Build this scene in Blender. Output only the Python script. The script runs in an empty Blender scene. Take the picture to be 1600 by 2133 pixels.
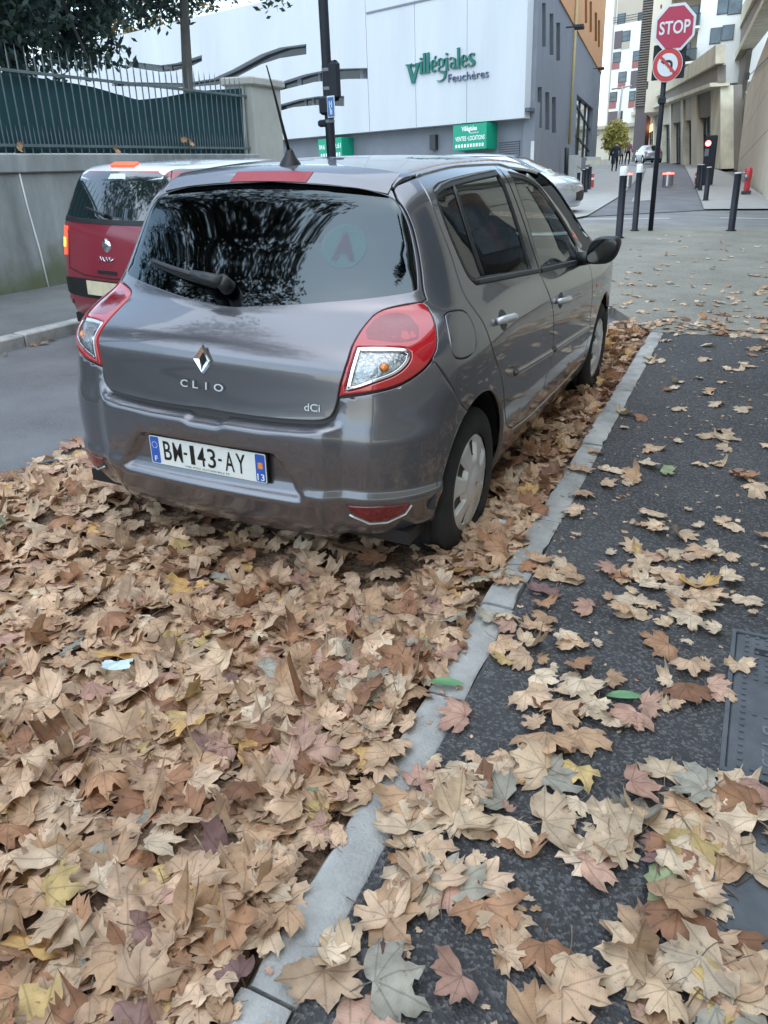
import bpy, math, random
import numpy as np
from mathutils import Matrix, Vector, Quaternion
from mathutils.geometry import delaunay_2d_cdt

SC = bpy.context.scene
COL = SC.collection
rnd = random.Random(7)
NR = np.random.RandomState(11)

# ------------------------------------------------------------------ camera
FPX = 1577.855                      # focal length for a 1600 px wide frame
_yaw, _pitch, _roll = -0.44326, 0.43684, -0.00838
_f = np.array([math.sin(_yaw)*math.cos(_pitch), math.cos(_yaw)*math.cos(_pitch), -math.sin(_pitch)])
_r = np.array([math.cos(_yaw), -math.sin(_yaw), 0.0])
_u = np.cross(_r, _f)
_r2 = math.cos(_roll)*_r + math.sin(_roll)*_u
_u2 = -math.sin(_roll)*_r + math.cos(_roll)*_u
CAMM = np.array([_r2, _u2, _f])
CAMC = np.array([1.70356, -2.66784, 1.47419])
cd = bpy.data.cameras.new('camera')
cd.sensor_fit = 'HORIZONTAL'; cd.sensor_width = 36.0; cd.lens = 36.0*FPX/1600.0
cd.clip_start = 0.05; cd.clip_end = 900.0
cam = bpy.data.objects.new('camera', cd); COL.objects.link(cam)
cam.matrix_world = Matrix(((_r2[0], _u2[0], -_f[0], CAMC[0]), (_r2[1], _u2[1], -_f[1], CAMC[1]), (_r2[2], _u2[2], -_f[2], CAMC[2]), (0, 0, 0, 1)))
SC.camera = cam

# ------------------------------------------------------------------ sky, sun, exposure
SUN_EL, SUN_AZ = math.radians(74), math.radians(178)      # azimuth clockwise from +Y
wd = bpy.data.worlds.new('World'); SC.world = wd; wd.use_nodes = True
nt = wd.node_tree
bg = nt.nodes['Background']
sky = nt.nodes.new('ShaderNodeTexSky'); sky.sky_type = 'NISHITA'; sky.sun_disc = False
sky.sun_elevation = SUN_EL; sky.sun_rotation = SUN_AZ
sky.air_density = 1.0; sky.dust_density = 0.6; sky.ozone_density = 1.5; sky.altitude = 50
# thin even cloud veil: bring the blue of the clear sky towards white
hs = nt.nodes.new('ShaderNodeHueSaturation'); hs.inputs['Saturation'].default_value = 0.74; hs.inputs['Hue'].default_value = 0.485
nt.links.new(sky.outputs[0], hs.inputs['Color']); nt.links.new(hs.outputs[0], bg.inputs[0])
bg.inputs[1].default_value = 0.15
sd = bpy.data.lights.new('sun', 'SUN'); sd.energy = 1.1; sd.angle = math.radians(110); sd.color = (0.92, 0.98, 1.0)
sun = bpy.data.objects.new('sun', sd); COL.objects.link(sun)
_sdir = Vector((math.sin(SUN_AZ)*math.cos(SUN_EL), math.cos(SUN_AZ)*math.cos(SUN_EL), math.sin(SUN_EL)))
sun.rotation_mode = 'QUATERNION'; sun.rotation_quaternion = _sdir.to_track_quat('Z', 'Y')
sun.location = (0, 0, 30)
SC.view_settings.view_transform = 'Standard'; SC.view_settings.look = 'None'
SC.view_settings.gamma = 1.0; SC.view_settings.use_curve_mapping = False
SC.view_settings.exposure = 1.5
SC.cycles.max_bounces = 8; SC.cycles.transparent_max_bounces = 12

# ------------------------------------------------------------------ layout helpers
UP = np.array([-0.048, 0.039, 0.998]); UP = UP/np.linalg.norm(UP)   # plumb line; the street itself climbs a little
QPL = Vector((0, 0, 1)).rotation_difference(Vector(UP))
def zg(y):
    return 0.10 + 0.012*max(0.0, y-6.0)
def ray(u, v):
    return CAMM.T @ np.array([(u-800)/FPX, -(v-1066.5)/FPX, 1.0])
def on_axis(u, v, ax, val):
    d = ray(u, v); return CAMC + d*(val-CAMC[ax])/d[ax]
def on_ground(u, v):
    d = ray(u, v); t0 = 0.5
    for i in range(60000):
        t = 0.5+i*0.004; P = CAMC+d*t
        if P[2] < zg(P[1]): return P
    return CAMC+d*100
class Plane:
    """vertical (plumb) plane through P0 along the level direction e1"""
    def __init__(s, P0, P1):
        s.P0 = np.array(P0, float); e = np.array(P1, float)-s.P0
        e = e-UP*np.dot(e, UP); s.e1 = e/np.linalg.norm(e)
        s.n = np.cross(s.e1, UP)
        if np.dot(CAMC-s.P0, s.n) < 0: s.n = -s.n            # faces the camera
    def px(s, u, v, d=0.0):
        r = ray(u, v); o = s.P0+s.n*d
        t = np.dot(o-CAMC, s.n)/np.dot(r, s.n); return CAMC+r*t
    def st(s, P):
        q = np.asarray(P)-s.P0; return np.array([np.dot(q, s.e1), np.dot(q, UP)])
    def at(s, a, b, d=0.0):
        return s.P0+s.e1*a+UP*b+s.n*d
    def pst(s, u, v, d=0.0):
        return s.st(s.px(u, v, d))

# ------------------------------------------------------------------ mesh helpers
def mesh_obj(name, V, Fc, mat, parent=None, smooth=False, mats=None, midx=None, normals=None):
    me = bpy.data.meshes.new(name)
    V = np.asarray(V, float)
    me.from_pydata([tuple(v) for v in V], [], [tuple(int(i) for i in f) for f in Fc])
    if mats:
        for m in mats: me.materials.append(m)
    elif mat is not None: me.materials.append(mat)
    if midx is not None: me.polygons.foreach_set('material_index', np.asarray(midx, dtype=np.int32))
    if smooth: me.polygons.foreach_set('use_smooth', np.ones(len(me.polygons), bool))
    me.update()
    if normals is not None:
        me.normals_split_custom_set_from_vertices([tuple(n) for n in normals])
    o = bpy.data.objects.new(name, me); COL.objects.link(o)
    if parent is not None: o.parent = parent
    return o
def empty(name, loc=(0, 0, 0), rz=0.0, quat=None):
    o = bpy.data.objects.new(name, None); COL.objects.link(o); o.location = loc
    if quat is not None:
        o.rotation_mode = 'QUATERNION'; o.rotation_quaternion = quat
    else: o.rotation_euler = (0, 0, rz)
    o.empty_display_size = 0.1
    return o
def tag(o, label, cat=None, group=None, kind=None):
    if label: o['label'] = label
    if cat: o['category'] = cat
    if group: o['group'] = group
    if kind: o['kind'] = kind
    return o
def struct(o, label=None, cat=None):
    o['kind'] = 'structure'
    if label: o['label'] = label
    if cat: o['category'] = cat
    return o
class MB:
    def __init__(s): s.v = []; s.f = []; s.m = []; s.cur = 0
    def _a(s, V, Fs):
        b = len(s.v); s.v.extend([tuple(map(float, p)) for p in V])
        for f in Fs: s.f.append(tuple(i+b for i in f)); s.m.append(s.cur)
    def box(s, c, sz, M=None, bev=0.0):
        x, y, z = sz[0]/2, sz[1]/2, sz[2]/2
        if bev <= 0:
            P = [(-x,-y,-z),(x,-y,-z),(x,y,-z),(-x,y,-z),(-x,-y,z),(x,-y,z),(x,y,z),(-x,y,z)]
            Fs = [(3,2,1,0),(4,5,6,7),(0,1,5,4),(1,2,6,5),(2,3,7,6),(3,0,4,7)]
        else:
            b = bev; P = []; Fs = []
            rings = []
            for zz, ins in ((-z, b), (-z+b, 0.0), (z-b, 0.0), (z, b)):
                c_ = b*.6; X, Y = x-ins, y-ins
                ring = [(-X+c_, -Y, zz), (X-c_, -Y, zz), (X, -Y+c_, zz), (X, Y-c_, zz), (X-c_, Y, zz), (-X+c_, Y, zz), (-X, Y-c_, zz), (-X, -Y+c_, zz)]
                rings.append(ring)
            for r in rings: P += r
            for k in range(3):
                for i in range(8):
                    j = (i+1) % 8; Fs.append((k*8+i, k*8+j, (k+1)*8+j, (k+1)*8+i))
            Fs.append(tuple(reversed(range(8)))); Fs.append(tuple(range(24, 32)))
        P = [np.array(p)+0.0 for p in P]
        if M is not None: P = [np.array(M @ Vector(p)) for p in P]
        s._a([p+np.array(c) for p in P], Fs)
    def tube(s, pts, r, n=8, cap=True, flat=1.0):
        pts = [np.array(p, float) for p in pts]; rr = r if hasattr(r, '__len__') else [r]*len(pts)
        P = []; up0 = None
        for i, p in enumerate(pts):
            t = pts[min(i+1, len(pts)-1)]-pts[max(i-1, 0)]; t = t/(np.linalg.norm(t)+1e-9)
            if up0 is None:
                a = np.array([0, 0, 1.0]) if abs(t[2]) < .9 else np.array([1.0, 0, 0])
            else: a = up0
            x = np.cross(a, t); x /= np.linalg.norm(x)+1e-9; y = np.cross(t, x); up0 = y
            for k in range(n):
                an = 2*math.pi*k/n; P.append(p+x*math.cos(an)*rr[i]+y*math.sin(an)*rr[i]*flat)
        Fs = []
        for i in range(len(pts)-1):
            for k in range(n):
                j = (k+1) % n; Fs.append((i*n+k, i*n+j, (i+1)*n+j, (i+1)*n+k))
        if cap:
            Fs.append(tuple(reversed(range(n)))); Fs.append(tuple(range((len(pts)-1)*n, len(pts)*n)))
        s._a(P, Fs)
    def lathe(s, prof, n=24, M=None, a0=0.0, a1=2*math.pi):
        """prof: list of (r, z); about local Z"""
        full = abs(a1-a0-2*math.pi) < 1e-6; m = n if full else n+1
        P = []
        for r, z in prof:
            for k in range(m):
                a = a0+(a1-a0)*k/n; p = Vector((r*math.cos(a), r*math.sin(a), z)); P.append(np.array(M @ p if M is not None else p))
        Fs = []
        for i in range(len(prof)-1):
            for k in range(n):
                j = (k+1) % m; Fs.append((i*m+k, i*m+j, (i+1)*m+j, (i+1)*m+k))
        s._a(P, Fs)
    def quad(s, a, b, c, d): s._a([a, b, c, d], [(0, 1, 2, 3)])
    def poly(s, P): s._a(P, [tuple(range(len(P)))])
    def prism(s, P0, P1):
        n = len(P0); s._a(list(P0)+list(P1), [tuple(range(n-1, -1, -1)), tuple(range(n, 2*n))]+[(i, (i+1) % n, n+(i+1) % n, n+i) for i in range(n)])
    def obj(s, name, mat, parent=None, smooth=False, mats=None):
        return mesh_obj(name, s.v, s.f, mat, parent, smooth, mats, s.m if mats else None)
def auto_smooth(o, ang=35):
    me = o.data; me.polygons.foreach_set('use_smooth', np.ones(len(me.polygons), bool))
    try: me.set_sharp_from_angle(angle=math.radians(ang))
    except Exception: pass
    return o
def inpoly(P, poly):
    P = np.asarray(P, float); x, y = P[:, 0], P[:, 1]; c = np.zeros(len(P), bool)
    q = np.asarray(poly, float); n = len(q); j = n-1
    for i in range(n):
        xi, yi = q[i]; xj, yj = q[j]
        m = ((yi > y) != (yj > y)) & (x < (xj-xi)*(y-yi)/((yj-yi) if yj != yi else 1e-12)+xi)
        c ^= m; j = i
    return c
def dpoly(P, poly, closed=True):
    P = np.asarray(P, float); q = np.asarray(poly, float); d = np.full(len(P), 1e9); n = len(q)
    for i in range(n if closed else n-1):
        a, b = q[i], q[(i+1) % n]; ab = b-a; t = np.clip(((P-a) @ ab)/(ab @ ab+1e-15), 0, 1)
        d = np.minimum(d, np.linalg.norm(P-a-t[:, None]*ab, axis=1))
    return d
def smooth_loop(pts, step, corner=50.0):
    """closed Catmull-Rom through pts, corners sharper than `corner` degrees kept"""
    q = np.asarray(pts, float); n = len(q); out = []
    cor = []
    for i in range(n):
        a = q[i]-q[i-1]; b = q[(i+1) % n]-q[i]
        ca = np.dot(a, b)/(np.linalg.norm(a)*np.linalg.norm(b)+1e-12); cor.append(math.degrees(math.acos(np.clip(ca, -1, 1))) > corner)
    for i in range(n):
        p1, p2 = q[i], q[(i+1) % n]; p0 = q[i-1] if not cor[i] else 2*p1-p2; p3 = q[(i+2) % n] if not cor[(i+1) % n] else 2*p2-p1
        k = max(1, int(np.linalg.norm(p2-p1)/step+.5))
        for j in range(k):
            t = j/k; out.append(.5*((2*p1)+(-p0+p2)*t+(2*p0-5*p1+4*p2-p3)*t*t+(-p0+3*p1-3*p2+p3)*t**3))
    return np.array(out)
def offset_loop(pts, d):
    """grow (d>0) or shrink a closed loop"""
    q = np.asarray(pts, float); n = len(q)
    A = .5*np.sum(q[:, 0]*np.roll(q[:, 1], -1)-np.roll(q[:, 0], -1)*q[:, 1]); sg = 1 if A > 0 else -1
    t = np.roll(q, -1, 0)-np.roll(q, 1, 0); t /= np.linalg.norm(t, axis=1)[:, None]+1e-12
    return q+np.stack([t[:, 1], -t[:, 0]], 1)*d*sg
def cdt(outline, holes=(), grid=.03, extra=None, gx=None):
    loops = [np.asarray(outline, float)]+[np.asarray(h, float) for h in holes]
    V = []; E = []
    for L in loops:
        b = len(V); V += [tuple(p) for p in L]; E += [(b+i, b+(i+1) % len(L)) for i in range(len(L))]
    if grid:
        gx = gx or grid
        mn = loops[0].min(0); mx = loops[0].max(0)
        X, Y = np.meshgrid(np.arange(mn[0]+gx/2, mx[0], gx), np.arange(mn[1]+grid/2, mx[1], grid))
        X[1::2] += gx/2
        G = np.stack([X.ravel(), Y.ravel()], 1)
        k = inpoly(G, loops[0])
        for h in loops[1:]: k &= ~inpoly(G, h)
        G = G[k]
        if len(G):
            d = np.full(len(G), 1e9)
            for L in loops: d = np.minimum(d, dpoly(G, L))
            G = G[d > .45*min(grid, gx)]; V += [tuple(p) for p in G]
    r = delaunay_2d_cdt([Vector(v) for v in V], E, [], 1, 1e-6)
    VV = np.array([tuple(v) for v in r[0]]); TT = [tuple(f) for f in r[2]]
    if holes and TT:
        c = np.array([VV[list(t)].mean(0) for t in TT]); bad = np.zeros(len(TT), bool)
        for h in loops[1:]: bad |= inpoly(c, h)
        TT = [t for t, q in zip(TT, bad) if not q]
    return VV, TT
def text_verts(s, size=1.0, res=3, bold=0.0, sx=1.0, shear=0.0, depth=0.0):
    cu = bpy.data.curves.new('t', 'FONT'); cu.body = s; cu.size = size; cu.resolution_u = res; cu.offset = bold; cu.shear = shear
    cu.align_x = 'CENTER'; cu.align_y = 'CENTER'; cu.extrude = depth
    o = bpy.data.objects.new('t', cu); COL.objects.link(o)
    dg = bpy.context.evaluated_depsgraph_get(); me = bpy.data.meshes.new_from_object(o.evaluated_get(dg))
    V = np.array([tuple(v.co) for v in me.vertices]) if len(me.vertices) else np.zeros((0, 3)); Fs = [tuple(p.vertices) for p in me.polygons]
    bpy.data.objects.remove(o); bpy.data.curves.remove(cu); bpy.data.meshes.remove(me)
    V[:, 0] *= sx
    return V, Fs
def put_text(name, s, mapf, mat, parent=None, size=1.0, bold=0.0, sx=1.0, shear=0.0, depth=0.0, fit=None):
    """mapf(array Nx3 local x,y,depth)->world Nx3 ; fit=(w,h) rescales the block"""
    V, Fs = text_verts(s, size, 4, bold, sx, shear, depth)
    if fit:
        mn = V.min(0); mx = V.max(0); V[:, 0] = (V[:, 0]-(mn[0]+mx[0])/2)*fit[0]/(mx[0]-mn[0]); V[:, 1] = (V[:, 1]-(mn[1]+mx[1])/2)*fit[1]/(mx[1]-mn[1])
    return mesh_obj(name, mapf(V), Fs, mat, parent)

# ------------------------------------------------------------------ materials
def _in(b, name, v):
    if name in b.inputs: b.inputs[name].default_value = v
def col4(c): return (c[0], c[1], c[2], 1.0)
MATS = {}
def pm(name, base, rough=.6, metal=0.0, var=.12, vs=6.0, bump=0.0, bs=80.0, coat=0.0, spec=.5, rvar=.0, base2=None, detail=6, emit=None, estr=0.0, stretch=None, trans=0.0):
    m = bpy.data.materials.new(name); m.use_nodes = True; t = m.node_tree; b = t.nodes['Principled BSDF']
    _in(b, 'Roughness', rough); _in(b, 'Metallic', metal); _in(b, 'Coat Weight', coat); _in(b, 'Coat Roughness', .04); _in(b, 'Specular IOR Level', spec)
    _in(b, 'Base Color', col4(base))
    if emit: _in(b, 'Emission Color', col4(emit)); _in(b, 'Emission Strength', estr)
    tc = t.nodes.new('ShaderNodeTexCoord'); src = tc.outputs['Object']
    if stretch:
        mp = t.nodes.new('ShaderNodeMapping'); mp.inputs['Scale'].default_value = stretch; t.links.new(src, mp.inputs[0]); src = mp.outputs[0]
    if var > 0 or base2:
        n = t.nodes.new('ShaderNodeTexNoise'); n.inputs['Scale'].default_value = vs; n.inputs['Detail'].default_value = detail; n.inputs['Roughness'].default_value = .62
        t.links.new(src, n.inputs['Vector'])
        r = t.nodes.new('ShaderNodeValToRGB'); r.color_ramp.elements[0].position = .32; r.color_ramp.elements[1].position = .68
        c0 = [c*(1-var) for c in base]; c1 = [min(1, c*(1+var)) for c in (base2 or base)]
        r.color_ramp.elements[0].color = col4(c0); r.color_ramp.elements[1].color = col4(c1)
        t.links.new(n.outputs['Fac'], r.inputs[0]); t.links.new(r.outputs[0], b.inputs['Base Color'])
        if rvar > 0:
            mr = t.nodes.new('ShaderNodeMapRange'); mr.inputs[3].default_value = max(0, rough-rvar); mr.inputs[4].default_value = min(1, rough+rvar)
            t.links.new(n.outputs['Fac'], mr.inputs[0]); t.links.new(mr.outputs[0], b.inputs['Roughness'])
    if bump > 0:
        n2 = t.nodes.new('ShaderNodeTexNoise'); n2.inputs['Scale'].default_value = bs; n2.inputs['Detail'].default_value = 4
        t.links.new(src, n2.inputs['Vector'])
        bp = t.nodes.new('ShaderNodeBump'); bp.inputs['Strength'].default_value = bump; bp.inputs['Distance'].default_value = .01
        t.links.new(n2.outputs['Fac'], bp.inputs['Height']); t.links.new(bp.outputs[0], b.inputs['Normal'])
    MATS[name] = m
    return m
def glass(name, tint, refl=1.0, ior=1.5, rough=0.0, gt=(1, 1, 1)):
    m = bpy.data.materials.new(name); m.use_nodes = True; t = m.node_tree; t.nodes.clear()
    o = t.nodes.new('ShaderNodeOutputMaterial'); mx = t.nodes.new('ShaderNodeMixShader'); tr = t.nodes.new('ShaderNodeBsdfTransparent'); gl = t.nodes.new('ShaderNodeBsdfGlossy'); fr = t.nodes.new('ShaderNodeFresnel')
    tr.inputs[0].default_value = col4(tint); gl.inputs['Roughness'].default_value = rough; gl.inputs[0].default_value = (refl*gt[0], refl*gt[1], refl*gt[2], 1); fr.inputs[0].default_value = ior
    t.links.new(fr.outputs[0], mx.inputs[0]); t.links.new(tr.outputs[0], mx.inputs[1]); t.links.new(gl.outputs[0], mx.inputs[2]); t.links.new(mx.outputs[0], o.inputs[0])
    return m
# ================================================================== car body surface
def PL(xs, ys):
    xs = np.array(xs, float); ys = np.array(ys, float); h = np.diff(xs); d = np.diff(ys)/h
    m = np.zeros_like(ys); m[0] = d[0]; m[-1] = d[-1]
    for i in range(1, len(xs)-1):
        if d[i-1]*d[i] > 0:
            w1 = 2*h[i]+h[i-1]; w2 = h[i]+2*h[i-1]; m[i] = (w1+w2)/(w1/d[i-1]+w2/d[i])
    def f(x):
        x = np.clip(np.asarray(x, float), xs[0], xs[-1]); i = np.clip(np.searchsorted(xs, x, side='right')-1, 0, len(xs)-2)
        t = (x-xs[i])/h[i]
        return ((1+2*t)*(1-t)**2)*ys[i]+t*(1-t)**2*h[i]*m[i]+t*t*(3-2*t)*ys[i+1]+t*t*(t-1)*h[i]*m[i+1]
    return f
def sm(a, b, x):
    t = np.clip((x-a)/(b-a), 0, 1); return t*t*(3-2*t)
def rmax(a, b, k):
    u = np.maximum(a+k, 0); v = np.maximum(b+k, 0)
    return np.minimum(np.maximum(a+k, b+k), 0)+np.sqrt(u*u+v*v)-k
class Surf:
    """smooth body: side width field, rear and front profiles and roof line blended with rounded corners.
    chart (u, z): u runs round the car at height z (u = y along the right side)."""
    def __init__(s, Rc, Rk, Wz, Wlo, Whi, Hy, Fc, belt=(.80, 1.05), CX=.36, Y0=.20, Y1=2.55, RR=.5, krear=(.20, .11), ktop=.075, dz=0.0):
        s.Rc, s.Rk, s.Wz, s.Wlo, s.Whi, s.Hy, s.Fc = [PL(*q) for q in (Rc, Rk, Wz, Wlo, Whi, Hy, Fc)]
        s.belt = belt; s.CX, s.Y0, s.Y1, s.RR = CX, Y0, Y1, RR; s.A = RR*math.pi/2; s.krear = krear; s.ktop = ktop
        s.uc = Y0-s.A-CX; s.uf = Y1+s.A+CX; s.per = 2*(s.uf-s.uc)
    def F(s, x, y, z):
        m = sm(s.belt[0], s.belt[1], z)
        a = np.abs(x)-(s.Wz(z)+s.Wlo(y)*(1-m)+s.Whi(y)*m)
        b = (s.Rc(z)+s.Rk(z)*x*x-y)*.8
        d = y-(s.Fc(z)-.22*x*x-.10*x**4)
        c = (z-(s.Hy(y)-.055*x*x-.16*x**4*sm(2.2, .8, y)))*.85
        g = rmax(a, b, s.krear[0]-s.krear[1]*sm(s.belt[0], s.belt[1]-.03, z))
        return rmax(rmax(g, d, .18), c, s.ktop)
    def grad(s, P):
        e = 2e-3; x, y, z = P[:, 0], P[:, 1], P[:, 2]
        g = np.stack([s.F(x+e, y, z)-s.F(x-e, y, z), s.F(x, y+e, z)-s.F(x, y-e, z), s.F(x, y, z+e)-s.F(x, y, z-e)], -1)
        return g/np.maximum(np.linalg.norm(g, axis=1, keepdims=True), 1e-9)
    def hit(s, O, D, tmax=2.4, n=46):
        lo = np.zeros(len(O)); hi = np.full(len(O), tmax); found = np.zeros(len(O), bool); prev = np.zeros(len(O))
        for t in np.linspace(0, tmax, n):
            P = O+D*t; v = s.F(P[:, 0], P[:, 1], P[:, 2]); c = (v > 0) & ~found
            lo[c] = prev[c]; hi[c] = t; found |= c; prev[~found] = t
        for _ in range(19):
            m = .5*(lo+hi); P = O+D*m[:, None]; v = s.F(P[:, 0], P[:, 1], P[:, 2]); hi = np.where(v > 0, m, hi); lo = np.where(v > 0, lo, m)
        return O+D*(.5*(lo+hi))[:, None]
    def side(s, UZ):
        """chart -> (points, normals)"""
        UZ = np.asarray(UZ, float); u = UZ[:, 0].copy(); z = UZ[:, 1]
        fl = np.ones(len(u)); k = u < s.uc; u[k] = 2*s.uc-u[k]; fl[k] = -1; k = u > s.uf; u[k] = 2*s.uf-u[k]; fl[k] = -1
        O = np.zeros((len(u), 3)); D = np.zeros_like(O); O[:, 2] = z; v = u-s.Y0; A = s.A
        q = (v >= 0) & (u <= s.Y1); O[q, 1] = u[q]; D[q, 0] = 1
        q = (v < 0) & (v > -A); th = -v[q]/s.RR; O[q, 0] = s.CX; O[q, 1] = s.Y0; D[q, 0] = np.cos(th); D[q, 1] = -np.sin(th)
        q = v <= -A; O[q, 0] = s.CX+(v[q]+A); O[q, 1] = s.Y0; D[q, 1] = -1
        w = u-s.Y1
        q = (w > 0) & (w < A); th = w[q]/s.RR; O[q, 0] = s.CX; O[q, 1] = s.Y1; D[q, 0] = np.cos(th); D[q, 1] = np.sin(th)
        q = w >= A; O[q, 0] = s.CX-(w[q]-A); O[q, 1] = s.Y1; D[q, 1] = 1
        P = s.hit(O, D); P[:, 0] *= fl
        return P, s.grad(P)
    def top(s, XY):
        XY = np.asarray(XY, float); O = np.stack([XY[:, 0], XY[:, 1], np.full(len(XY), .55)], 1); D = np.zeros_like(O); D[:, 2] = 1
        P = s.hit(O, D, 1.3, 34); return P, s.grad(P)
    def to_uz(s, P):
        x, y, z = P
        if s.Y0 <= y <= s.Y1: return y, z
        if y < s.Y0: return (s.Y0-s.RR*math.atan2(s.Y0-y, x-s.CX), z) if x > s.CX else (s.Y0-s.A-(s.CX-x), z)
        return (s.Y1+s.RR*math.atan2(y-s.Y1, x-s.CX), z) if x > s.CX else (s.Y1+s.A+(s.CX-x), z)
    def patch(s, name, outline, mat, parent, holes=(), off=0.0, grid=.03, rim=(.004, .012), gap=.0025, mirror=False, chart='side', smooth_step=.02, corner=50, gx=None, raw=False):
        """a body panel: outline in the chart, laid on the body, edges rolled inwards"""
        OL = np.asarray(outline) if raw else smooth_loop(outline, smooth_step, corner)
        HL = [np.asarray(h) if raw else smooth_loop(h, smooth_step, corner) for h in holes]
        V2, T = cdt(OL, HL, grid, gx=gx)
        P, N = (s.side if chart == 'side' else s.top)(V2)
        o = off(V2) if callable(off) else off
        var = callable(off)
        P = P+N*(o[:, None] if var else o)
        T = [t for t in T if len(set(t)) == 3]
        # orient along normals
        Ta = np.array(T); fn = np.cross(P[Ta[:, 1]]-P[Ta[:, 0]], P[Ta[:, 2]]-P[Ta[:, 0]]); flip = np.sum(fn*(N[Ta[:, 0]]+N[Ta[:, 1]]+N[Ta[:, 2]]), 1) < 0
        Ta[flip] = Ta[flip][:, ::-1]
        E = {}
        for t in Ta:
            for a, b in ((t[0], t[1]), (t[1], t[2]), (t[2], t[0])): E[(a, b)] = 1
        bd = [(a, b) for (a, b) in E if (b, a) not in E]
        Vs = list(P); Ns = list(N); Fs = [tuple(t) for t in Ta]
        if bd:
            out = {}
            for a, b in bd:
                t = P[b]-P[a]; d = np.cross(t, N[a]); 
                for i in (a, b): out[i] = out.get(i, 0)+d/(np.linalg.norm(d)+1e-12)
            idx1 = {}; idx2 = {}
            for i, d in out.items():
                d = d/(np.linalg.norm(d)+1e-12); w, dp = rim
                p0 = P[i]; Vs[i] = p0-d*(gap+w)
                idx1[i] = len(Vs); Vs.append(p0-d*(gap+.3*w)-N[i]*w*.35); n1 = N[i]+d; Ns.append(n1/np.linalg.norm(n1))
                idx2[i] = len(Vs); Vs.append(p0-d*gap-N[i]*dp); n2 = d+N[i]*.15; Ns.append(n2/np.linalg.norm(n2))
            for a, b in bd:
                Fs.append((b, a, idx1[a], idx1[b])); Fs.append((idx1[b], idx1[a], idx2[a], idx2[b]))
        Vs = np.array(Vs); Ns = np.array(Ns)
        if mirror:
            Vs = Vs*np.array([-1, 1, 1]); Ns = Ns*np.array([-1, 1, 1]); Fs = [tuple(reversed(f)) for f in Fs]
        return mesh_obj(name, Vs, Fs, mat, parent, True, normals=None if var else Ns)
    def ribbon(s, name, line, w, h, mat, parent, off=0.0, mirror=False, chart='side', closed=False, step=.03):
        """half-round strip of width w and height h along a chart line"""
        q = np.asarray(line, float)
        if closed: q = smooth_loop(q, step)
        else:
            L = []
            for a, b in zip(q[:-1], q[1:]):
                k = max(1, int(np.linalg.norm(b-a)/step)); L += [a+(b-a)*j/k for j in range(k)]
            q = np.array(L+[q[-1]])
        P, N = (s.side if chart == 'side' else s.top)(q)
        n = len(P); T = np.roll(P, -1, 0)-np.roll(P, 1, 0)
        if not closed: T[0] = P[1]-P[0]; T[-1] = P[-1]-P[-2]
        T /= np.linalg.norm(T, axis=1)[:, None]+1e-12; B = np.cross(N, T)
        prof = [(-.5, -.3), (-.42, .55), (-.2, 1), (.2, 1), (.42, .55), (.5, -.3)]
        V = np.concatenate([P+B*(a*w)+N*(off+b*h) for a, b in prof]); Fs = []
        m = n if closed else n-1
        for k in range(len(prof)-1):
            for i in range(m):
                j = (i+1) % n; Fs.append((k*n+i, k*n+j, (k+1)*n+j, (k+1)*n+i))
        if not closed: Fs.append(tuple(k*n for k in range(len(prof)))); Fs.append(tuple(k*n+n-1 for k in reversed(range(len(prof)))))
        if mirror: V = V*np.array([-1, 1, 1]); Fs = [tuple(reversed(f)) for f in Fs]
        Fs = [tuple(reversed(f)) for f in Fs]
        return mesh_obj(name, V, Fs, mat, parent, True)
    def shell(s, name, mat, parent, off=-.014, z0=.2, z1=1.38, holes=(), wheels=(), tophole=(), du=.04):
        nu = int(s.per/du); nz = int((z1-z0)/.03)
        U, Z = np.meshgrid(s.uc+np.arange(nu)*s.per/nu, np.linspace(z0, z1, nz+1)); UZ = np.stack([U.ravel(), Z.ravel()], 1)
        P, N = s.side(UZ); V = P+N*off
        cu = UZ.copy(); k = cu[:, 0] > s.uf; cu[k, 0] = 2*s.uf-cu[k, 0]
        bad = np.zeros(len(cu), bool)
        bad |= np.abs(s.F(P[:, 0], P[:, 1], P[:, 2])) > .015
        for h in holes: bad |= inpoly(cu, h)
        for wy, wz, wr in wheels: bad |= (np.hypot(P[:, 1]-wy, P[:, 2]-wz) < wr) & (np.abs(P[:, 0]) > .5)
        Fs = []
        for r in range(nz):
            for i in range(nu):
                j = (i+1) % nu; f = (r*nu+i, r*nu+j, (r+1)*nu+j, (r+1)*nu+i)
                if not any(bad[q] for q in f): Fs.append(f)
        return mesh_obj(name, V, Fs, mat, parent, True)
# ================================================================== the parked grey hatchback
PAINT = pm('paint_grey', (.142, .140, .152), rough=.27, metal=.70, var=.04, vs=2.0, coat=1.0)
PAINT_DK = pm('paint_grey_inner', (.05, .047, .047), rough=.5, metal=.3, var=0)
BLACKP = pm('black_plastic', (.012, .012, .013), rough=.45, var=.1)
BLACKG = pm('black_gloss', (.008, .008, .009), rough=.15, var=0, coat=.5)
RUBBER = pm('tyre_rubber', (.014, .014, .015), rough=.85, var=.35, vs=14, bump=.15, bs=120)
CHROME = pm('chrome', (.78, .78, .80), rough=.10, metal=1.0, var=0)
LETTER = pm('badge_silver', (.62, .63, .65), rough=.3, metal=.35, var=0)
SILVER = pm('silver_plastic', (.62, .63, .64), rough=.30, metal=.55, var=.08, vs=9)
HANDLE = pm('handle_silver', (.56, .57, .58), rough=.3, metal=.45, var=.03)
REDLENS = pm('red_lens', (.42, .006, .012), rough=.08, var=.0, coat=1.0, spec=.6)
REDDEEP = pm('red_lens_deep', (.22, .003, .008), rough=.12, var=.15, vs=60, coat=1.0)
REDDARK = pm('red_reflector', (.13, .006, .010), rough=.25, var=.3, vs=90, bump=.3, bs=180, coat=1.0)
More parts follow.
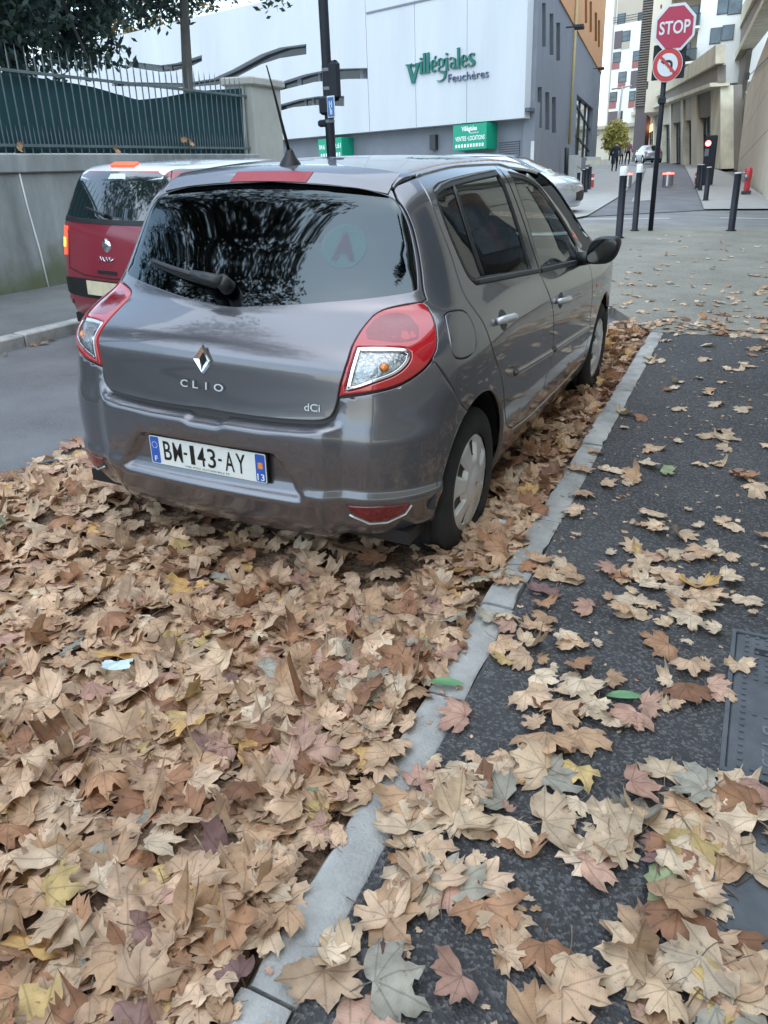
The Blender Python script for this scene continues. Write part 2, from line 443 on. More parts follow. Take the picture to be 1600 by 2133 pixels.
CLEARL = pm('clear_lens', (.50, .52, .53), rough=.10, metal=.65, var=.45, vs=70, bump=.6, bs=90, coat=1.0)
AMBER = pm('amber_bulb', (.75, .22, .03), rough=.25, var=.2, vs=60, coat=.8)
INTER = pm('interior_dark', (.022, .022, .024), rough=.8, var=.2, vs=12)
SEATF = pm('seat_fabric', (.04, .04, .045), rough=.9, var=.25, vs=30, bump=.3, bs=200)
GREYPL = pm('grey_plastic', (.17, .17, .17), rough=.5, var=.1)
GL_SIDE = glass('side_glass', (.58, .66, .62), 1.0, 1.6)
GL_REAR = glass('rear_glass', (.05, .06, .06), .95, 1.85, .035, (.80, .94, 1.0))
WHITEP = pm('plate_white', (.72, .76, .72), rough=.3, var=.04, vs=20, coat=.5)
BLUEP = pm('plate_blue', (.02, .10, .42), rough=.3, var=0, coat=.5)
INKBL = pm('ink_black', (.01, .01, .01), rough=.4, var=0)
INKWH = pm('ink_white', (.8, .8, .8), rough=.5, var=0)
INKOR = pm('ink_orange', (.75, .25, .05), rough=.5, var=0)

def veil(name, c, f):
    m = bpy.data.materials.new(name); m.use_nodes = True; t = m.node_tree; b = t.nodes['Principled BSDF']; _in(b, 'Base Color', col4(c)); _in(b, 'Roughness', .4); _in(b, 'Alpha', f)
    return m
CL = Surf(
 Rc=([.14,.2,.25,.30,.38,.46,.60,.68,.75,.84,.90,.95,.993,1.05,1.2,1.393,1.46,1.6], [-.36,-.47,-.525,-.555,-.575,-.58,-.578,-.565,-.557,-.549,-.515,-.445,-.372,-.322,-.215,-.076,-.03,.07]),
 Rk=([.1,.5,.7,.84,.93,1.0,1.1,1.2,1.36,1.5], [.10,.10,.13,.16,.26,.34,.32,.27,.13,.10]),
 Wz=([.12,.18,.25,.35,.55,.70,.82,.90,.96,1.0,1.05,1.2,1.37,1.45,1.6], [.72,.775,.81,.835,.848,.848,.842,.828,.806,.786,.762,.697,.612,.565,.46]),
 Wlo=([-.7,-.45,-.2,.1,.6,1.5,2.4,2.8,3.1,3.4], [-.075,-.038,-.008,.004,-.004,-.006,-.004,-.02,-.07,-.16]),
 Whi=([-.7,-.3,-.1,.2,.6,1.2,1.8,2.3,2.8], [-.10,-.045,-.028,-.010,0,0,-.02,-.06,-.10]),
 Hy=([-.6,-.2,-.05,.15,.5,1.0,1.4,1.75,1.95,2.2,2.5,2.78,2.95,3.1,3.25,3.36,3.45], [1.33,1.405,1.432,1.458,1.481,1.490,1.478,1.44,1.395,1.27,1.115,.985,.94,.89,.80,.68,.5]),
 Fc=([.12,.2,.3,.45,.6,.75,.9,1.2], [3.2,3.3,3.345,3.37,3.36,3.31,3.2,3.0]))
UC = CL.uc
def mir(half):   # right-half chart path from the lower to the upper centreline -> closed loop
    return list(half)+[(2*UC-u, z) for u, z in reversed(half)]
def arc(cy, cz, r, a0, a1, n=14, x=.845):
    """wheel-arch arc, angles in degrees from +y (forward) through up, in the chart"""
    o = []
    for i in range(n+1):
        a = math.radians(a0+(a1-a0)*i/n); o.append(CL.to_uz((x, cy+r*math.cos(a), cz+r*math.sin(a))))
    return o
LAMP = [(-.242,1.021),(-.294,1.015),(-.342,1.007),(-.376,.999),(-.406,.985),(-.425,.966),(-.439,.946),(-.448,.924),(-.453,.906),(-.457,.872),(-.464,.832),(-.472,.794),(-.477,.756),
        (-.438,.766),(-.402,.777),(-.366,.788),(-.331,.802),(-.299,.823),(-.273,.845),(-.253,.869),(-.238,.892),(-.229,.917),(-.222,.945),(-.217,.976),(-.225,1.005)]
CLEAR = [(-.438,.905),(-.394,.908),(-.35,.907),(-.321,.903),(-.309,.893),(-.312,.875),(-.324,.855),(-.345,.835),(-.372,.82),(-.402,.806),(-.432,.789),(-.46,.778),(-.454,.807),(-.446,.856),(-.441,.888)]
TG_EDGE = [(-.222,1.03),(-.228,1.061),(-.224,1.119),(-.226,1.187),(-.238,1.256),(-.268,1.313),(-.305,1.347),(-.318,1.372)]
GLASS = [(UC,.995),(-.847,1.0),(-.698,1.012),(-.561,1.026),(-.417,1.039),(-.275,1.056),(-.252,1.063),(-.246,1.119),(-.248,1.187),(-.260,1.256),(-.291,1.313),(-.333,1.347),(-.45,1.368),(-.634,1.383),(-.8,1.393),(UC,1.397)]
ARCH_R = .365
RW, FW, WZ = 0.0, 2.575, .30
def build_clio():
    T = empty('parked_car', (0, 0, 0))
    tag(T, 'grey metallic five-door hatchback parked at the kerb among fallen leaves', 'car', 'cars')
    DLO_R = [(.030,1.24),(.022,1.325),(.05,1.355),(.32,1.381),(.594,1.396),(.915,1.407),(.852,1.012),(.60,1.030),(.397,1.045),(.2,1.058),(.15,1.060),(.104,1.085),(.068,1.145)]
    DLO_F = [(1.084,1.397),(1.292,1.377),(1.501,1.322),(1.636,1.237),(1.748,1.163),(1.86,1.082),(1.93,1.02),(1.80,.955),(1.40,.982),(1.018,1.008)]
    rd_gap = [(-.085,1.412),(-.081,1.367),(-.062,1.255),(-.030,1.154),(-.020,1.078),(-.006,1.017),(.030,.966),(.067,.914),(.105,.827),(.172,.742),(.252,.661),(.297,.588),(.328,.514),(.375,.445),(.45,.395),(.52,.37)]
    dd_gap = [(.985,1.449),(.972,1.30),(.965,1.10),(.973,.987),(.985,.94),(1.044,.869),(1.105,.795),(1.135,.711),(1.155,.60),(1.142,.536),(1.085,.473),(1.053,.417),(1.04,.345)]
    fd_front = [(2.03,.965),(2.045,.894),(2.055,.825),(2.085,.715),(2.09,.626),(2.10,.488),(2.10,.392),(2.075,.325)]
    roof_r = [(-.318,1.372),(-.29,1.388),(-.18,1.404),(-.085,1.412),(.1,1.424),(.5,1.443),(.985,1.449),(1.149,1.432),(1.348,1.378),(1.516,1.296),(1.695,1.186),(1.90,1.072),(2.03,.985)]
    # --- inner shell
    holes = [offset_loop(smooth_loop(DLO_R, .03), .0), offset_loop(smooth_loop(DLO_F, .03), .0), [(u, z) for u, z in GLASS]+[(UC-.3, 1.397), (UC-.3, .995)], [(2.7, .99), (3.8, .99), (3.8, 1.5), (2.2, 1.5), (2.25, 1.25)]]
    CL.shell('inner_shell', PAINT_DK, T, wheels=((RW, WZ, .385), (FW, WZ, .385)), holes=holes, z1=1.34)
    # --- tailgate
    half = [(UC,.662),(-.863,.659),(-.701,.658),(-.562,.663),(-.507,.675),(-.487,.702),(-.477,.752)]+[LAMP[i] for i in range(11, -1, -1)]+TG_EDGE+[(-.40,1.392),(-.52,1.404),(-.70,1.413),(UC,1.416)]
    gl_l = mir(GLASS[:-1]+[GLASS[-1]])
    gl_l = [g for i, g in enumerate(gl_l) if i == 0 or np.hypot(g[0]-gl_l[i-1][0], g[1]-gl_l[i-1][1]) > 1e-4]
    if np.hypot(gl_l[0][0]-gl_l[-1][0], gl_l[0][1]-gl_l[-1][1]) < 1e-4: gl_l = gl_l[:-1]
    def dedupe(L):
        o = [L[0]]
        for p in L[1:]:
            if np.hypot(p[0]-o[-1][0], p[1]-o[-1][1]) > 1e-4: o.append(p)
        if np.hypot(o[0][0]-o[-1][0], o[0][1]-o[-1][1]) < 1e-4: o = o[:-1]
        return o
    TGL = dedupe(mir(half))
    tg = CL.patch('tailgate', TGL, PAINT, T, holes=[gl_l], grid=.022, corner=60)
    CL.patch('rear_window', offset_loop(smooth_loop(gl_l, .02), .004), GL_REAR, T, off=-.004, grid=.04, rim=(.002, .006), gap=0, raw=True)
    inner = smooth_loop(gl_l, .02)
    CL.patch('window_border', offset_loop(inner, .003), BLACKG, tg, holes=[offset_loop(inner, -.028)], off=-.0065, grid=.03, rim=(.001, .003), gap=0, raw=True)
    # spoiler lip over the rear window, brake lamp in its rear face
    def lip(name, xs, f0, f1, back, deep, mat, parent):
        V = []; Fs = []
        for x in xs:
            zB = 1.399-.105*x*x-.19*x**4; zT = zB+.033-.010*(abs(x)/.5)**3; za = zB+(zT-zB)*f0; zb = zB+(zT-zB)*f1
            O = np.array([[x, .25, za], [x, .25, zb]]); P = CL.hit(O, np.array([[0, -1.0, 0]]*2)); pa, pb = P
            bk = back*(1-.55*(abs(x)/.5)**4)
            tp = CL.top(np.array([[x, pb[1]+deep]]))[0][0]
            V += [tp+np.array([0, 0, .0035 if deep > .02 else -.01]), np.array([x, pb[1]-bk*.55, zb+.004]), np.array([x, pb[1]-bk, zb-.004]), np.array([x, pa[1]-bk*.86, za]), np.array([x, pa[1]+.008, za-.004])]
        n = 5
        for i in range(len(xs)-1):
            for k in range(n): l = (k+1) % n; Fs.append((i*n+k, (i+1)*n+k, (i+1)*n+l, i*n+l))
        Fs.append(tuple(range(n))); Fs.append(tuple(reversed(range((len(xs)-1)*n, len(xs)*n))))
        return auto_smooth(mesh_obj(name, V, Fs, mat, parent), 38)
    spo = lip('roof_spoiler', np.linspace(-.492, .492, 41), 0, 1, .026, .075, PAINT, T)
    lip('brake_lamp', np.linspace(-.168, .168, 15), .06, .97, .0295, .012, pm('brake_lens', (.30, .008, .018), rough=.38, var=.1, vs=40), spo)
    # --- tail lamps
    for mr in (False, True):
        lp = CL.patch('tail_lamp', LAMP, REDLENS, T, holes=[offset_loop(smooth_loop(CLEAR, .02), .006)], off=.004, grid=.016, rim=(.005, .016), mirror=mr, corner=60) if False else None
        LL = smooth_loop(LAMP, .012, 60); CC = smooth_loop(CLEAR, .012, 45)
        lp = CL.patch('tail_lamp', LL, REDLENS, T, holes=[offset_loop(CC, .001)], off=.005, grid=.014, rim=(.006, .018), gap=.002, mirror=mr, raw=True)
        CL.patch('lamp_bezel', CC, CHROME, lp, holes=[offset_loop(CC, -.009)], off=.0035, grid=.02, rim=(.002, .006), gap=.0, mirror=mr, raw=True)
        CL.patch('clear_lens', offset_loop(CC, -.008), CLEARL, lp, off=-.006, grid=.015, rim=(.001, .003), gap=0, mirror=mr, raw=True)
        CL.patch('clear_cover', offset_loop(CC, -.006), glass('lamp_cover', (.93, .95, .95)), lp, off=.002, grid=.03, rim=(.001, .003), gap=0, mirror=mr, raw=True)
        P, N = CL.side(np.array([(-.372, .858)])); p = P[0]*np.array([-1 if mr else 1, 1, 1]); n = N[0]*np.array([-1 if mr else 1, 1, 1])
        b = MB(); b.lathe([(0, .012), (.010, .010), (.016, .003), (.018, -.006)], 14, Vector(n).to_track_quat('Z', 'Y').to_matrix().to_4x4()); o = b.obj('amber_bulb', AMBER, lp, True)
        o.location = tuple(p-n*.008)
        # dark inner lamp chamber seen through the red lens
        ch = [(-.415,.925),(-.425,.945),(-.405,.97),(-.37,.985),(-.325,.99),(-.29,.98),(-.275,.955),(-.285,.925),(-.33,.918)]
        CL.patch('lamp_chamber', ch, REDDEEP, lp, off=.0056, grid=.02, rim=(.001, .002), gap=0, mirror=mr)
    # --- bumper with shelf, plate recess and lower crease
    top = [(UC,.658),(-.863,.655),(-.701,.654),(-.562,.659),(-.503,.671),(-.483,.700),(-.477,.752)]
    botlamp = [(-.438,.764),(-.402,.775),(-.366,.786),(-.331,.800),(-.299,.821),(-.273,.843),(-.250,.868)]
    half = [(UC,.235),(-.6,.235),(-.42,.24),(-.33,.25),(-.295,.265)]+arc(RW, WZ, ARCH_R, 188, 112)+[(-.152,.690),(-.190,.757),(-.219,.809)]+botlamp[::-1]+top[::-1]
    rec = np.array([(UC-.29,.548),(UC-.337,.505),(UC-.39,.408),(UC-.40,.30),(UC+.40,.30),(UC+.39,.408),(UC+.337,.505),(UC+.29,.548)])
    tline = np.array([(2*UC-u, z) for u, z in top]+top[::-1]); tline = np.array([(2*UC-u, z) for u, z in top[::-1]]+top[1:])
    def boff(V):
        w = sm(-.455, -.52, np.where(V[:, 0] < UC, 2*UC-V[:, 0], V[:, 0]))
        d = dpoly(V, tline, False)
        o = w*(.046*sm(.003, .036, d)-.014)
        # ridge where the lower part turns under
        o += .014*np.exp(-((V[:, 1]-.405)/.020)**2)*(V[:, 1] > .405)+.014*np.exp(-((V[:, 1]-.405)/.045)**2)*(V[:, 1] <= .405)
        ins = inpoly(V, rec); dr = dpoly(V, rec); top_ = V[:, 1] > .36
        o -= np.where(ins, .036*sm(0, .012, dr), 0)*sm(.375, .405, V[:, 1])
        # hand notch in the shelf
        nx = np.abs(V[:, 0]-(UC+.01)); o -= w*.024*sm(.095, .050, nx)*sm(.600, .640, V[:, 1])
        return o
    bl = CL.patch('rear_bumper', dedupe(mir(half)), PAINT, T, off=boff, grid=.011, gx=.014, rim=(.004, .02), corner=55)
    for mr in (False, True):
        CL.patch('reflector', [(-.46,.383),(-.39,.388),(-.316,.387),(-.327,.353),(-.368,.326),(-.407,.322),(-.441,.35)], REDDARK, bl, off=.016, grid=.03, rim=(.003, .014), mirror=mr, corner=40)
        CL.ribbon('reflector_trim', [(-.452,.345),(-.441,.338),(-.407,.314),(-.368,.317),(-.327,.343),(-.313,.375)], .007, .005, SILVER, bl, off=.011, mirror=mr)
    # --- number plate
    P, N = CL.side(np.array([(UC, .481)])); n = N[0]; c = P[0]+n*.006
    zx = np.array([1.0, 0, 0]); up = np.cross(n, zx)*-1; up = up/np.linalg.norm(up)
    if up[2] < 0: up = -up
    def onplate(V, d=0.0):
        V = np.asarray(V, float); return c[None]+V[:, :1]*zx+V[:, 1:2]*up+(V[:, 2:3]+.010+d)*n
    pl = empty('number_plate'); pl.parent = T
    def rect(x0, x1, y0, y1, r=.006, k=4):
        o = []
        for cx, cy, a0 in ((x1-r, y1-r, 0), (x0+r, y1-r, 90), (x0+r, y0+r, 180), (x1-r, y0+r, 270)):
            for i in range(k+1):
                a = math.radians(a0+90*i/k); o.append((cx+r*math.cos(a), cy+r*math.sin(a), 0))
        return np.array(o)
    def plq(name, x0, x1, y0, y1, mat, d0, d1, r=.006, parent=pl):
        R = rect(x0, x1, y0, y1, r); b = MB(); b.prism(onplate(R, d0), onplate(R, d1)); return b.obj(name, mat, parent)
    plq('plate_backing', -.263, .263, -.058, .058, BLACKP, -.012, -.003)
    plq('plate_board', -.26, .26, -.055, .055, WHITEP, -.003, 0)
    plq('country_band', -.257, -.216, -.052, .052, BLUEP, 0, .0006)
    plq('region_band', .216, .257, -.052, .052, BLUEP, 0, .0006)
    plq('region_crest', .2265, .2465, -.002, .022, INKOR, .0006, .0010, .004)
    for ch, x, w in (('B', -.178, .036), ('M', -.130, .042), ('-', -.094, .016), ('1', -.062, .019), ('4', -.022, .036), ('3', .025, .036), ('-', .062, .016), ('A', .104, .040), ('Y', .153, .040)):
        if ch == '-': plq('plate_dash', x-w/2, x+w/2, .000, .009, INKBL, .0002, .0012, .002)
        else: put_text('plate_character', ch, (lambda x: (lambda V: onplate(V+np.array([x, .004, 0]), .0012)))(x), INKBL, pl, fit=(w, .075), bold=.006)
    put_text('department_number', '13', lambda V: onplate(V+np.array([.2365, -.034, 0]), .0012), INKWH, pl, fit=(.030, .026), bold=.01)
    put_text('country_letter', 'F', lambda V: onplate(V+np.array([-.2365, -.034, 0]), .0012), INKWH, pl, fit=(.013, .020), bold=.01)
    put_text('dealer_line', 'MBE POLE AUTOMOBILE FR', lambda V: onplate(V+np.array([-.0, -.0455, 0]), .0012), GREYPL, pl, fit=(.20, .008))
    b = MB()
    for k in range(12):
        a = 2*math.pi*k/12; p = np.array([-.2365+.012*math.cos(a), .020+.012*math.sin(a), .0009])
        q = [p+np.array([.002*math.cos(t), .002*math.sin(t), 0]) for t in np.linspace(0, 2*math.pi, 6)[:-1]]; b.poly(onplate(np.array(q), 0.0004))
    b.obj('star_ring', INKWH, pl)
    # --- emblem and lettering on the tailgate
    def on_tg(uc, zc, d=0.0):
        P, N = CL.side(np.array([(uc, zc)])); n = N[0]; x = np.cross(np.array([0, 0, 1.0]), n); x /= np.linalg.norm(x)
        if x[0] < 0: x = -x
        y = np.cross(n, x)*(-1); y = y if y[2] > 0 else -y; c = P[0]
        return lambda V: c[None]+V[:, :1]*x+V[:, 1:2]*y+(V[:, 2:3]+d)*n
    mf = on_tg(UC-.001, .838, .0)
    em = empty('emblem'); em.parent = T
    b = MB(); W_, H_ = .043, .053
    outer = np.array([(0, H_), (W_, 0), (0, -H_), (-W_, 0)]); inn = outer*np.array([.40, .46])
    for i in range(4):
        j = (i+1) % 4; mid = [outer[i]*.72+inn[i]*.28, outer[j]*.72+inn[j]*.28]
        a3 = lambda p, z: mf(np.array([[p[0], p[1], z]]))[0]
        b.quad(a3(outer[i], .000), a3(outer[j], .000), a3(mid[1], .010), a3(mid[0], .010)); b.quad(a3(mid[0], .010), a3(mid[1], .010), a3(inn[j], .002), a3(inn[i], .002))
    b.obj('emblem_diamond', CHROME, em)
    b = MB(); b.poly(mf(np.array([[p[0], p[1], .002] for p in inn]))); b.obj('emblem_centre', BLACKG, em)
    for ch, x in zip('CLIO', (-.085, -.035, .012, .066)):
        w = {'C': .032, 'L': .024, 'I': .006, 'O': .040}[ch]
        put_text('badge_letter', ch, (lambda x: (lambda V: mf(V+np.array([x, -.092, .003]))))(x), LETTER, tg, fit=(w, .026), bold=.01, depth=.0)
    mf2 = on_tg(-.54, .712)
    put_text('trim_badge', 'dCi', lambda V: mf2(V+np.array([0, 0, .003])), LETTER, tg, fit=(.058, .026), bold=.008)
    # --- sides
    qp = [(-.242,1.021)]+TG_EDGE[:-1]+roof_r[:3]+rd_gap+[(.52,.36),(.50,.285),(.46,.23),(.36,.205)]+arc(RW, WZ, ARCH_R, -8, 112)+[(-.152,.690),(-.190,.757),(-.219,.809)]+[(-.253,.869),(-.238,.892),(-.229,.917),(-.222,.945),(-.217,.976),(-.225,1.005)]
    FLAP = [(-.170,.979),(-.150,.986),(-.088,.982),(-.044,.967),(-.026,.925),(-.032,.871),(-.058,.842),(-.103,.834),(-.156,.844),(-.181,.864),(-.184,.919),(-.176,.965)]
    rd_out = rd_gap+[(.717,.345),(.925,.325)]+[(1.035,.325)]+dd_gap[::-1]+[(.5,1.443),(.1,1.424)]
    fd_out = [(1.045,.325)]+[(1.4,.312),(1.8,.31)]+fd_front[::-1]+[(2.03,.985),(1.90,1.072),(1.695,1.186),(1.516,1.296),(1.348,1.378),(1.149,1.432)]+dd_gap
    fend = fd_front[::-1]+[(2.03,.985),(2.2,.955),(2.5,.92),(2.8,.86),(2.95,.80),(2.93,.70),(2.95,.62),(2.94,.55)]+arc(FW, WZ, ARCH_R, 38, 188, 20)+[(2.19,.21),(2.10,.215)]
    sill = [(.375,.20),(.50,.275),(.53,.362),(.717,.338),(.925,.318),(1.4,.304),(1.8,.302),(2.075,.318),(2.10,.25),(2.15,.195),(1.3,.185)]
    for mr in (False, True):
        q = CL.patch('quarter_panel', qp, PAINT, T, holes=[FLAP] if not mr else [], grid=.022, rim=(.004, .018), mirror=mr, corner=55)
        if not mr: CL.patch('fuel_flap', FLAP, PAINT, q, grid=.025, rim=(.003, .012), off=.0)
        rho = offset_loop(smooth_loop(DLO_R, .02), .016); fho = offset_loop(smooth_loop(DLO_F, .02), .016)
        rdL = smooth_loop(dedupe(rd_out), .02, 50); fdL = smooth_loop(dedupe(fd_out), .02, 50)
        rd = CL.patch('rear_door', rdL, PAINT, T, holes=[rho], grid=.025, mirror=mr, raw=True)
        fd = CL.patch('front_door', fdL, PAINT, T, holes=[fho], grid=.03, mirror=mr, raw=True)
        DR = smooth_loop(DLO_R, .02); DF = smooth_loop(DLO_F, .02)
        CL.patch('window_seal', rho, BLACKP, rd, holes=[offset_loop(DR, -.004)], off=.001, grid=.03, rim=(.002, .01), gap=0, mirror=mr, raw=True)
        CL.patch('window_seal', fho, BLACKP, fd, holes=[offset_loop(DF, -.004)], off=.001, grid=.03, rim=(.002, .01), gap=0, mirror=mr, raw=True)
        CL.patch('window_pane', DR, GL_SIDE, rd, off=-.006, grid=.06, rim=(.001, .003), gap=0, mirror=mr, raw=True)
        CL.patch('window_pane', DF, GL_SIDE, fd, off=-.006, grid=.06, rim=(.001, .003), gap=0, mirror=mr, raw=True)
        CL.ribbon('window_divider', [(.315,1.378),(.283,1.28),(.264,1.18),(.262,1.052)], .020, .006, BLACKP, rd, off=-.004, mirror=mr)
        CL.ribbon('belt_trim', [(.155,1.046),(.397,1.032),(.60,1.019),(.972,.994)], .026, .007, BLACKP, rd, off=.0, mirror=mr)
        CL.ribbon('belt_trim', [(.985,.993),(1.40,.968),(1.80,.944),(2.02,.928)], .026, .007, BLACKP, fd, off=.0, mirror=mr)
        CL.ribbon('frame_highlight', [(.03,1.362),(.32,1.395),(.594,1.410),(.90,1.421)], .010, .004, GREYPL, rd, off=.001, mirror=mr)
        CL.ribbon('frame_highlight', [(1.09,1.413),(1.292,1.392),(1.501,1.338),(1.636,1.253),(1.748,1.179),(1.90,1.075)], .010, .004, GREYPL, fd, off=.001, mirror=mr)
        # B pillar cover
        CL.patch('pillar_cover', [(.918,1.425),(.975,1.428),(.966,1.0),(.856,1.003)], BLACKG, rd, off=.003, grid=.05, rim=(.002, .006), mirror=mr, corner=30)
        CL.patch('pillar_cover', [(.985,1.428),(1.07,1.418),(1.012,.998),(.976,1.0)], BLACKG, fd, off=.003, grid=.05, rim=(.002, .006), mirror=mr, corner=30)
        # rubbing strips
        CL.ribbon('rubbing_strip', [(.465,.636),(.60,.622),(1.135,.584)], .032, .010, PAINT, rd, mirror=mr)
        CL.ribbon('rubbing_strip', [(1.19,.582),(1.6,.56),(2.06,.535)], .032, .010, PAINT, fd, mirror=mr)
        # handles with their cups
        for dr, y0, z0, y1, z1 in ((rd, .205, .897, .40, .880), (fd, 1.175, .824, 1.375, .808)):
            P, N = CL.side(np.array([(y0+(y1-y0)*t, z0+(z1-z0)*t) for t in np.linspace(0, 1, 9)]))
            if mr: P = P*np.array([-1, 1, 1]); N = N*np.array([-1, 1, 1])
            b = MB(); lift = [.004, .022, .030, .034, .035, .034, .030, .022, .004]
            b.tube([p+n*l for p, n, l in zip(P, N, lift)], [.012, .015, .016, .016, .016, .016, .0165, .0165, .013], 10, flat=1.05)
            b.obj('door_handle', HANDLE, dr, True)
            cx, cz = (y0+y1)/2-.01, (z0+z1)/2
            cup = [(cx+.052*math.cos(a), cz+.040*math.sin(a)) for a in np.linspace(0, 2*math.pi, 16)[:-1]]
            CL.patch('handle_cup', cup, PAINT_DK, dr, off=.0012, grid=.03, rim=(.001, .002), gap=0, mirror=mr)
        P, N = CL.side(np.array([(.445, .878), (1.415, .806)]))
        CL.patch('sill', sill, PAINT, T, off=-.002, grid=.04, mirror=mr, corner=50)
        fe = CL.patch('front_wing', dedupe(fend), PAINT, T, grid=.03, rim=(.004, .018), mirror=mr, corner=50)
        CL.patch('side_repeater', [(2.20,.775),(2.27,.765),(2.27,.745),(2.20,.752)], AMBER, fe, off=.004, grid=.04, rim=(.002, .006), mirror=mr)
        # A pillar
        CL.patch('pillar_cover', [(2.03,.99),(1.90,1.078),(1.695,1.192),(1.516,1.302),(1.348,1.384),(1.40,1.405),(1.55,1.34),(1.75,1.235),(1.95,1.12),(2.13,1.0)], PAINT, fe, grid=.04, mirror=mr, corner=40)
        # arch liners
        for wy in (RW, FW):
            sx = -1 if mr else 1; b = MB()
            Mx = Matrix.Translation((sx*.46, wy, WZ)) @ Matrix.Rotation(math.radians(90)*sx, 4, 'Y')
            b.lathe([(0.0, -.02), (.35, -.02), (.372, .02), (.372, .355)], 36, Mx, math.radians(95 if sx > 0 else -85), math.radians(265 if sx > 0 else 85)); b.obj('arch_liner', BLACKP, T, True)
    # --- roof, windscreen, bonnet, front end
    rl = [(.500,-.030),(.512,.03),(.527,.1),(.526,.3),(.524,.5),(.528,.8),(.531,1.058),(.552,1.16),(.56,1.35),(.56,1.55),(.555,1.74),(.45,1.80),(.25,1.83)]
    roof = rl+[(0,1.84)]+[(-x, y) for x, y in reversed(rl)]+[(-.35,-.008),(-.17,.012),(0,.018),(.17,.012),(.35,-.008)]
    rp = CL.patch('roof_panel', roof, PAINT, T, chart='top', grid=.04, corner=40, rim=(.004, .012))
    for sx in (1, -1):
        CL.ribbon('roof_moulding', [(sx*(x+.004), y) for x, y in rl[2:8]], .018, .006, PAINT, rp, chart='top', off=.0, mirror=False)
    ws = [(.545,1.76),(.25,1.845),(0,1.855),(-.25,1.845),(-.545,1.76),(-.60,2.0),(-.66,2.3),(-.70,2.55),(-.4,2.68),(0,2.72),(.4,2.68),(.70,2.55),(.66,2.3),(.60,2.0)]
    CL.patch('windscreen', ws, GL_SIDE, T, chart='top', grid=.06, rim=(.002, .006), corner=40)
    bn = [(.70,2.57),(.4,2.70),(0,2.74),(-.4,2.70),(-.70,2.57),(-.70,2.9),(-.60,3.15),(-.3,3.25),(0,3.27),(.3,3.25),(.60,3.15),(.70,2.9)]
    CL.patch('bonnet', bn, PAINT, T, chart='top', grid=.05, corner=40)
    UFc = CL.uf; fh = [(2.94,.60),(2.95,.50)]+arc(FW, WZ, ARCH_R, 36, -8, 8)+[(3.05,.205),(3.3,.2),(UFc,.2)]
    fb = fh+[(2*UFc-u, z) for u, z in reversed(fh)]+[(2*UFc-3.1,.62),(UFc,.64),(3.1,.62)]
    CL.patch('front_bumper', dedupe(fb), PAINT, T, grid=.04, corner=50)
    for mr in (False, True):
        CL.patch('headlamp', [(2.96,.63),(2.97,.78),(3.1,.80),(3.3,.745),(3.42,.70),(3.38,.65),(3.15,.635)], CLEARL, T, grid=.03, rim=(.004, .014), mirror=mr)
    # --- wheels
    for wy in (RW, FW):
        for sx in (1, -1):
            build_wheel(T, (sx*.735, wy, WZ), sx, .301)
    # --- mirrors
    for sx in (1, -1):
        mrr = empty('door_mirror'); mrr.parent = T
        b = MB(); cx, cy, cz = .930, 1.795, 1.010
        ring = []
        prof = [(-.055, .55), (-.048, .86), (-.02, 1.0), (.03, .97), (.075, .80), (.105, .50), (.118, .15)]
        V = []; Fs = []; n = 20
        for k, (yy, sc) in enumerate(prof):
            for i in range(n):
                a = 2*math.pi*i/n; ca, sa = math.cos(a), math.sin(a)
                rx = .084*sc*np.sign(ca)*abs(ca)**.62; rz = .074*sc*np.sign(sa)*abs(sa)**.7
                V.append((sx*(cx+rx+.02*(rz/.08)), cy+yy, cz+rz+.006*(rx/.1)))
        for k in range(len(prof)-1):
            for i in range(n):
                j = (i+1) % n; Fs.append((k*n+i, k*n+j, (k+1)*n+j, (k+1)*n+i))
        Fs.append(tuple(range((len(prof)-1)*n, len(prof)*n))); Fs.append(tuple(reversed(range(n))))
        if sx < 0: Fs = [tuple(reversed(f)) for f in Fs]
        mesh_obj('mirror_housing', V, Fs, BLACKP, mrr, True)
        V2 = []
        for i in range(n):
            a = 2*math.pi*i/n; ca, sa = math.cos(a), math.sin(a)
            V2.append((sx*(cx+.084*.84*np.sign(ca)*abs(ca)**.62+.02*sa), cy-.0565, cz+.074*.84*np.sign(sa)*abs(sa)**.7))
        mesh_obj('mirror_glass', V2, [tuple(range(n)) if sx < 0 else tuple(reversed(range(n)))], pm('mirror_face', (.10, .11, .12), rough=.02, metal=1.0, var=0), mrr)
        b = MB(); b.tube([(sx*.79, 1.80, .955), (sx*.84, 1.80, .962), (sx*.88, 1.81, .972)], [.040, .036, .034], 10); b.obj('mirror_arm', BLACKP, mrr, True)
    # --- rear wiper
    wp = empty('rear_wiper'); wp.parent = T
    def gp(u, z, d):
        P, N = CL.side(np.array([(u, z)])); return P[0]+N[0]*d
    b = MB(); b.tube([gp(UC-.030,1.048,.004), gp(UC-.030,1.048,.055)], [.030, .026], 14); b.tube([gp(UC-.030,1.048,.040), gp(UC-.10,1.055,.045), gp(UC-.18,1.068,.040)], [.030, .026, .017], 10, flat=.8)
    b.obj('wiper_pivot', BLACKP, wp, True)
    b = MB(); b.tube([gp(UC-.15,1.062,.040), gp(UC-.28,1.080,.034), gp(UC-.40,1.098,.026), gp(UC-.47,1.108,.016)], [.016, .013, .011, .009], 8, flat=.7); b.obj('wiper_arm', BLACKP, wp, True)
    b = MB(); b.tube([gp(UC-.08,1.044,.008), gp(UC-.25,1.066,.010), gp(UC-.48,1.098,.010)], [.007, .008, .006], 6); b.obj('wiper_blade', RUBBER, wp, True)
    # --- aerial
    P, N = CL.top(np.array([(0.0, .10)])); p = P[0]
    ae = empty('aerial'); ae.parent = T
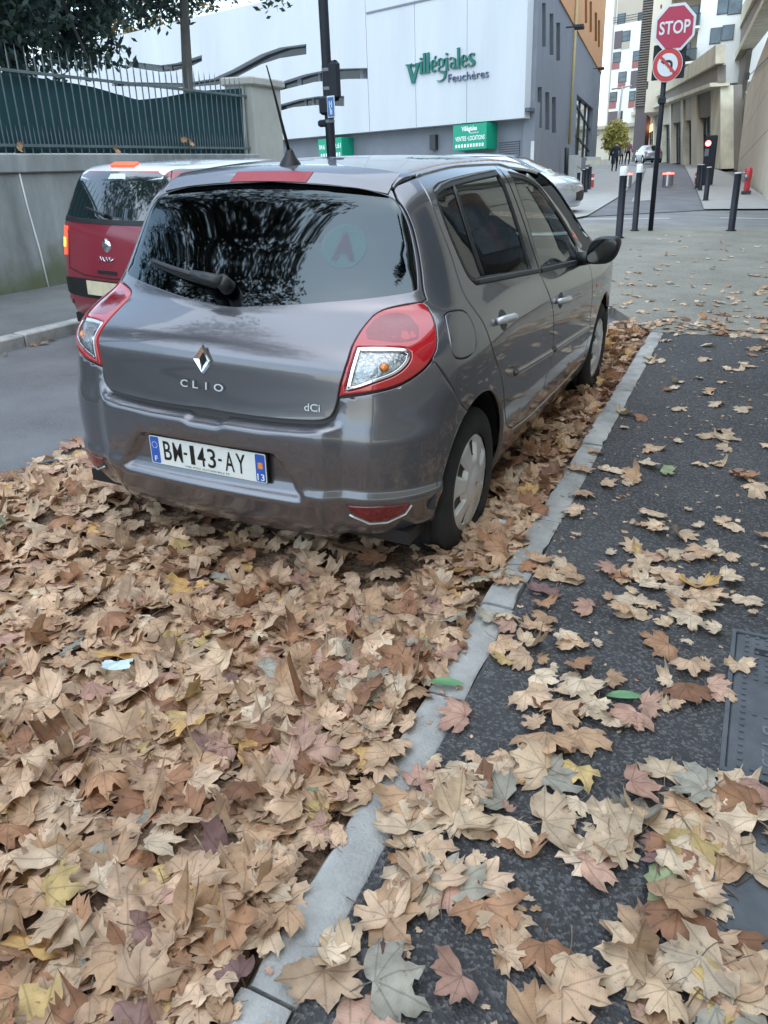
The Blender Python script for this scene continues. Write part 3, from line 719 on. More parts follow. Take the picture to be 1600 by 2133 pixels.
    b = MB(); b.lathe([(.045, -.004), (.040, .008), (.024, .030), (.014, .052), (.008, .060), (0, .061)], 16); o = b.obj('aerial_base', BLACKP, ae, True); o.location = tuple(p)
    b = MB(); b.tube([p+np.array([0, -.004, .05]), p+np.array([0, -.035, .12]), p+np.array([0, -.085, .24]), p+np.array([0, -.125, .325])], [.007, .006, .004, .0025], 8); b.obj('aerial_rod', BLACKP, ae, True)
    # --- learner disc in the rear window
    c0 = (-.565, 1.195); P, N = CL.side(np.array([c0])); n = N[0]; x = np.cross(np.array([0, 0, 1.0]), n); x /= np.linalg.norm(x); x = x if x[0] > 0 else -x; y = np.cross(n, x); y = y if y[2] > 0 else -y
    ld = empty('learner_disc'); ld.parent = T
    DISCW = pm('disc_teal_tint', (.10, .33, .34), rough=.5, var=.1, vs=30); DISCR = pm('disc_red', (.20, .03, .04), rough=.5, var=.1)
    b = MB(); b.poly([P[0]-n*.0005+x*.082*math.cos(a)+y*.082*math.sin(a) for a in np.linspace(0, 2*math.pi, 33)[:-1]]); b.obj('disc', veil('disc_film', (.12, .42, .44), .12), ld)  # white disc: its teal reflection is put into the film colour
    put_text('disc_letter', 'A', lambda V: P[0][None]+n*.0008+V[:, :1]*x+V[:, 1:2]*y, veil('disc_ink', (.20, .05, .09), .22), ld, fit=(.088, .105), bold=.05)
    # --- cabin
    cb = empty('cabin'); cb.parent = T
    b = MB(); b.box((0, 1.2, .30), (1.4, 3.0, .06)); b.box((0, -.12, .86), (1.1, .42, .03)); b.obj('floor_tray', INTER, cb)
    def seat(x, y, w, zc):
        b = MB(); V = []; Fs = []
        M = Matrix.Rotation(math.radians(-14), 3, 'X')
        b.box((x, y+.25, .48), (w, .50, .18), None, .04); b.box((x, y-.04, .83), (w, .15, .66), M, .045); b.obj('seat', SEATF, cb)
        b = MB(); b.box((x, y-.14, 1.235), (.26 if w < .8 else .22, .10, .17), M, .04); b.obj('headrest', SEATF, cb)
        b = MB(); b.tube([(x-.06, y-.11, 1.10), (x-.06, y-.13, 1.18)], .008, 6); b.tube([(x+.06, y-.11, 1.10), (x+.06, y-.13, 1.18)], .008, 6); b.obj('headrest_rod', CHROME, cb)
    seat(.36, 1.22, .50, 0); seat(-.36, 1.22, .50, 0)
    b = MB(); b.box((0, .50, .46), (1.20, .46, .18), None, .04); b.box((0, .22, .78), (1.22, .14, .56), Matrix.Rotation(math.radians(-16), 3, 'X'), .045); b.obj('rear_bench', SEATF, cb)
    for x in (-.38, .38):
        b = MB(); b.box((x, .13, 1.10), (.24, .09, .13), Matrix.Rotation(math.radians(-14), 3, 'X'), .035); b.obj('headrest', SEATF, cb)
    b = MB(); b.box((0, 2.32, .80), (1.38, .55, .26), None, .08); b.box((-.36, 2.06, .95), (.40, .16, .10), None, .04); b.obj('dashboard', INTER, cb)
    b = MB(); Mw = Matrix.Translation((-.36, 1.90, .90)) @ Matrix.Rotation(math.radians(66), 4, 'X')
    ring = [Mw @ Vector((.185*math.cos(a), .185*math.sin(a), 0)) for a in np.linspace(0, 2*math.pi, 33)]
    b.tube([tuple(p) for p in ring], .015, 8, cap=False); 
    for a in (0, math.pi, -math.pi/2): b.tube([tuple(Mw @ Vector((0, 0, -.02))), tuple(Mw @ Vector((.18*math.cos(a), .18*math.sin(a), 0)))], [.03, .012], 6)
    b.obj('steering_wheel', BLACKP, cb, True)
    # underbody
    b = MB(); b.box((0, 1.35, .24), (1.50, 3.6, .05)); b.box((0, -.30, .28), (.9, .35, .10), None, .04); b.obj('underbody', BLACKP, T)
    return T
def build_wheel(T, c, sx, R, mats=None, spokes=7, cov=.196):
    w = empty('wheel', c); w.parent = T
    M = Matrix.Rotation(math.radians(90)*sx, 4, 'Y')
    hw = .0925
    b = MB(); b.lathe([(R-.105, -hw+.006), (R-.085, -hw), (R-.05, -hw-.004), (R-.016, -hw+.010), (R-.004, -hw+.026), (R, -.03), (R-.006, -.026), (R-.006, -.020), (R, -.016), (R, .016), (R-.006, .020), (R-.006, .026), (R, .03), (R-.004, hw-.026), (R-.016, hw-.010), (R-.05, hw+.004), (R-.085, hw), (R-.105, hw-.006)], 56, M); b.obj('tyre', RUBBER, w, True)
    # wheel cover as a height field with broad spokes and slots near the rim
    nr, na = 16, 112; V = []; Fs = []; mi = []
    for i in range(nr+1):
        r = .0+cov*i/nr
        for k in range(na):
            a = 2*math.pi*k/na; s = .5+.5*math.cos(spokes*a); t = r/cov
            h = .020*(1-t**2)+.012
            gap = sm(.55, .18, s)*sm(.44, .60, t)*sm(.95, .88, t)
            h -= .020*gap
            h += .006*sm(.26, .22, t)-.004*sm(.30, .34, t)*sm(.44, .38, t)
            if t > .96: h -= .006
            V.append(M @ Vector((r*math.cos(a), r*math.sin(a), .072+h)))
    for i in range(nr):
        for k in range(na):
            j = (k+1) % na; Fs.append((i*na+k, i*na+j, (i+1)*na+j, (i+1)*na+k))
            t = (i+.5)/nr; s = .5+.5*math.cos(spokes*2*math.pi*(k+.5)/na); mi.append(1 if (s < .40 and .57 < t < .90) else 0)
    mesh_obj('wheel_cover', [tuple(v) for v in V], Fs, None, w, True, mats=[SILVER, BLACKP], midx=mi)
    b = MB(); d = [M @ Vector(p) for p in ((0, .018, .112), (.012, 0, .112), (0, -.018, .112), (-.012, 0, .112))]; b.poly([tuple(p) for p in (d if True else d[::-1])]); b.obj('hub_emblem', CHROME, w)
    b = MB(); b.lathe([(.0, .04), (.15, .04), (.198, .055), (.205, .08), (.205, -.08)], 32, M); b.obj('wheel_rim', BLACKP, w, True)
    return w
# ================================================================== ground
def mat_asphalt(name, base, speck, sscale=170.0, samt=.5, rough=.85, patchy=.25, bump=.5):
    m = pm(name, base, rough=rough, var=patchy, vs=1.3, bump=0)
    t = m.node_tree; b = t.nodes['Principled BSDF']; tc = [n for n in t.nodes if n.type == 'TEX_COORD'][0]
    vo = t.nodes.new('ShaderNodeTexVoronoi'); vo.inputs['Scale'].default_value = sscale; t.links.new(tc.outputs['Object'], vo.inputs['Vector'])
    sep = t.nodes.new('ShaderNodeSeparateColor'); t.links.new(vo.outputs['Color'], sep.inputs[0])
    mr = t.nodes.new('ShaderNodeMapRange'); mr.inputs[1].default_value = .55; mr.inputs[2].default_value = 1.0; mr.inputs[3].default_value = 0; mr.inputs[4].default_value = samt
    t.links.new(sep.outputs[0], mr.inputs[0])
    mx = t.nodes.new('ShaderNodeMix'); mx.data_type = 'RGBA'
    src = b.inputs['Base Color'].links[0].from_socket
    t.links.new(mr.outputs[0], mx.inputs[0]); t.links.new(src, mx.inputs[6]); mx.inputs[7].default_value = col4(speck)
    t.links.new(mx.outputs[2], b.inputs['Base Color'])
    bp = t.nodes.new('ShaderNodeBump'); bp.inputs['Strength'].default_value = bump; bp.inputs['Distance'].default_value = .004
    t.links.new(vo.outputs['Distance'], bp.inputs['Height']); t.links.new(bp.outputs[0], b.inputs['Normal'])
    return m
M_PAVE = mat_asphalt('pavement_asphalt', (.045, .045, .046), (.20, .198, .195), 150, .6, patchy=.4, bump=.9)
M_ROAD = mat_asphalt('road_asphalt', (.135, .136, .142), (.20, .20, .205), 130, .5, bump=.5)
M_PLAZA = mat_asphalt('pale_aggregate', (.215, .208, .175), (.40, .385, .33), 110, .6, bump=.6)
M_CROSS = mat_asphalt('junction_road', (.20, .205, .205), (.27, .27, .27), 120, .4, bump=.4)
M_RAMP = mat_asphalt('ramp_road', (.15, .155, .165), (.20, .20, .21), 100, .4, bump=.4)
M_SIDE = mat_asphalt('side_pavement', (.13, .135, .13), (.2, .2, .2), 120, .4)
M_PALE = pm('pale_concrete', (.36, .36, .34), rough=.85, var=.10, vs=2.0, bump=.2, bs=60)
M_KERB = pm('kerb_concrete', (.345, .345, .325), rough=.85, var=.34, vs=5.0, bump=.45, bs=130)
M_PAINT = pm('road_paint', (.62, .62, .60), rough=.7, var=.18, vs=12)
def sheet(name, poly, mat, zf, grid=1.0, parent=None, skirt=0.0):
    q = np.array(poly, float); D = []
    for a, b in zip(q, np.roll(q, -1, 0)):
        k = max(1, int(np.linalg.norm(b-a)/min(grid, 2.0))); D += [a+(b-a)*j/k for j in range(k)]
    V2, T = cdt(np.array(D), (), grid)
    V = [(x, y, zf(x, y)) for x, y in V2]; Fs = []
    for t in T:
        a, b, c = [np.array(V2[i]) for i in t[:3]]
        Fs.append(tuple(t) if np.cross(b-a, c-a) > 0 else tuple(reversed(t)))
    if skirt:
        k0 = len(V); n = len(D)
        for x, y in D: V.append((x, y, zf(x, y)))
        for x, y in D: V.append((x, y, zf(x, y)-skirt))
        Fs += [(k0+i, k0+n+i, k0+n+(i+1) % n, k0+(i+1) % n) for i in range(n)]
    return mesh_obj(name, V, Fs, mat, parent, not skirt)
def kx(y): return 1.040-.0165*y
KW = .118
def gp2(u, v):
    P = on_ground(u, v); return (P[0], P[1])
def build_ground():
    struct(sheet('ground', [(-160,-60),(160,-60),(160,260),(-160,260)], M_CROSS, lambda x, y: zg(y)-.13, 12))
    struct(sheet('road', [(-3.98,-30),(1.6,-30),(kx(-3)+.02,-3),(kx(4.3)+.02,4.3),(.6,5.2),(-.6,8),(-1.6,14),(-3.98,14)], M_ROAD, lambda x, y: zg(y)-.10, 1.2), 'grey asphalt road running uphill past the parked car')
    # pavement right of the kerb
    struct(sheet('pavement', [(kx(-30)+KW,-30),(7,-30),(7,5.1),(1.95,4.36),(1.45,4.33),(kx(4.3)+KW,4.30)], M_PAVE, lambda x, y: .097, 1.0), 'dark asphalt pavement strewn with leaves')
    struct(sheet('plaza', [(kx(4.3)-.01,4.32),(1.45,4.33),(1.95,4.36),(7,5.1),(40,7),(40,15.9),(2.0,14.75),(-2.4,14.3),(-1.5,9.5),(-.3,7),(.5,5.3)], M_PLAZA, lambda x, y: zg(y)-.006, 1.0, skirt=.14), 'pale gravel-set pavement before the junction')
    struct(sheet('junction_road', [(-40,13.2),(-2.4,14.3),(2.0,14.75),(40,15.9),(40,24.5),(3,22.3),(-40,19.5)], M_CROSS, lambda x, y: zg(y)-.055, 1.5), 'light grey crossing road at the junction')
    # crossing line
    a, b = gp2(1215, 452), gp2(1395, 450); c, d = gp2(1500, 449), gp2(1640, 451)
    for p, q in ((a, b), (c, d)):
        struct(sheet('road_line', [p, q, (q[0], q[1]+.13), (p[0], p[1]+.13)], M_PAINT, lambda x, y: zg(y)-.050, .8))
    far = [gp2(*q) for q in ((1225,447),(1300,402),(1345,352),(1360,340),(1425,342),(1440,372),(1452,395),(1467,434))]
    struct(sheet('ramp_road', far, M_RAMP, lambda x, y: zg(y)-.040, 2.0), 'darker asphalt ramp climbing between the buildings')
    st = [gp2(*q) for q in ((1316,417),(1340,372),(1347,349),(1366,348),(1362,380),(1357,414))]
    struct(sheet('paved_strip', st, M_PALE, lambda x, y: zg(y)-.033, 2.0), 'pale paved strip down the middle of the ramp')
    lp = [gp2(*q) for q in ((1105,408),(1140,391),(1234,345),(1240,341),(1300,341),(1345,352),(1300,402),(1225,447),(1200,452))]
    struct(sheet('left_pavement', lp, M_PALE, lambda x, y: zg(y)-.012, 2.0), 'pale pavement along the grey building')
    rp = [gp2(*q) for q in ((1467,434),(1452,395),(1440,372),(1425,342),(1445,338),(1495,352),(1520,362),(1602,413),(1700,470),(1700,433))]
    struct(sheet('right_pavement', rp, M_PALE, lambda x, y: zg(y)-.012, 2.0), 'pale pavement along the cream building')
    # far-left pavement with its kerb
    struct(sheet('left_kerb_pavement', [(-6.3,-30),(-4.06,-30),(-4.06,14),(-6.3,14)], M_SIDE, lambda x, y: zg(y)-.002, 1.5), 'grey pavement at the foot of the concrete wall')
    lk = struct(empty('left_kerb')); lk['label'] = 'grey concrete kerb on the far side of the road'
    b = MB(); b.box((0, 0, 0), (.16, .985, .16), None, .012); proto = b.obj('kerb_stone', M_KERB, lk)
    for i in range(-4, 15):
        o = proto if i == -4 else proto.copy()
        if i != -4: COL.objects.link(o); o.parent = lk
        o.location = (-4.05+rnd.uniform(-.004, .004), i+.5, zg(i+.5)-.075+rnd.uniform(-.004, .004))
    # near kerb, one stone at a time
    kb = struct(empty('kerb')); kb['label'] = 'pale concrete kerb between the leaf-filled gutter and the pavement'
    ys = [-9.0, -8.0, -7.0, -6.0, -5.0, -4.0, -2.95, -1.97, -1.04, -.52, .21, 1.22, 2.33, 3.29, 4.30]
    for y0, y1 in zip(ys[:-1], ys[1:]):
        L = y1-y0; n = max(2, int(L/.05)); V = []; Fs = []; g = .0055
        jx = rnd.uniform(-.004, .004); jz = rnd.uniform(-.004, .003)
        for i in range(n+1):
            y = y0+g+(L-2*g)*i/n; x = kx(y)+jx; e = rnd.uniform(-.003, .004)+(rnd.uniform(.004, .014) if rnd.random() < .10 else 0); e2 = rnd.uniform(-.004, .003)-(rnd.uniform(.004, .012) if rnd.random() < .10 else 0); zt = .10+jz+rnd.uniform(-.001, .001)
            drop = .004 if i in (0, n) else 0
            V += [(x-.004, y, -.12), (x+e*.4, y, zt-.020), (x+.008+e, y, zt-.004-drop+e*.3), (x+.022, y, zt-drop), (x+KW-.014, y, zt-drop), (x+KW-.003+e2, y, zt-.006), (x+KW, y, -.12)]
        for i in range(n):
            for k in range(6): Fs.append((i*7+k, i*7+k+1, (i+1)*7+k+1, (i+1)*7+k))
        Fs.append(tuple(range(7))); Fs.append(tuple(reversed(range(n*7, n*7+7))))
        Fs = [tuple(reversed(f)) for f in Fs]
        auto_smooth(mesh_obj('kerb_stone', V, Fs, M_KERB, kb), 40)
    build_cover()
def build_cover():
    M_IRON = pm('cast_iron', (.105, .115, .125), rough=.55, metal=.25, var=.25, vs=9, bump=.15, bs=160)
    for k, (y0, y1) in enumerate(((-1.035, -.36), (-1.74, -1.075))):
        T = empty('access_cover', (1.835, y0, .1025)); tag(T, ('black studded iron access cover marked B 125 at the pavement edge', 'black iron access cover half buried in leaves below the marked one')[k], 'access cover', 'access covers')
        w, h = .66, y1-y0
        b = MB(); b.box((w/2, h/2, -.010), (w-.03, h-.03, .02), None, .003); b.obj('cover_plate', M_IRON, T)
        b = MB()
        for (cx, cy, sx, sy) in ((w/2, .006, w, .012), (w/2, h-.006, w, .012), (.006, h/2, .012, h-.024), (w-.006, h/2, .012, h-.024)): b.box((cx, cy, -.006), (sx, sy, .024))
        b.obj('cover_frame', M_IRON, T)
        b = MB(); nx, ny = 21, int(h/.028)
        for i in range(nx):
            for j in range(ny):
                x = .045+i*.029; y = .035+j*.028
                if (.06 < x < .15 and .26 < y < .42) or (.07 < x < .17 and .05 < y < .235 and k == 0): continue
                if (i % 5) == 4: continue
                b.box((x, y, .0015), (.011, .011, .005))
        o = b.obj('stud_field', M_IRON, T); o['kind'] = 'stuff'
        if k == 0:
            b = MB(); b.box((.11, h-.10, .0016), (.085, .030, .004), None, .001); b.obj('lifting_slot', INKBL, T)
            V, Fs = text_verts('B 125', 1, 3, .01); mn = V.min(0); mx = V.max(0); V = (V-(mn+mx)/2)/(mx-mn+1e-9)*np.array([.16, .042, 0])
            R = np.stack([V[:, 1]*-1*-1, -V[:, 0], V[:, 2]], 1); Vt = R+np.array([.115, .14, .0016]); b2 = MB()
            mesh_obj('cover_marking', Vt, Fs, pm('worn_iron', (.22, .225, .23), rough=.4, metal=.6, var=.1), T)
            b = MB(); b.box((.235, .34, .0016), (.02, .06, .004)); b.obj('hinge_bar', M_IRON, T)
# ================================================================== leaves
def leaf_material():
    m = bpy.data.materials.new('dry_leaf'); m.use_nodes = True; t = m.node_tree; b = t.nodes['Principled BSDF']
    L = t.links.new
    at = t.nodes.new('ShaderNodeVertexColor'); at.layer_name = 'tint'
    uv = t.nodes.new('ShaderNodeUVMap'); sp = t.nodes.new('ShaderNodeSeparateXYZ'); L(uv.outputs[0], sp.inputs[0])
    def mth(op, a, c=None, v=None):
        n = t.nodes.new('ShaderNodeMath'); n.operation = op
        (L(a, n.inputs[0]) if hasattr(a, 'links') else n.inputs[0].__setattr__('default_value', a))
        if c is not None: (L(c, n.inputs[1]) if hasattr(c, 'links') else n.inputs[1].__setattr__('default_value', c))
        return n.outputs[0]
    ax = mth('ABSOLUTE', sp.outputs[0]); y = sp.outputs[1]
    ds = []
    for dx, dy in ((0.0, 1.0), (.622, .783), (.95, .31)):
        c = mth('SUBTRACT', mth('MULTIPLY', ax, dy), mth('MULTIPLY', y, dx)); ds.append(mth('ABSOLUTE', c))
    d = mth('MINIMUM', mth('MINIMUM', ds[0], ds[1]), ds[2])
    mr = t.nodes.new('ShaderNodeMapRange'); mr.interpolation_type = 'SMOOTHSTEP'; mr.inputs[1].default_value = .006; mr.inputs[2].default_value = .030; mr.inputs[3].default_value = .70; mr.inputs[4].default_value = 1.0; L(d, mr.inputs[0])
    # fine side veins
    wv = mth('SINE', mth('MULTIPLY', mth('ADD', mth('MULTIPLY', ax, 1.3), y), 62.0)); wv2 = t.nodes.new('ShaderNodeMapRange'); wv2.inputs[1].default_value = .80; wv2.inputs[2].default_value = 1.0; wv2.inputs[3].default_value = 1.0; wv2.inputs[4].default_value = .90; L(wv, wv2.inputs[0])
    tc = t.nodes.new('ShaderNodeTexCoord'); ge = t.nodes.new('ShaderNodeNewGeometry')
    n1 = t.nodes.new('ShaderNodeTexNoise'); n1.inputs['Scale'].default_value = 26; n1.inputs['Detail'].default_value = 5; L(ge.outputs['Position'], n1.inputs['Vector'])
    nr = t.nodes.new('ShaderNodeMapRange'); nr.inputs[1].default_value = .3; nr.inputs[2].default_value = .7; nr.inputs[3].default_value = .72; nr.inputs[4].default_value = 1.18; L(n1.outputs['Fac'], nr.inputs[0])
    n2 = t.nodes.new('ShaderNodeTexNoise'); n2.inputs['Scale'].default_value = 75; n2.inputs['Detail'].default_value = 6; n2.inputs['Roughness'].default_value = .7; L(ge.outputs['Position'], n2.inputs['Vector'])
    sp2 = t.nodes.new('ShaderNodeMapRange'); sp2.interpolation_type = 'SMOOTHSTEP'; sp2.inputs[1].default_value = .56; sp2.inputs[2].default_value = .70; sp2.inputs[3].default_value = 1.0; sp2.inputs[4].default_value = .55; L(n2.outputs['Fac'], sp2.inputs[0])
    rad = mth('SQRT', mth('ADD', mth('POWER', ax, 2.0), mth('POWER', mth('SUBTRACT', y, .35), 2.0)))
    edg = t.nodes.new('ShaderNodeMapRange'); edg.interpolation_type = 'SMOOTHSTEP'; edg.inputs[1].default_value = .60; edg.inputs[2].default_value = .95; edg.inputs[3].default_value = 1.0; edg.inputs[4].default_value = .74; L(mth('ADD', rad, mth('MULTIPLY', n2.outputs['Fac'], .25)), edg.inputs[0])
    f = mth('MULTIPLY', mth('MULTIPLY', mth('MULTIPLY', mr.outputs[0], nr.outputs[0]), wv2.outputs[0]), mth('MULTIPLY', sp2.outputs[0], edg.outputs[0]))
    vm = t.nodes.new('ShaderNodeVectorMath'); vm.operation = 'SCALE'; L(at.outputs[0], vm.inputs[0]); L(f, vm.inputs['Scale'])
    L(vm.outputs[0], b.inputs['Base Color']); _in(b, 'Roughness', .62); _in(b, 'Specular IOR Level', .35)
    bp = t.nodes.new('ShaderNodeBump'); bp.inputs['Strength'].default_value = .35; bp.inputs['Distance'].default_value = .002; L(f, bp.inputs['Height']); L(bp.outputs[0], b.inputs['Normal'])
    # a little light passes through the blade
    tl = t.nodes.new('ShaderNodeBsdfTranslucent'); L(vm.outputs[0], tl.inputs[0]); mx = t.nodes.new('ShaderNodeMixShader'); mx.inputs[0].default_value = .16
    out = [n for n in t.nodes if n.type == 'OUTPUT_MATERIAL'][0]; L(b.outputs[0], mx.inputs[1]); L(tl.outputs[0], mx.inputs[2]); L(mx.outputs[0], out.inputs[0])
    return m
M_LEAF = leaf_material()
HALF = [(0,1.0),(.07,.86),(.20,.76),(.19,.66),(.265,.585),(.40,.66),(.50,.74),(.66,.80),(.64,.64),(.76,.53),(.67,.43),(.645,.335),(.76,.31),(.95,.30),(.84,.14),(.74,-.02),(.54,-.08),(.38,-.21),(.18,-.14)]
def leaf_templates():
    out = []
    r = np.random.RandomState(5)
    for k in range(10):
        hs = []
        for s in (1, -1):
            jit = r.uniform(-.05, .05, (len(HALF), 2)); h = np.array(HALF)+jit; h[0, 0] *= .3
            lob = r.uniform(.82, 1.12, 3)      # lobe lengths
            for i, p in enumerate(h):
                w = lob[0] if i < 4 else (lob[1] if i < 11 else lob[2]); h[i] = p*(1+(w-1)*.8)
            h[:, 0] = np.maximum(h[:, 0], .02)*s; hs.append(h)
        R = hs[0]; Lf = hs[1]
        loop = np.concatenate([R, [(0.012, -.05), (-.012, -.05)], Lf[1:][::-1]])
        V2, T = cdt(loop, (), .19)
        out.append((V2, [tuple(t) for t in T]))
    return out
def leaf_mesh(tpl, r, size, curl, fold, droop):
    """returns vertices (local, metres), faces, uv"""
    V2, T = tpl; x, y = V2[:, 0], V2[:, 1]
    y0 = y-.35; rad2 = x*x+y0*y0
    z = curl*rad2+fold*np.abs(x)+droop*np.maximum(0, y0)**2
    ph = r.uniform(0, 6.28, 3); z = z+.05*np.sin(7*x+ph[0])*np.cos(6*y+ph[1])+.03*np.sin(13*y+ph[2])
    # strong curl of one or two lobes
    if r.rand() < .55:
        a = r.uniform(0, 6.28); dd = x*math.cos(a)+y0*math.sin(a); z = z+r.uniform(.2, 1.3)*np.maximum(0, dd-.28)**2*4*.6
    V = np.stack([x, y-.3, z], 1)*size*.5
    sh = 1-.10*np.abs(curl); V[:, :2] *= sh
    V = list(V); Fs = list(T); uv = [tuple(p) for p in V2]
    # stalk
    n = len(V); L = r.uniform(.35, .75); bend = r.uniform(-.3, .3); w = .014
    for i in range(4):
        q = i/3; px = bend*q*q*L; py = -.05-L*q; pz = .02+.10*q*r.uniform(-.5, 1)
        V.append(np.array([px-w, py-.3, pz])*size*.5); V.append(np.array([px+w, py-.3, pz])*size*.5); V.append(np.array([px, py-.3, pz+w*1.5])*size*.5); uv += [(0, .5)]*3
    for i in range(3):
        a = n+3*i
        for k in range(3):
            l = (k+1) % 3; Fs.append((a+k, a+l, a+3+l, a+3+k))
    return np.array(V), Fs, uv
PALS = dict(tan=[(.60,.395,.245),(.65,.44,.285),(.56,.355,.21),(.68,.48,.32)], pale=[(.70,.53,.36),(.74,.58,.41),(.67,.49,.32)], brown=[(.42,.215,.115),(.47,.26,.145),(.34,.17,.095)], pink=[(.58,.36,.26),(.51,.30,.22)], purple=[(.32,.19,.16),(.27,.155,.14)], gold=[(.66,.41,.16),(.66,.47,.20)], green=[(.36,.41,.22),(.29,.38,.25)], grey=[(.44,.40,.31),(.38,.35,.28)])
def add_color_uv(o, cols, uvs):
    me = o.data; ca = me.color_attributes.new('tint', 'FLOAT_COLOR', 'POINT')
    ca.data.foreach_set('color', np.concatenate([np.asarray(cols, np.float32), np.ones((len(cols), 1), np.float32)], 1).ravel())
    ul = me.uv_layers.new(name='UVMap'); idx = np.zeros(len(me.loops), dtype=np.int32); me.loops.foreach_get('vertex_index', idx)
    ul.data.foreach_set('uv', np.asarray(uvs, np.float32)[idx].ravel())
def bed_height(x, y):
    """heap of leaves in the gutter"""
    d = np.clip((kx(y)-x)/1.0, 0, 3)
    h = .030+.045*np.exp(-((d-.10)/.35)**2)+.018*np.sin(2.1*x+1.3)*np.sin(1.7*y+.4)+.012*np.sin(5.3*x-2.2*y)
    h = h*sm(-1.75, -1.25, x)
    return np.maximum(h, .004)
def under_car(x, y): return (abs(x) < .74) and (-.42 < y < 3.3)
def build_leaves():
    r = np.random.RandomState(21); TPL = leaf_templates()
    # litter base: crushed leaves below the whole ones
    ys = np.arange(-3.2, 4.6, .05); V = []; Fs = []
    xs = np.linspace(0, 1, 54)
    for y in ys:
        x0 = -1.56+.06*math.sin(3*y)+.06*math.sin(7.3*y); x1 = kx(y)-.003
        for q in xs:
            x = x0+(x1-x0)*q; h = float(bed_height(x, y))*(.75 if not under_car(x, y) else .45)
            edge = min(1, q*8); V.append((x, y, .002+h*edge+r.uniform(-.006, .006)*edge))
    n = len(xs)
    for i in range(len(ys)-1):
        for j in range(n-1): Fs.append((i*n+j, i*n+j+1, (i+1)*n+j+1, (i+1)*n+j))
    M_LIT = pm('crushed_litter', (.12, .072, .045), rough=.9, var=.6, vs=38, base2=(.22, .145, .095), bump=.9, bs=90)
    tag(mesh_obj('crushed_litter', V, Fs, M_LIT, None, True), 'crushed brown leaf litter filling the gutter and parking lane', 'leaf litter', kind='stuff')
    leaves = []   # (pos, matrix3, size, pal, params, where)
    def add(x, y, z, size, where, tilt, pal=None, curl=None, rz=None):
        if pal is None:
            w = r.rand()
            if where == 'pave': pal = 'tan' if w < .34 else 'pale' if w < .72 else 'pink' if w < .82 else 'brown' if w < .91 else 'purple' if w < .935 else 'gold' if w < .965 else 'grey' if w < .99 else 'green'
            elif where == 'far': pal = 'pale' if w < .6 else 'tan' if w < .86 else 'brown'
            elif where == 'gut': pal = 'tan' if w < .42 else 'brown' if w < .74 else 'pale' if w < .86 else 'gold' if w < .92 else 'pink'
            else: pal = 'tan' if w < .70 else 'pink' if w < .76 else 'brown' if w < .88 else 'pale' if w < .94 else 'gold' if w < .97 else 'grey' if w < .984 else 'purple' if w < .992 else 'green'
        c = np.array(PALS[pal][r.randint(len(PALS[pal]))])*r.uniform(.80, 1.16)
        if curl is None: curl = r.normal(.0, .16)+.10
        fold = r.normal(.0, .16); droop = r.normal(0, .15)
        if where in ('bed', 'gut') : curl *= 1.15; fold *= 1.3
        e = Matrix.Rotation(r.uniform(0, 6.283) if rz is None else rz, 3, 'Z'); a = r.uniform(0, 6.283); tq = Matrix.Rotation(math.radians(tilt), 3, Vector((math.cos(a), math.sin(a), 0)))
        fl = Matrix.Rotation(math.pi if r.rand() < .45 else 0, 3, 'Y')
        M = np.array(tq @ e @ fl)
        V, F_, uv = leaf_mesh(TPL[r.randint(len(TPL))], r, size, curl, fold, droop)
        V = V @ M.T; zmin = np.percentile(V[:, 2], 12); V[:, 2] -= zmin
        # ends dipping below the surface get flattened onto it
        V[:, 2] = np.where(V[:, 2] < 0, V[:, 2]*.25, V[:, 2]); V += np.array([x, y, z])
        P = np.array([x, y, z+.02]); q = CAMM @ (P-CAMC)
        vis = q[2] > .3 and abs(q[0]/q[2]) < 820/FPX and -1090/FPX < q[1]/q[2] < 1090/FPX
        sc = size/max(q[2], .3) if vis else 0
        leaves.append(dict(V=V, F=F_, uv=uv, c=c, sc=sc, pal=pal, where=where, top=1.0, pos=(x, y, z)))
    # parking-lane bed
    lay = 3
    N = 4700
    for i in range(N):
        y = r.uniform(-2.75, .55); x = r.uniform(-1.66, kx(y)-.075)
        if y > -.55 and abs(x) < .78 and r.rand() < .80: continue
        if x < -1.42 and r.rand() < .55: continue
        if y > -.2 and x < -.85 and r.rand() < .55: continue
        top = r.rand(); z = .004+float(bed_height(x, y))*.75+top*.026+(.014 if x > kx(y)-.25 else 0)
        size = r.uniform(.115, .205) if r.rand() < .78 else r.uniform(.05, .10)
        add(x, y, z, size, 'bed', abs(r.normal(0, 10))+(r.uniform(12, 42) if r.rand() < .10 else 0)); leaves[-1]['top'] = .35+top
    for i in range(300):
        y = r.uniform(-2.6, .3); x = kx(y)-r.uniform(.055, .20); add(x, y, .008+float(bed_height(x, y))*.75+r.uniform(.004, .032), r.uniform(.09, .16), 'bed', abs(r.normal(0, 16)))
    for i in range(130):   # pressed against the kerb face, some spilling onto its edge
        y = r.uniform(-2.6, .25); x = kx(y)-r.uniform(-.012, .065); add(x, y, .090+r.uniform(0, .022), r.uniform(.08, .145), 'bed', abs(r.normal(0, 14)))
    # gutter strip beside the car, drifted against the kerb
    for i in range(620):
        y = r.uniform(.2, 4.75); d = abs(r.normal(0, .17)); x = kx(y)-.03-d
        if y > 3.5: x = kx(y)-.03-abs(r.normal(0, .45))
        if x < .35: continue
        # leave the wheels clear
        if (abs(y-FW) < .26 or abs(y-RW) < .26) and x < .86: continue
        z = .004+float(bed_height(x, y))*.7+r.uniform(0, .03)
        add(x, y, z, r.uniform(.09, .17), 'gut', abs(r.normal(0, 16))+(r.uniform(15, 60) if r.rand() < .15 else 0))
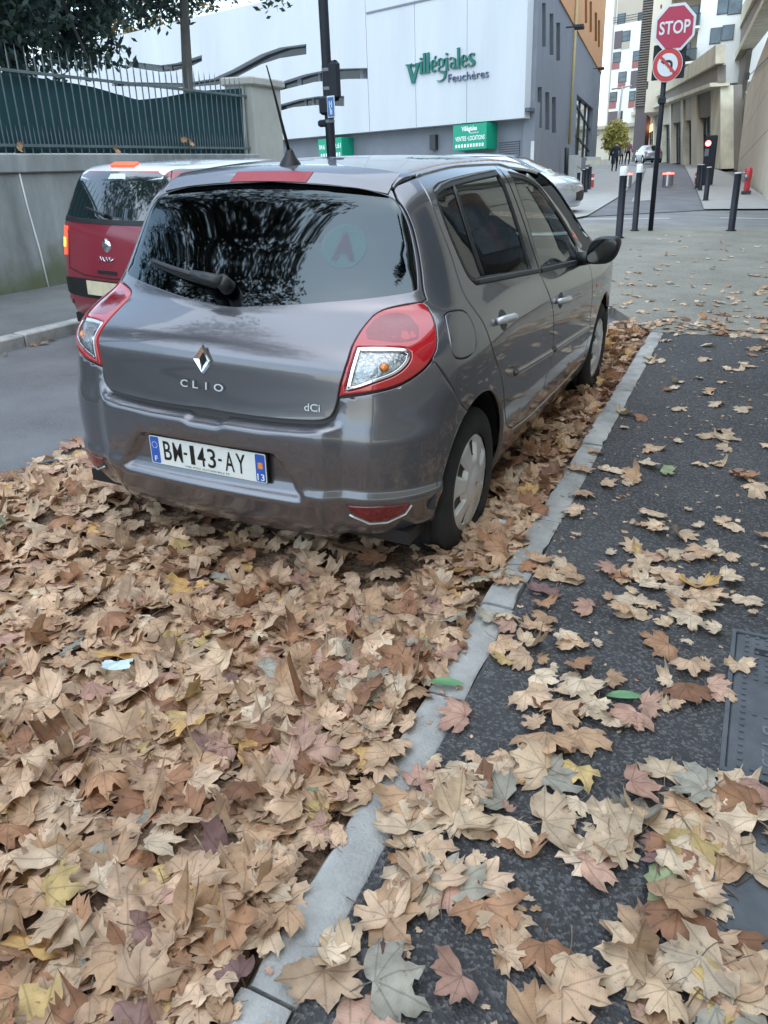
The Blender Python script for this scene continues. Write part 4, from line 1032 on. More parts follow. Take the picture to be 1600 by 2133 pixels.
    # piled against the rear wheel
    for i in range(26):
        x = .92+r.uniform(-.04, .10); y = r.uniform(-.48, .30); add(x, y, .01+float(bed_height(x, y))*.75+r.uniform(0, .05), r.uniform(.13, .19), 'gut', r.uniform(5, 45))
    # under the car: smaller, broken
    for i in range(620):
        x = r.uniform(-.8, .9); y = r.uniform(-.5, 3.3)
        if (abs(y-FW) < .3 or abs(y-RW) < .3) and abs(abs(x)-.735) < .12: continue
        add(x, y, .01+r.uniform(0, .018), r.uniform(.05, .12), 'bed', abs(r.normal(0, 10)))
    # pavement: drifts near the front right, thin farther up
    def dens(x, y):
        d = .22
        d += 1.5*math.exp(-((y+1.62)/.42)**2)+.80*math.exp(-((y+.30-.12*(x-1.5))/.22)**2)*sm(1.25, 1.7, x)+.45*math.exp(-((y+.95)/.35)**2)
        d += .25*math.exp(-((x-kx(y)-KW-.12)/.16)**2)*sm(-.05, -.5, y)
        d += .25*math.exp(-((y-.55)/.3)**2)*sm(1.3, 2.2, x)
        return d
    k = 0
    while k < 600:
        y = r.uniform(-2.5, 1.1); x = r.uniform(kx(y)+(.12 if y < -.4 else .05), 2.9)
        if r.rand()*1.3 > dens(x, y): continue
        if x > 1.78 and -1.02 < y < -.40 and r.rand() < .78: continue
        k += 1; z = .101+r.uniform(0, .014)
        sz = (r.uniform(.13, .205) if y < -1.0 else r.uniform(.11, .18)) if r.rand() < .66 else r.uniform(.04, .10)
        add(x, y, z, sz, 'pave', abs(r.normal(0, 6)), curl=r.normal(.05, .12))
    for i in range(16):    # leaves lying over the kerb
        y = r.uniform(-2.3, -.3); x = kx(y)+r.uniform(-.08, .20); add(x, y, .104+r.uniform(0, .012), r.uniform(.10, .17), 'pave', abs(r.normal(0, 9)))
    for i in range(34):    # over the lower iron cover
        y = r.uniform(-1.85, -1.05); add(r.uniform(1.75, 2.3), y, .108+r.uniform(0, .02), r.uniform(.12, .19), 'pave', abs(r.normal(0, 8)), curl=r.normal(.05, .12))
    for i in range(900):   # crumbs of leaf
        y = r.uniform(-2.5, 4.2); x = r.uniform(kx(y)+.0, 3.3); add(x, y, .0995, r.uniform(.012, .036), 'pave', abs(r.normal(0, 6)))
    for i in range(190):
        y = r.uniform(.8, 4.4); x = r.uniform(kx(y)+.10, 4.2); add(x, y, .101, r.uniform(.09, .17), 'far', abs(r.normal(0, 9)))
    for i in range(560):
        y = 4.3+abs(r.normal(0, 1))**1.2*4.2; x = r.uniform(-.2, 6.5)
        if y > 14: continue
        if x < .95 and y < 5: continue
        add(x, y, zg(y)-.002, r.uniform(.08, .15), 'far', abs(r.normal(0, 9)))
    for i in range(130):   # drift at the kerb end
        y = 4.3+abs(r.normal(0, .55)); x = r.uniform(.75, 3.2); add(x, y, zg(y)+.0, r.uniform(.09, .16), 'far', abs(r.normal(0, 12)))
    for i in range(46):    # the far gutter
        y = r.uniform(-1.0, 9); add(-3.93+abs(r.normal(0, .06)), y, zg(y)-.095, r.uniform(.07, .14), 'gut', abs(r.normal(0, 16)))
    # the 300 that show largest are things of their own
    order = sorted(range(len(leaves)), key=lambda i: -(leaves[i]['sc']*(leaves[i]['top'] if leaves[i]['where'] == 'bed' else 1.15)))
    solo = set(order[:300])
    word = dict(tan='tan', pale='pale buff', brown='dark brown', pink='pinkish tan', purple='dull purple', gold='golden yellow', green='greenish', grey='greyish')
    place = dict(pave='lying on the dark asphalt pavement', bed='on top of the leaf drift behind the car', gut='in the gutter drift against the kerb', far='lying on the pale pavement')
    Vm, Fm, Um, Cm = [], [], [], []; b = 0
    for i, L in enumerate(leaves):
        nv = len(L['V']); shade = np.ones((nv, 1)); cc = np.repeat(L['c'][None], nv, 0)
        cc[-12:] *= .62
        if i in solo:
            o = mesh_obj('fallen_leaf', L['V']-np.array(L['pos']), L['F'], M_LEAF, None, True); o.location = L['pos']; add_color_uv(o, cc, L['uv'])
            w = L['where']; big = 'small' if L['V'].ptp(0)[0] < .09 else 'large' if max(np.ptp(L['V'], 0)[:2]) > .17 else ''
            q3 = CAMM @ (np.array(L['pos'])-CAMC); pu = 800+FPX*q3[0]/q3[2]; pv = 1066.5-FPX*q3[1]/q3[2]
            pl_ = place[w]
            if w == 'bed': pl_ = 'in the leaf drift '+('at the left edge' if pu < 160 and pv < 1700 else 'in the bottom left corner' if pv > 1750 and pu < 420 else 'just behind the car' if pv < 1350 else 'beside the kerb' if L['pos'][0] > .72 else 'in the middle of the lane')
            elif w == 'pave': pl_ = 'on the dark pavement '+('along the kerb' if L['pos'][0] < 1.36 else 'by the iron cover' if L['pos'][0] > 1.72 and pv < 1750 else 'at the bottom of the picture' if pv > 1800 else 'in its open middle')
            lab = ' '.join(q for q in (big, word[L['pal']], 'dry leaf', pl_) if q)
            tag(o, lab, 'leaf', 'fallen leaves: '+lab)
        else:
            Vm.append(L['V']); Fm += [tuple(q+b for q in f) for f in L['F']]; Um += L['uv']; Cm.append(cc); b += nv
    o = mesh_obj('leaf_litter', np.concatenate(Vm), Fm, M_LEAF, None, True); add_color_uv(o, np.concatenate(Cm), Um)
    tag(o, 'thick drift of dry brown plane leaves over lane and pavement', 'leaf litter', kind='stuff')
    # two glossy green laurel leaves, one orange scrap
    M_GREEN = pm('green_leaf', (.11, .27, .10), rough=.35, var=.15, vs=20, coat=.2)
    for (u, v, ang, L_, lab) in ((930,1422,8,.10,'fresh green oval leaf resting on the kerb edge'), (1300,1450,4,.105,'fresh green oval leaf lying on the pavement beside a grey-green one')):
        P = on_axis(u, v, 2, .112); Vv = []; Ff = []; n = 10
        for i in range(n+1):
            q = i/n; w = .017*math.sin(math.pi*q)**.75; Vv += [(L_*(q-.5), -w, .006*math.sin(math.pi*q)), (L_*(q-.5), 0, .002), (L_*(q-.5), w, .007*math.sin(math.pi*q))]
        for i in range(n): Ff += [(3*i, 3*i+3, 3*i+4, 3*i+1), (3*i+1, 3*i+4, 3*i+5, 3*i+2)]
        o = mesh_obj('green_leaf', Vv, Ff, M_GREEN, None, True); o.location = tuple(P); o.rotation_euler = (0, 0, math.radians(-ang+25)); tag(o, lab, 'leaf', 'fresh green leaves')
    def scrap(name, u, v, z, w, h, mat, lab, cat, rz=0, tilt=20):
        P = on_axis(u, v, 2, z); Vv = []; Ff = []; n = 5
        rr = np.random.RandomState(int(u+v))
        for i in range(n+1):
            for j in range(n+1): Vv.append(((i/n-.5)*w*(1+rr.uniform(-.12, .12)), (j/n-.5)*h*(1+rr.uniform(-.12, .12)), rr.uniform(0, .012)+.015*(i/n-.5)**2))
        for i in range(n):
            for j in range(n): a = i*(n+1)+j; Ff.append((a, a+n+1, a+n+2, a+1))
        o = mesh_obj(name, Vv, Ff, mat); o.location = tuple(P); o.rotation_euler = (math.radians(tilt), 0, rz); tag(o, lab, cat)
    M_PAP = pm('paper', (.62, .66, .74), rough=.6, var=.12, vs=30)
    scrap('paper_scrap', 1055, 1103, .09, .085, .10, M_PAP, 'crumpled white paper scrap between rear wheel and kerb', 'litter', .5, 35)
    scrap('paper_scrap', 288, 1962, .075, .065, .04, M_PAP, 'small torn white paper scrap among the leaves at the bottom left', 'litter', .4, 10)
    scrap('paper_scrap', 245, 1388, .08, .085, .035, pm('paper_blue', (.55, .66, .68), rough=.6, var=.1), 'pale blue paper scrap in the leaf drift behind the car', 'litter', .5, 10)
    scrap('wrapper', 1090, 960, .05, .11, .05, pm('wrapper_green', (.02, .22, .09), rough=.25, var=.2, vs=25, coat=.6), 'shiny green wrapper lying under the car sill', 'litter', .2, 12)
    scrap('wrapper', 1180, 905, .06, .03, .03, pm('wrapper_red', (.5, .02, .04), rough=.3, var=.1, coat=.5), 'tiny red scrap in the gutter by the kerb', 'litter', .2, 25)
# ================================================================== buildings and street
def slab(name, pl, px, mat, parent, d=0.0, th=.25, holes=(), reveal=None, hmat=None, st=False):
    """flat wall piece on a plumb plane: outline and openings as picture points laid on that plane"""
    O = np.array([p if st else pl.pst(p[0], p[1]) for p in px]); H = [np.array([p if st else pl.pst(p[0], p[1]) for p in h]) for h in holes]
    V2, T = cdt(O, H, 0)
    V = [pl.at(a, b, d) for a, b in V2]; Fs = []
    up = lambda t: np.dot(np.cross(V[t[1]]-V[t[0]], V[t[2]]-V[t[0]]), pl.n) > 0
    for t in T: Fs.append(t if up(t) else tuple(reversed(t)))
    V = list(V)
    def wallring(L, dep):
        n = len(L); b = len(V)
        for a, c in L: V.append(pl.at(a, c, d))
        for a, c in L: V.append(pl.at(a, c, d-dep))
        for i in range(n): Fs.append((b+i, b+(i+1) % n, b+n+(i+1) % n, b+n+i))
    wallring(O, th)
    for h in H: wallring(h, th if reveal is None else reveal)
    return mesh_obj(name, V, Fs, mat, parent)
def rectpx(x0, y0, x1, y1): return [(x0, y0), (x1, y0), (x1, y1), (x0, y1)]
def box_on(name, pl, a0, a1, b0, b1, d0, d1, mat, parent):
    b = MB(); b.prism([pl.at(a0, b0, d0), pl.at(a1, b0, d0), pl.at(a1, b1, d0), pl.at(a0, b1, d0)], [pl.at(a0, b0, d1), pl.at(a1, b0, d1), pl.at(a1, b1, d1), pl.at(a0, b1, d1)]); o = b.obj(name, mat, parent)
    me = o.data; import bmesh; bm = bmesh.new(); bm.from_mesh(me); bmesh.ops.recalc_face_normals(bm, faces=bm.faces); bm.to_mesh(me); bm.free()
    return o
def box_px(name, pl, r, d0, d1, mat, parent):
    s = np.array([pl.pst(*p) for p in rectpx(*r)]); a = s[:, 0]; b = s[:, 1]
    return box_on(name, pl, (a[0]+a[3])/2, (a[1]+a[2])/2, (b[2]+b[3])/2, (b[0]+b[1])/2, d0, d1, mat, parent)
M_WHITE = pm('white_cladding', (.52, .545, .56), rough=.6, var=.07, vs=.9, stretch=(1, 1, .16), detail=9)
M_GREYW = pm('grey_render', (.185, .20, .225), rough=.85, var=.08, vs=1.5, bump=.15, bs=30)
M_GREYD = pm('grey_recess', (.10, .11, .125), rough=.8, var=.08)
M_ORANGE = pm('orange_render', (.56, .28, .12), rough=.85, var=.06, vs=1.2)
M_SLOT = pm('dark_glazing', (.02, .024, .03), rough=.12, var=.2, vs=1.5, spec=.6)
M_GLZ = pm('window_glazing', (.07, .095, .105), rough=.08, var=.5, vs=.9, spec=.8)
M_SIGNG = pm('sign_green', (.0, .30, .17), rough=.45, var=.03)
M_LETG = pm('letter_green', (.0, .13, .10), rough=.5, var=0)
M_LETB = pm('letter_slate', (.09, .12, .20), rough=.5, var=0)
M_LETW = pm('letter_white', (.82, .85, .84), rough=.5, var=0)
M_CREAM = pm('cream_wall', (.62, .56, .44), rough=.85, var=.08, vs=.5, bump=.12, bs=20, stretch=(1, 1, .3))
M_CREAM2 = pm('cream_band', (.56, .53, .40), rough=.9, var=.22, vs=1.2, stretch=(1, 1, .25))
M_BROWN = pm('brown_band', (.205, .185, .155), rough=.85, var=.1, vs=1.5)
M_FARW = pm('far_white', (.78, .78, .73), rough=.8, var=.05, vs=.3)
M_FARB = pm('far_beige', (.46, .40, .32), rough=.8, var=.06, vs=.3)
M_PANR = pm('panel_red', (.33, .13, .12), rough=.7, var=.05)
M_PANB = pm('panel_brown', (.13, .105, .11), rough=.7, var=.05)
M_FRAME = pm('dark_frame', (.03, .033, .037), rough=.5, var=.1)
M_STEEL = pm('dark_blue_steel', (.010, .013, .021), rough=.5, var=.15, vs=8, spec=.35)
M_CONC = pm('wall_concrete', (.25, .265, .26), rough=.9, var=.5, vs=1.5, bump=.4, bs=22, stretch=(1, 1, .35), detail=9)
M_PILLAR = pm('pillar_stone', (.42, .42, .38), rough=.85, var=.12, vs=2, bump=.2, bs=40)
M_FENCE = pm('fence_paint', (.11, .145, .155), rough=.5, var=.2, vs=6)
M_CLOTH = pm('screen_cloth', (.010, .055, .066), rough=.85, var=.15, vs=3)
M_YELP = pm('pipe_ochre', (.38, .31, .15), rough=.6, var=.1)
M_LIGHTG = pm('cabinet_grey', (.50, .51, .49), rough=.6, var=.08)

C0 = np.array([-5.55, 24.40, .31])
PF = Plane(C0, C0+np.array([-.98, .21, 0]))                 # white street front
PS = Plane(C0, C0+np.array([-.15, .99, 0]))                 # grey side
def build_white_building():
    T = empty('white_building', tuple(C0)); tag(T, 'white clad corner building with curved window slots and green shop signs', 'building', 'buildings')
    inv = None
    def own(o): 
        o.parent = T; o.matrix_parent_inverse = Matrix.Translation(-Vector(tuple(C0))); return o
    # the clad front hangs forward of a grey ground floor
    w1 = [(280,129),(320,134),(352,138),(384,134),(416,124),(438,117),(438,130),(412,142),(380,150),(352,152),(312,146),(282,141)]
    w2 = [(250,172),(400,175),(460,166),(500,148),(560,116),(600,102),(655,94.5),(655,116),(600,124),(560,137),(510,163),(470,179),(400,184),(250,181)]
    w3 = [(590,177),(650,157.5),(708,146),(785,144),(785,166.5),(740,167),(672,173),(590,193)]
    w4 = [(590,222),(641,208),(677,202.5),(733,201.6),(733,223),(677,220.5),(627,225),(590,235)]
    slots = [w1, w2, w3, w4]
    e = lambda u: 292-(u-600)*.089
    cuts = [-140, 786, 882.5, 986.5, 1106]
    topv = -420
    for i, (a, b) in enumerate(zip(cuts[:-1], cuts[1:])):
        ax = lambda v, x: x+(v-130)*(.0)       # joints drawn plumb in the plane
        A = PF.pst(a+.4, e(a)); B = PF.pst(b-.4, e(b)); top = 13.5
        tl = [(A[0], top)] if i else [tuple(PF.pst(700,-30)), tuple(PF.pst(640,-10)), tuple(PF.pst(250,80)), (A[0], PF.pst(-60,150)[1])]
        own(slab('cladding_panel', PF, [(A[0], A[1]), (B[0], B[1]), (B[0], top)]+tl, M_WHITE, T, d=.45, th=.40, st=True, holes=[[tuple(PF.pst(*p)) for p in s] for s in (slots if i == 0 else [])], reveal=.38))
    # capping joint between the upper courses
    a = PF.pst(780, 32, ); b = PF.pst(1100, -25)
    own(box_on('cladding_joint', PF, min(a[0], b[0]), max(a[0], b[0]), a[1]-.03, a[1]+.03, .44, .475, M_GREYW, T))
    # glazing behind the slots, split by mullions
    for s in slots:
        q = np.array([PF.pst(*p) for p in s]); mn = q.min(0)-.1; mx = q.max(0)+.1
        g = own(box_on('slot_window', PF, mn[0], mx[0], mn[1], mx[1], .0, .12, M_SLOT, T))
    for (u, v0, v1, wpx) in ((300,126,150,9),(330,126,154,16),(360,130,156,6),(398,126,150,7),(625,165,190,10),(668,150,178,6),(640,206,228,5),(755,142,168,22),(762,142,168,26),(720,200,224,6),(655,204,224,6)):
        s0 = PF.pst(u, v0); s1 = PF.pst(u+wpx, v1); own(box_on('slot_mullion', PF, min(s0[0], s1[0]), max(s0[0], s1[0]), s1[1], s0[1], .12, .16, M_GREYW, T))
    # grey ground floor and soffit
    A = PF.pst(-140, 420); B = PF.pst(1110, 400); z1 = PF.pst(600, 292)[1]
    own(box_on('ground_floor_wall', PF, B[0], A[0], -1.2, z1+.30, -.30, .04, M_GREYW, T))
    own(box_on('soffit', PF, B[0]+.02, A[0], z1+.02, z1+.12, .04, .42, M_GREYD, T))
    # louvre grille
    gr = own(box_px('vent_grille', PF, (1041,294,1084,333), .04, .07, M_GREYD, T))
    s = np.array([PF.pst(*p) for p in rectpx(1041,294,1084,333)])
    for i in range(9):
        z = s[:, 1].min()+(np.ptp(s[:, 1]))*(i+.5)/9; o = box_on('vent_slat', PF, s[:, 0].min(), s[:, 0].max(), z-.012, z+.018, .07, .10, M_GREYW, gr); o.matrix_parent_inverse = gr.matrix_parent_inverse.copy() if False else Matrix.Identity(4)
        o.parent = T; o.matrix_parent_inverse = Matrix.Translation(-Vector(tuple(C0)))
    own(box_px('wall_box', PF, (902,281,914,312), .04, .22, M_FRAME, T))
    own(box_px('notice_strip', PF, (1107,294,1114,345), .05, .06, M_LIGHTG, T))
    # lettering
    L = empty('sign_lettering'); own(L)
    def word(name, s, x0, y0, x1, y1, mat, hh, bold, d=.455, dep=.03, shear=0):
        # baseline runs from (x0,y0) to (x1,y1) in the picture, hh = letter height in metres
        p0 = PF.pst(x0, y0, .45); p1 = PF.pst(x1, y1, .45); ln = np.linalg.norm(p1-p0); ex = (p1-p0)/ln; ey = np.array([-ex[1], ex[0]])*(1 if ex[0] < 0 else 1)
        if ey[1] < 0: ey = -ey
        V, Fs = text_verts(s, 1, 4, bold, 1, shear, .02); mn = V.min(0); mx = V.max(0)
        base = V[:, 1].min() if not any(c in s for c in 'gjpqy') else None
        xs = (V[:, 0]-mn[0])/(mx[0]-mn[0])*ln; 
        cap = .729
        y_ = (V[:, 1]-(0-0.35*cap+0.0))/cap*hh
        o = mesh_obj(name, [PF.at(*(p0+ex*a+ey*b), d+.03+c*1.2) for a, b, c in zip(xs, y_, V[:, 2])], Fs, mat, L)
        return o
    hpx = 1.0/78.0*1.02
    sc = lambda u, v0, v1: abs(PF.pst(u, v0, .45)[1]-PF.pst(u, v1, .45)[1])
    def glyph(name, strokes, mat=M_LETG, d=.46):
        b = MB()
        for poly in strokes:
            P = [PF.pst(*q, .45) for q in poly]; b.prism([PF.at(p[0], p[1], d) for p in P], [PF.at(p[0], p[1], d+.06) for p in P])
        o = b.obj(name, mat, L)
        import bmesh; bm = bmesh.new(); bm.from_mesh(o.data); bmesh.ops.recalc_face_normals(bm, faces=bm.faces); bm.to_mesh(o.data); bm.free(); return o
    z4 = lambda L_: [(820+x/6.667, 80+y/6.667) for x, y in L_]
    glyph('letter', [z4([(178,365),(250,358),(252,372),(240,378),(288,520),(330,378),(318,372),(318,345),(385,335),(385,348),(368,356),(300,620),(262,625),(200,385),(180,380)])])
    def serif_bar(x, yt, yb, w=34):   # an upright stem with small wedge serifs
        return z4([(x-8, yt+8), (x+w-6, yt-4), (x+w-2, yb-16), (x+w+9, yb-10), (x+w+9, yb-2), (x-6, yb+5), (x-6, yb-4), (x, yb-12), (x-2, yt+22), (x-8, yt+18)])
    def dot(x, y, r=17): return z4([(x+r*math.cos(a), y+r*math.sin(a)) for a in np.linspace(0, 2*math.pi, 13)[:-1]])
    def ringpoly(cx, cy, rx, ry, w, a0, a1, n=14, tilt=0):
        o = []
        for i in range(n+1):
            a = math.radians(a0+(a1-a0)*i/n); o.append((cx+rx*math.cos(a), cy-ry*math.sin(a)))
        for i in range(n, -1, -1):
            q = i/n; a = math.radians(a0+(a1-a0)*q); ww = w*(.45+.55*abs(math.cos(a))); o.append((cx+(rx-ww)*math.cos(a), cy-(ry-ww*.5)*math.sin(a)))
        return z4(o)
    glyph('letter', [serif_bar(378, 325, 490)]); glyph('letter', [dot(390, 285)])
    glyph('letter', [serif_bar(425, 205, 485)]); glyph('letter', [serif_bar(475, 198, 478)])
    glyph('letter', [ringpoly(568, 385, 48, 88, 34, 20, 320), z4([(528,398),(606,380),(608,366),(532,378)]), z4([(570,290),(590,240),(602,246),(584,292)])])
    glyph('letter', [ringpoly(668, 335, 48, 62, 28, 0, 360, 20), z4([(655,395),(640,430),(660,452),(735,450),(745,475),(735,540),(700,585),(650,602),(612,592),(615,584),(660,586),(700,560),(715,510),(700,478),(640,470),(622,445),(632,410)]), z4([(700,300),(735,270),(740,282),(712,310)])])
    glyph('letter', [serif_bar(735, 270, 440)]); glyph('letter', [dot(748, 218)])
    glyph('letter', [serif_bar(848, 290, 420, 30), ringpoly(830, 378, 42, 46, 26, 40, 330), ringpoly(825, 305, 50, 44, 24, 10, 165)])
    glyph('letter', [serif_bar(898, 130, 415)])
    glyph('letter', [ringpoly(990, 315, 50, 88, 34, 20, 320), z4([(950,328),(1030,310),(1032,296),(954,308)])])
    glyph('letter', [z4([(1135,205),(1130,240),(1118,242),(1105,218),(1080,222),(1078,248),(1100,275),(1140,305),(1145,345),(1120,380),(1075,392),(1042,385),(1040,350),(1052,346),(1068,378),(1095,376),(1108,352),(1095,330),(1055,300),(1048,255),(1065,222),(1100,202)])])
    word('small_word', 'les', *z4([(252,392)])[0], *z4([(318,384)])[0], M_LETG, sc(870, 134, 142), .0)
    word('small_word', 'Feuchères', *z4([(768,606)])[0], *z4([(1325,530)])[0], M_LETB, sc(960, 146, 164.5), -.012)
    # green box signs
    def boxsign(px, sidepx, lab):
        S = empty('box_sign'); tag(S, lab, 'sign', 'green box signs')
        d1 = .75
        q = np.array([PF.pst(*p, d1) for p in px]); a0, a1 = q[:, 0].min(), q[:, 0].max(); b0 = (q[2, 1]+q[3, 1])/2; b1 = (q[0, 1]+q[1, 1])/2
        box_on('sign_case', PF, a0, a1, b0, b1, .05, d1, M_SIGNG, S)
        return S, a0, a1, b0, b1, d1
    def stext(S, s, a0, a1, b0, b1, d, mat=M_LETW, bold=.02, name='sign_text'):
        V, Fs = text_verts(s, 1, 3, bold); mn = V.min(0); mx = V.max(0)
        x = (V[:, 0]-mn[0])/(mx[0]-mn[0]); y = (V[:, 1]-mn[1])/(mx[1]-mn[1])
        mesh_obj(name, [PF.at(a1+(a0-a1)*p, b0+(b1-b0)*r_, d) for p, r_ in zip(x, y)], Fs, mat, S)
    S, a0, a1, b0, b1, d = boxsign([(944,262),(1012,254),(1013,309),(946,314)], None, 'green box sign reading VENTES LOCATIONS at the building corner'); w = a1-a0; h = b1-b0
    sg = -1 if True else 1
    def X(f): return a1-(a1-a0)*f
    stext(S, 'Villégiales', X(.72), X(.26), b0+h*.68, b0+h*.92, d+.006, bold=.03); stext(S, 'Feuchères', X(.77), X(.50), b0+h*.62, b0+h*.69, d+.006, bold=.0)
    stext(S, 'VENTES', X(.40), X(.07), b0+h*.36, b0+h*.54, d+.006, bold=.02); stext(S, '-', X(.455), X(.43), b0+h*.44, b0+h*.47, d+.006); stext(S, 'LOCATIONS', X(.95), X(.47), b0+h*.36, b0+h*.54, d+.006, bold=.02)
    for i in range(10):
        c = X(.10+.088*i); box_on('sign_dot', PF, c-w*.026, c+w*.026, b0+h*.10, b0+h*.23, d, d+.006, M_LETW, S)
    S, a0, a1, b0, b1, d = boxsign([(664,292),(711,284),(712,330),(665,334)], None, 'green box sign with a telephone number behind the lamp post'); w = a1-a0; h = b1-b0
    stext(S, '04.6', X(.28), X(.04), b0+h*.50, b0+h*.74, d+.006); stext(S, '2.61', X(.96), X(.70), b0+h*.50, b0+h*.74, d+.006)
    for i in range(8):
        c = X(.12+.11*i); box_on('sign_dot', PF, c-w*.03, c+w*.03, b0+h*.14, b0+h*.30, d, d+.006, M_LETW, S)
    # --- side wall: grey below, orange above the slanting line
    slits = [rectpx(1129.5,6,1137,97), rectpx(1145,28,1153,114), rectpx(1159,47,1167,126), rectpx(1120,181,1129,266), rectpx(1136,192,1144.5,270), rectpx(1150,202,1158,276)]
    oslits = [rectpx(1216,-30,1221,48), rectpx(1226,3,1231,67), rectpx(1237,26,1242,86), rectpx(1244,42,1248,98)]
    big = [(1202,196),(1236,226),(1230,330),(1197,324)]
    gl = lambda u: (u-1165)*1.78
    grey = [(1107,430),(1107,-60),(1140,-44.5),(1165,0),(1200,62),(1225,107),(1250,151),(1243,340),(1238,343),(1190,372)]
    base = [PS.pst(*p) for p in grey]
    top = 13.5
    o = slab('side_wall', PS, [tuple(PS.pst(1107,430)), (PS.pst(1107,430)[0], PS.pst(1165,0)[1]+.6)]+[tuple(PS.pst(*p)) for p in ((1165,0),(1200,62),(1225,107),(1252,154))]+[(PS.pst(1252,154)[0], -.6)], M_GREYW, T, th=.35, st=True, holes=[[tuple(PS.pst(*p)) for p in s] for s in slits+[big]], reveal=.25)
    own(o)
    a_l = PS.pst(1165, 0); a_r = PS.pst(1252, 154)
    zt = 17.0
    ol = [(PS.pst(1107,0)[0], a_l[1]+.6), (PS.pst(1107,0)[0], zt), (a_r[0], zt), (a_r[0], a_r[1])]+[tuple(PS.pst(*p)) for p in ((1225,107),(1200,62),(1165,0))]
    own(slab('orange_wall', PS, ol, M_ORANGE, T, d=.06, th=.35, st=True, holes=[[tuple(PS.pst(*p)) for p in s] for s in oslits], reveal=.25))
    for s in slits+oslits:
        q = np.array([PS.pst(*p) for p in s]); own(box_on('slit_window', PS, q[:, 0].min()-.05, q[:, 0].max()+.05, q[:, 1].min()-.05, q[:, 1].max()+.05, -.32, -.22, M_SLOT, T))
    q = np.array([PS.pst(*p) for p in big]); bw = own(box_on('large_window', PS, q[:, 0].min()-.1, q[:, 0].max()+.1, q[:, 1].min()-.1, q[:, 1].max()+.1, -.33, -.20, M_GLZ, T))
    for f in (.30, .62, .85):
        x = q[:, 0].min()+np.ptp(q[:, 0])*f; own(box_on('window_mullion', PS, x-.05, x+.05, q[:, 1].min(), q[:, 1].max(), -.20, -.12, M_FRAME, T))
    for f in (.30, .66):
        z = q[:, 1].min()+np.ptp(q[:, 1])*f; own(box_on('window_transom', PS, q[:, 0].min(), q[:, 0].max(), z-.04, z+.04, -.205, -.125, M_FRAME, T))
    p0 = PS.px(1202, -4, .14); p1 = PS.px(1186, 300, .14)
    b = MB(); b.tube([p0, p1], .07, 8); own(b.obj('down_pipe', M_YELP, T, True))
    for (u, v) in ((1186, 57), (1243, 143)):
        p = PS.px(u-7, v, 0); n = PS.n; b = MB(); b.tube([p, p+n*.45], .035, 6); q = p+n*.55; b.box(q+UP*-.03, (.42, .26, .13), Matrix.Rotation(math.radians(-18), 3, 'X'), .02); ol = b.obj('flood_light', M_FRAME, None); 
        tag(ol, 'dark floodlight bracketed on the grey and orange wall'+(', nearest the corner' if u < 1200 else ', at its far end'), 'light', 'wall floodlights')
    # utility cabinet and pipe at the wall foot
    cb = empty('utility_cabinet'); tag(cb, 'pale grey utility cabinet against the grey side wall', 'cabinet')
    box_px('cabinet_door', PS, (1183,326,1193,378), .0, .45, M_LIGHTG, cb); box_px('cabinet_cap', PS, (1183,349,1193,350.5), .45, .46, M_FRAME, cb)
    q0 = PS.px(1181, 308, .3); q1 = PS.px(1179, 379, .3); b = MB(); b.tube([q0, q1], .10, 8); tag(b.obj('steel_post', M_FRAME, None, True), 'thick dark post beside the utility cabinet', 'post')
    return T
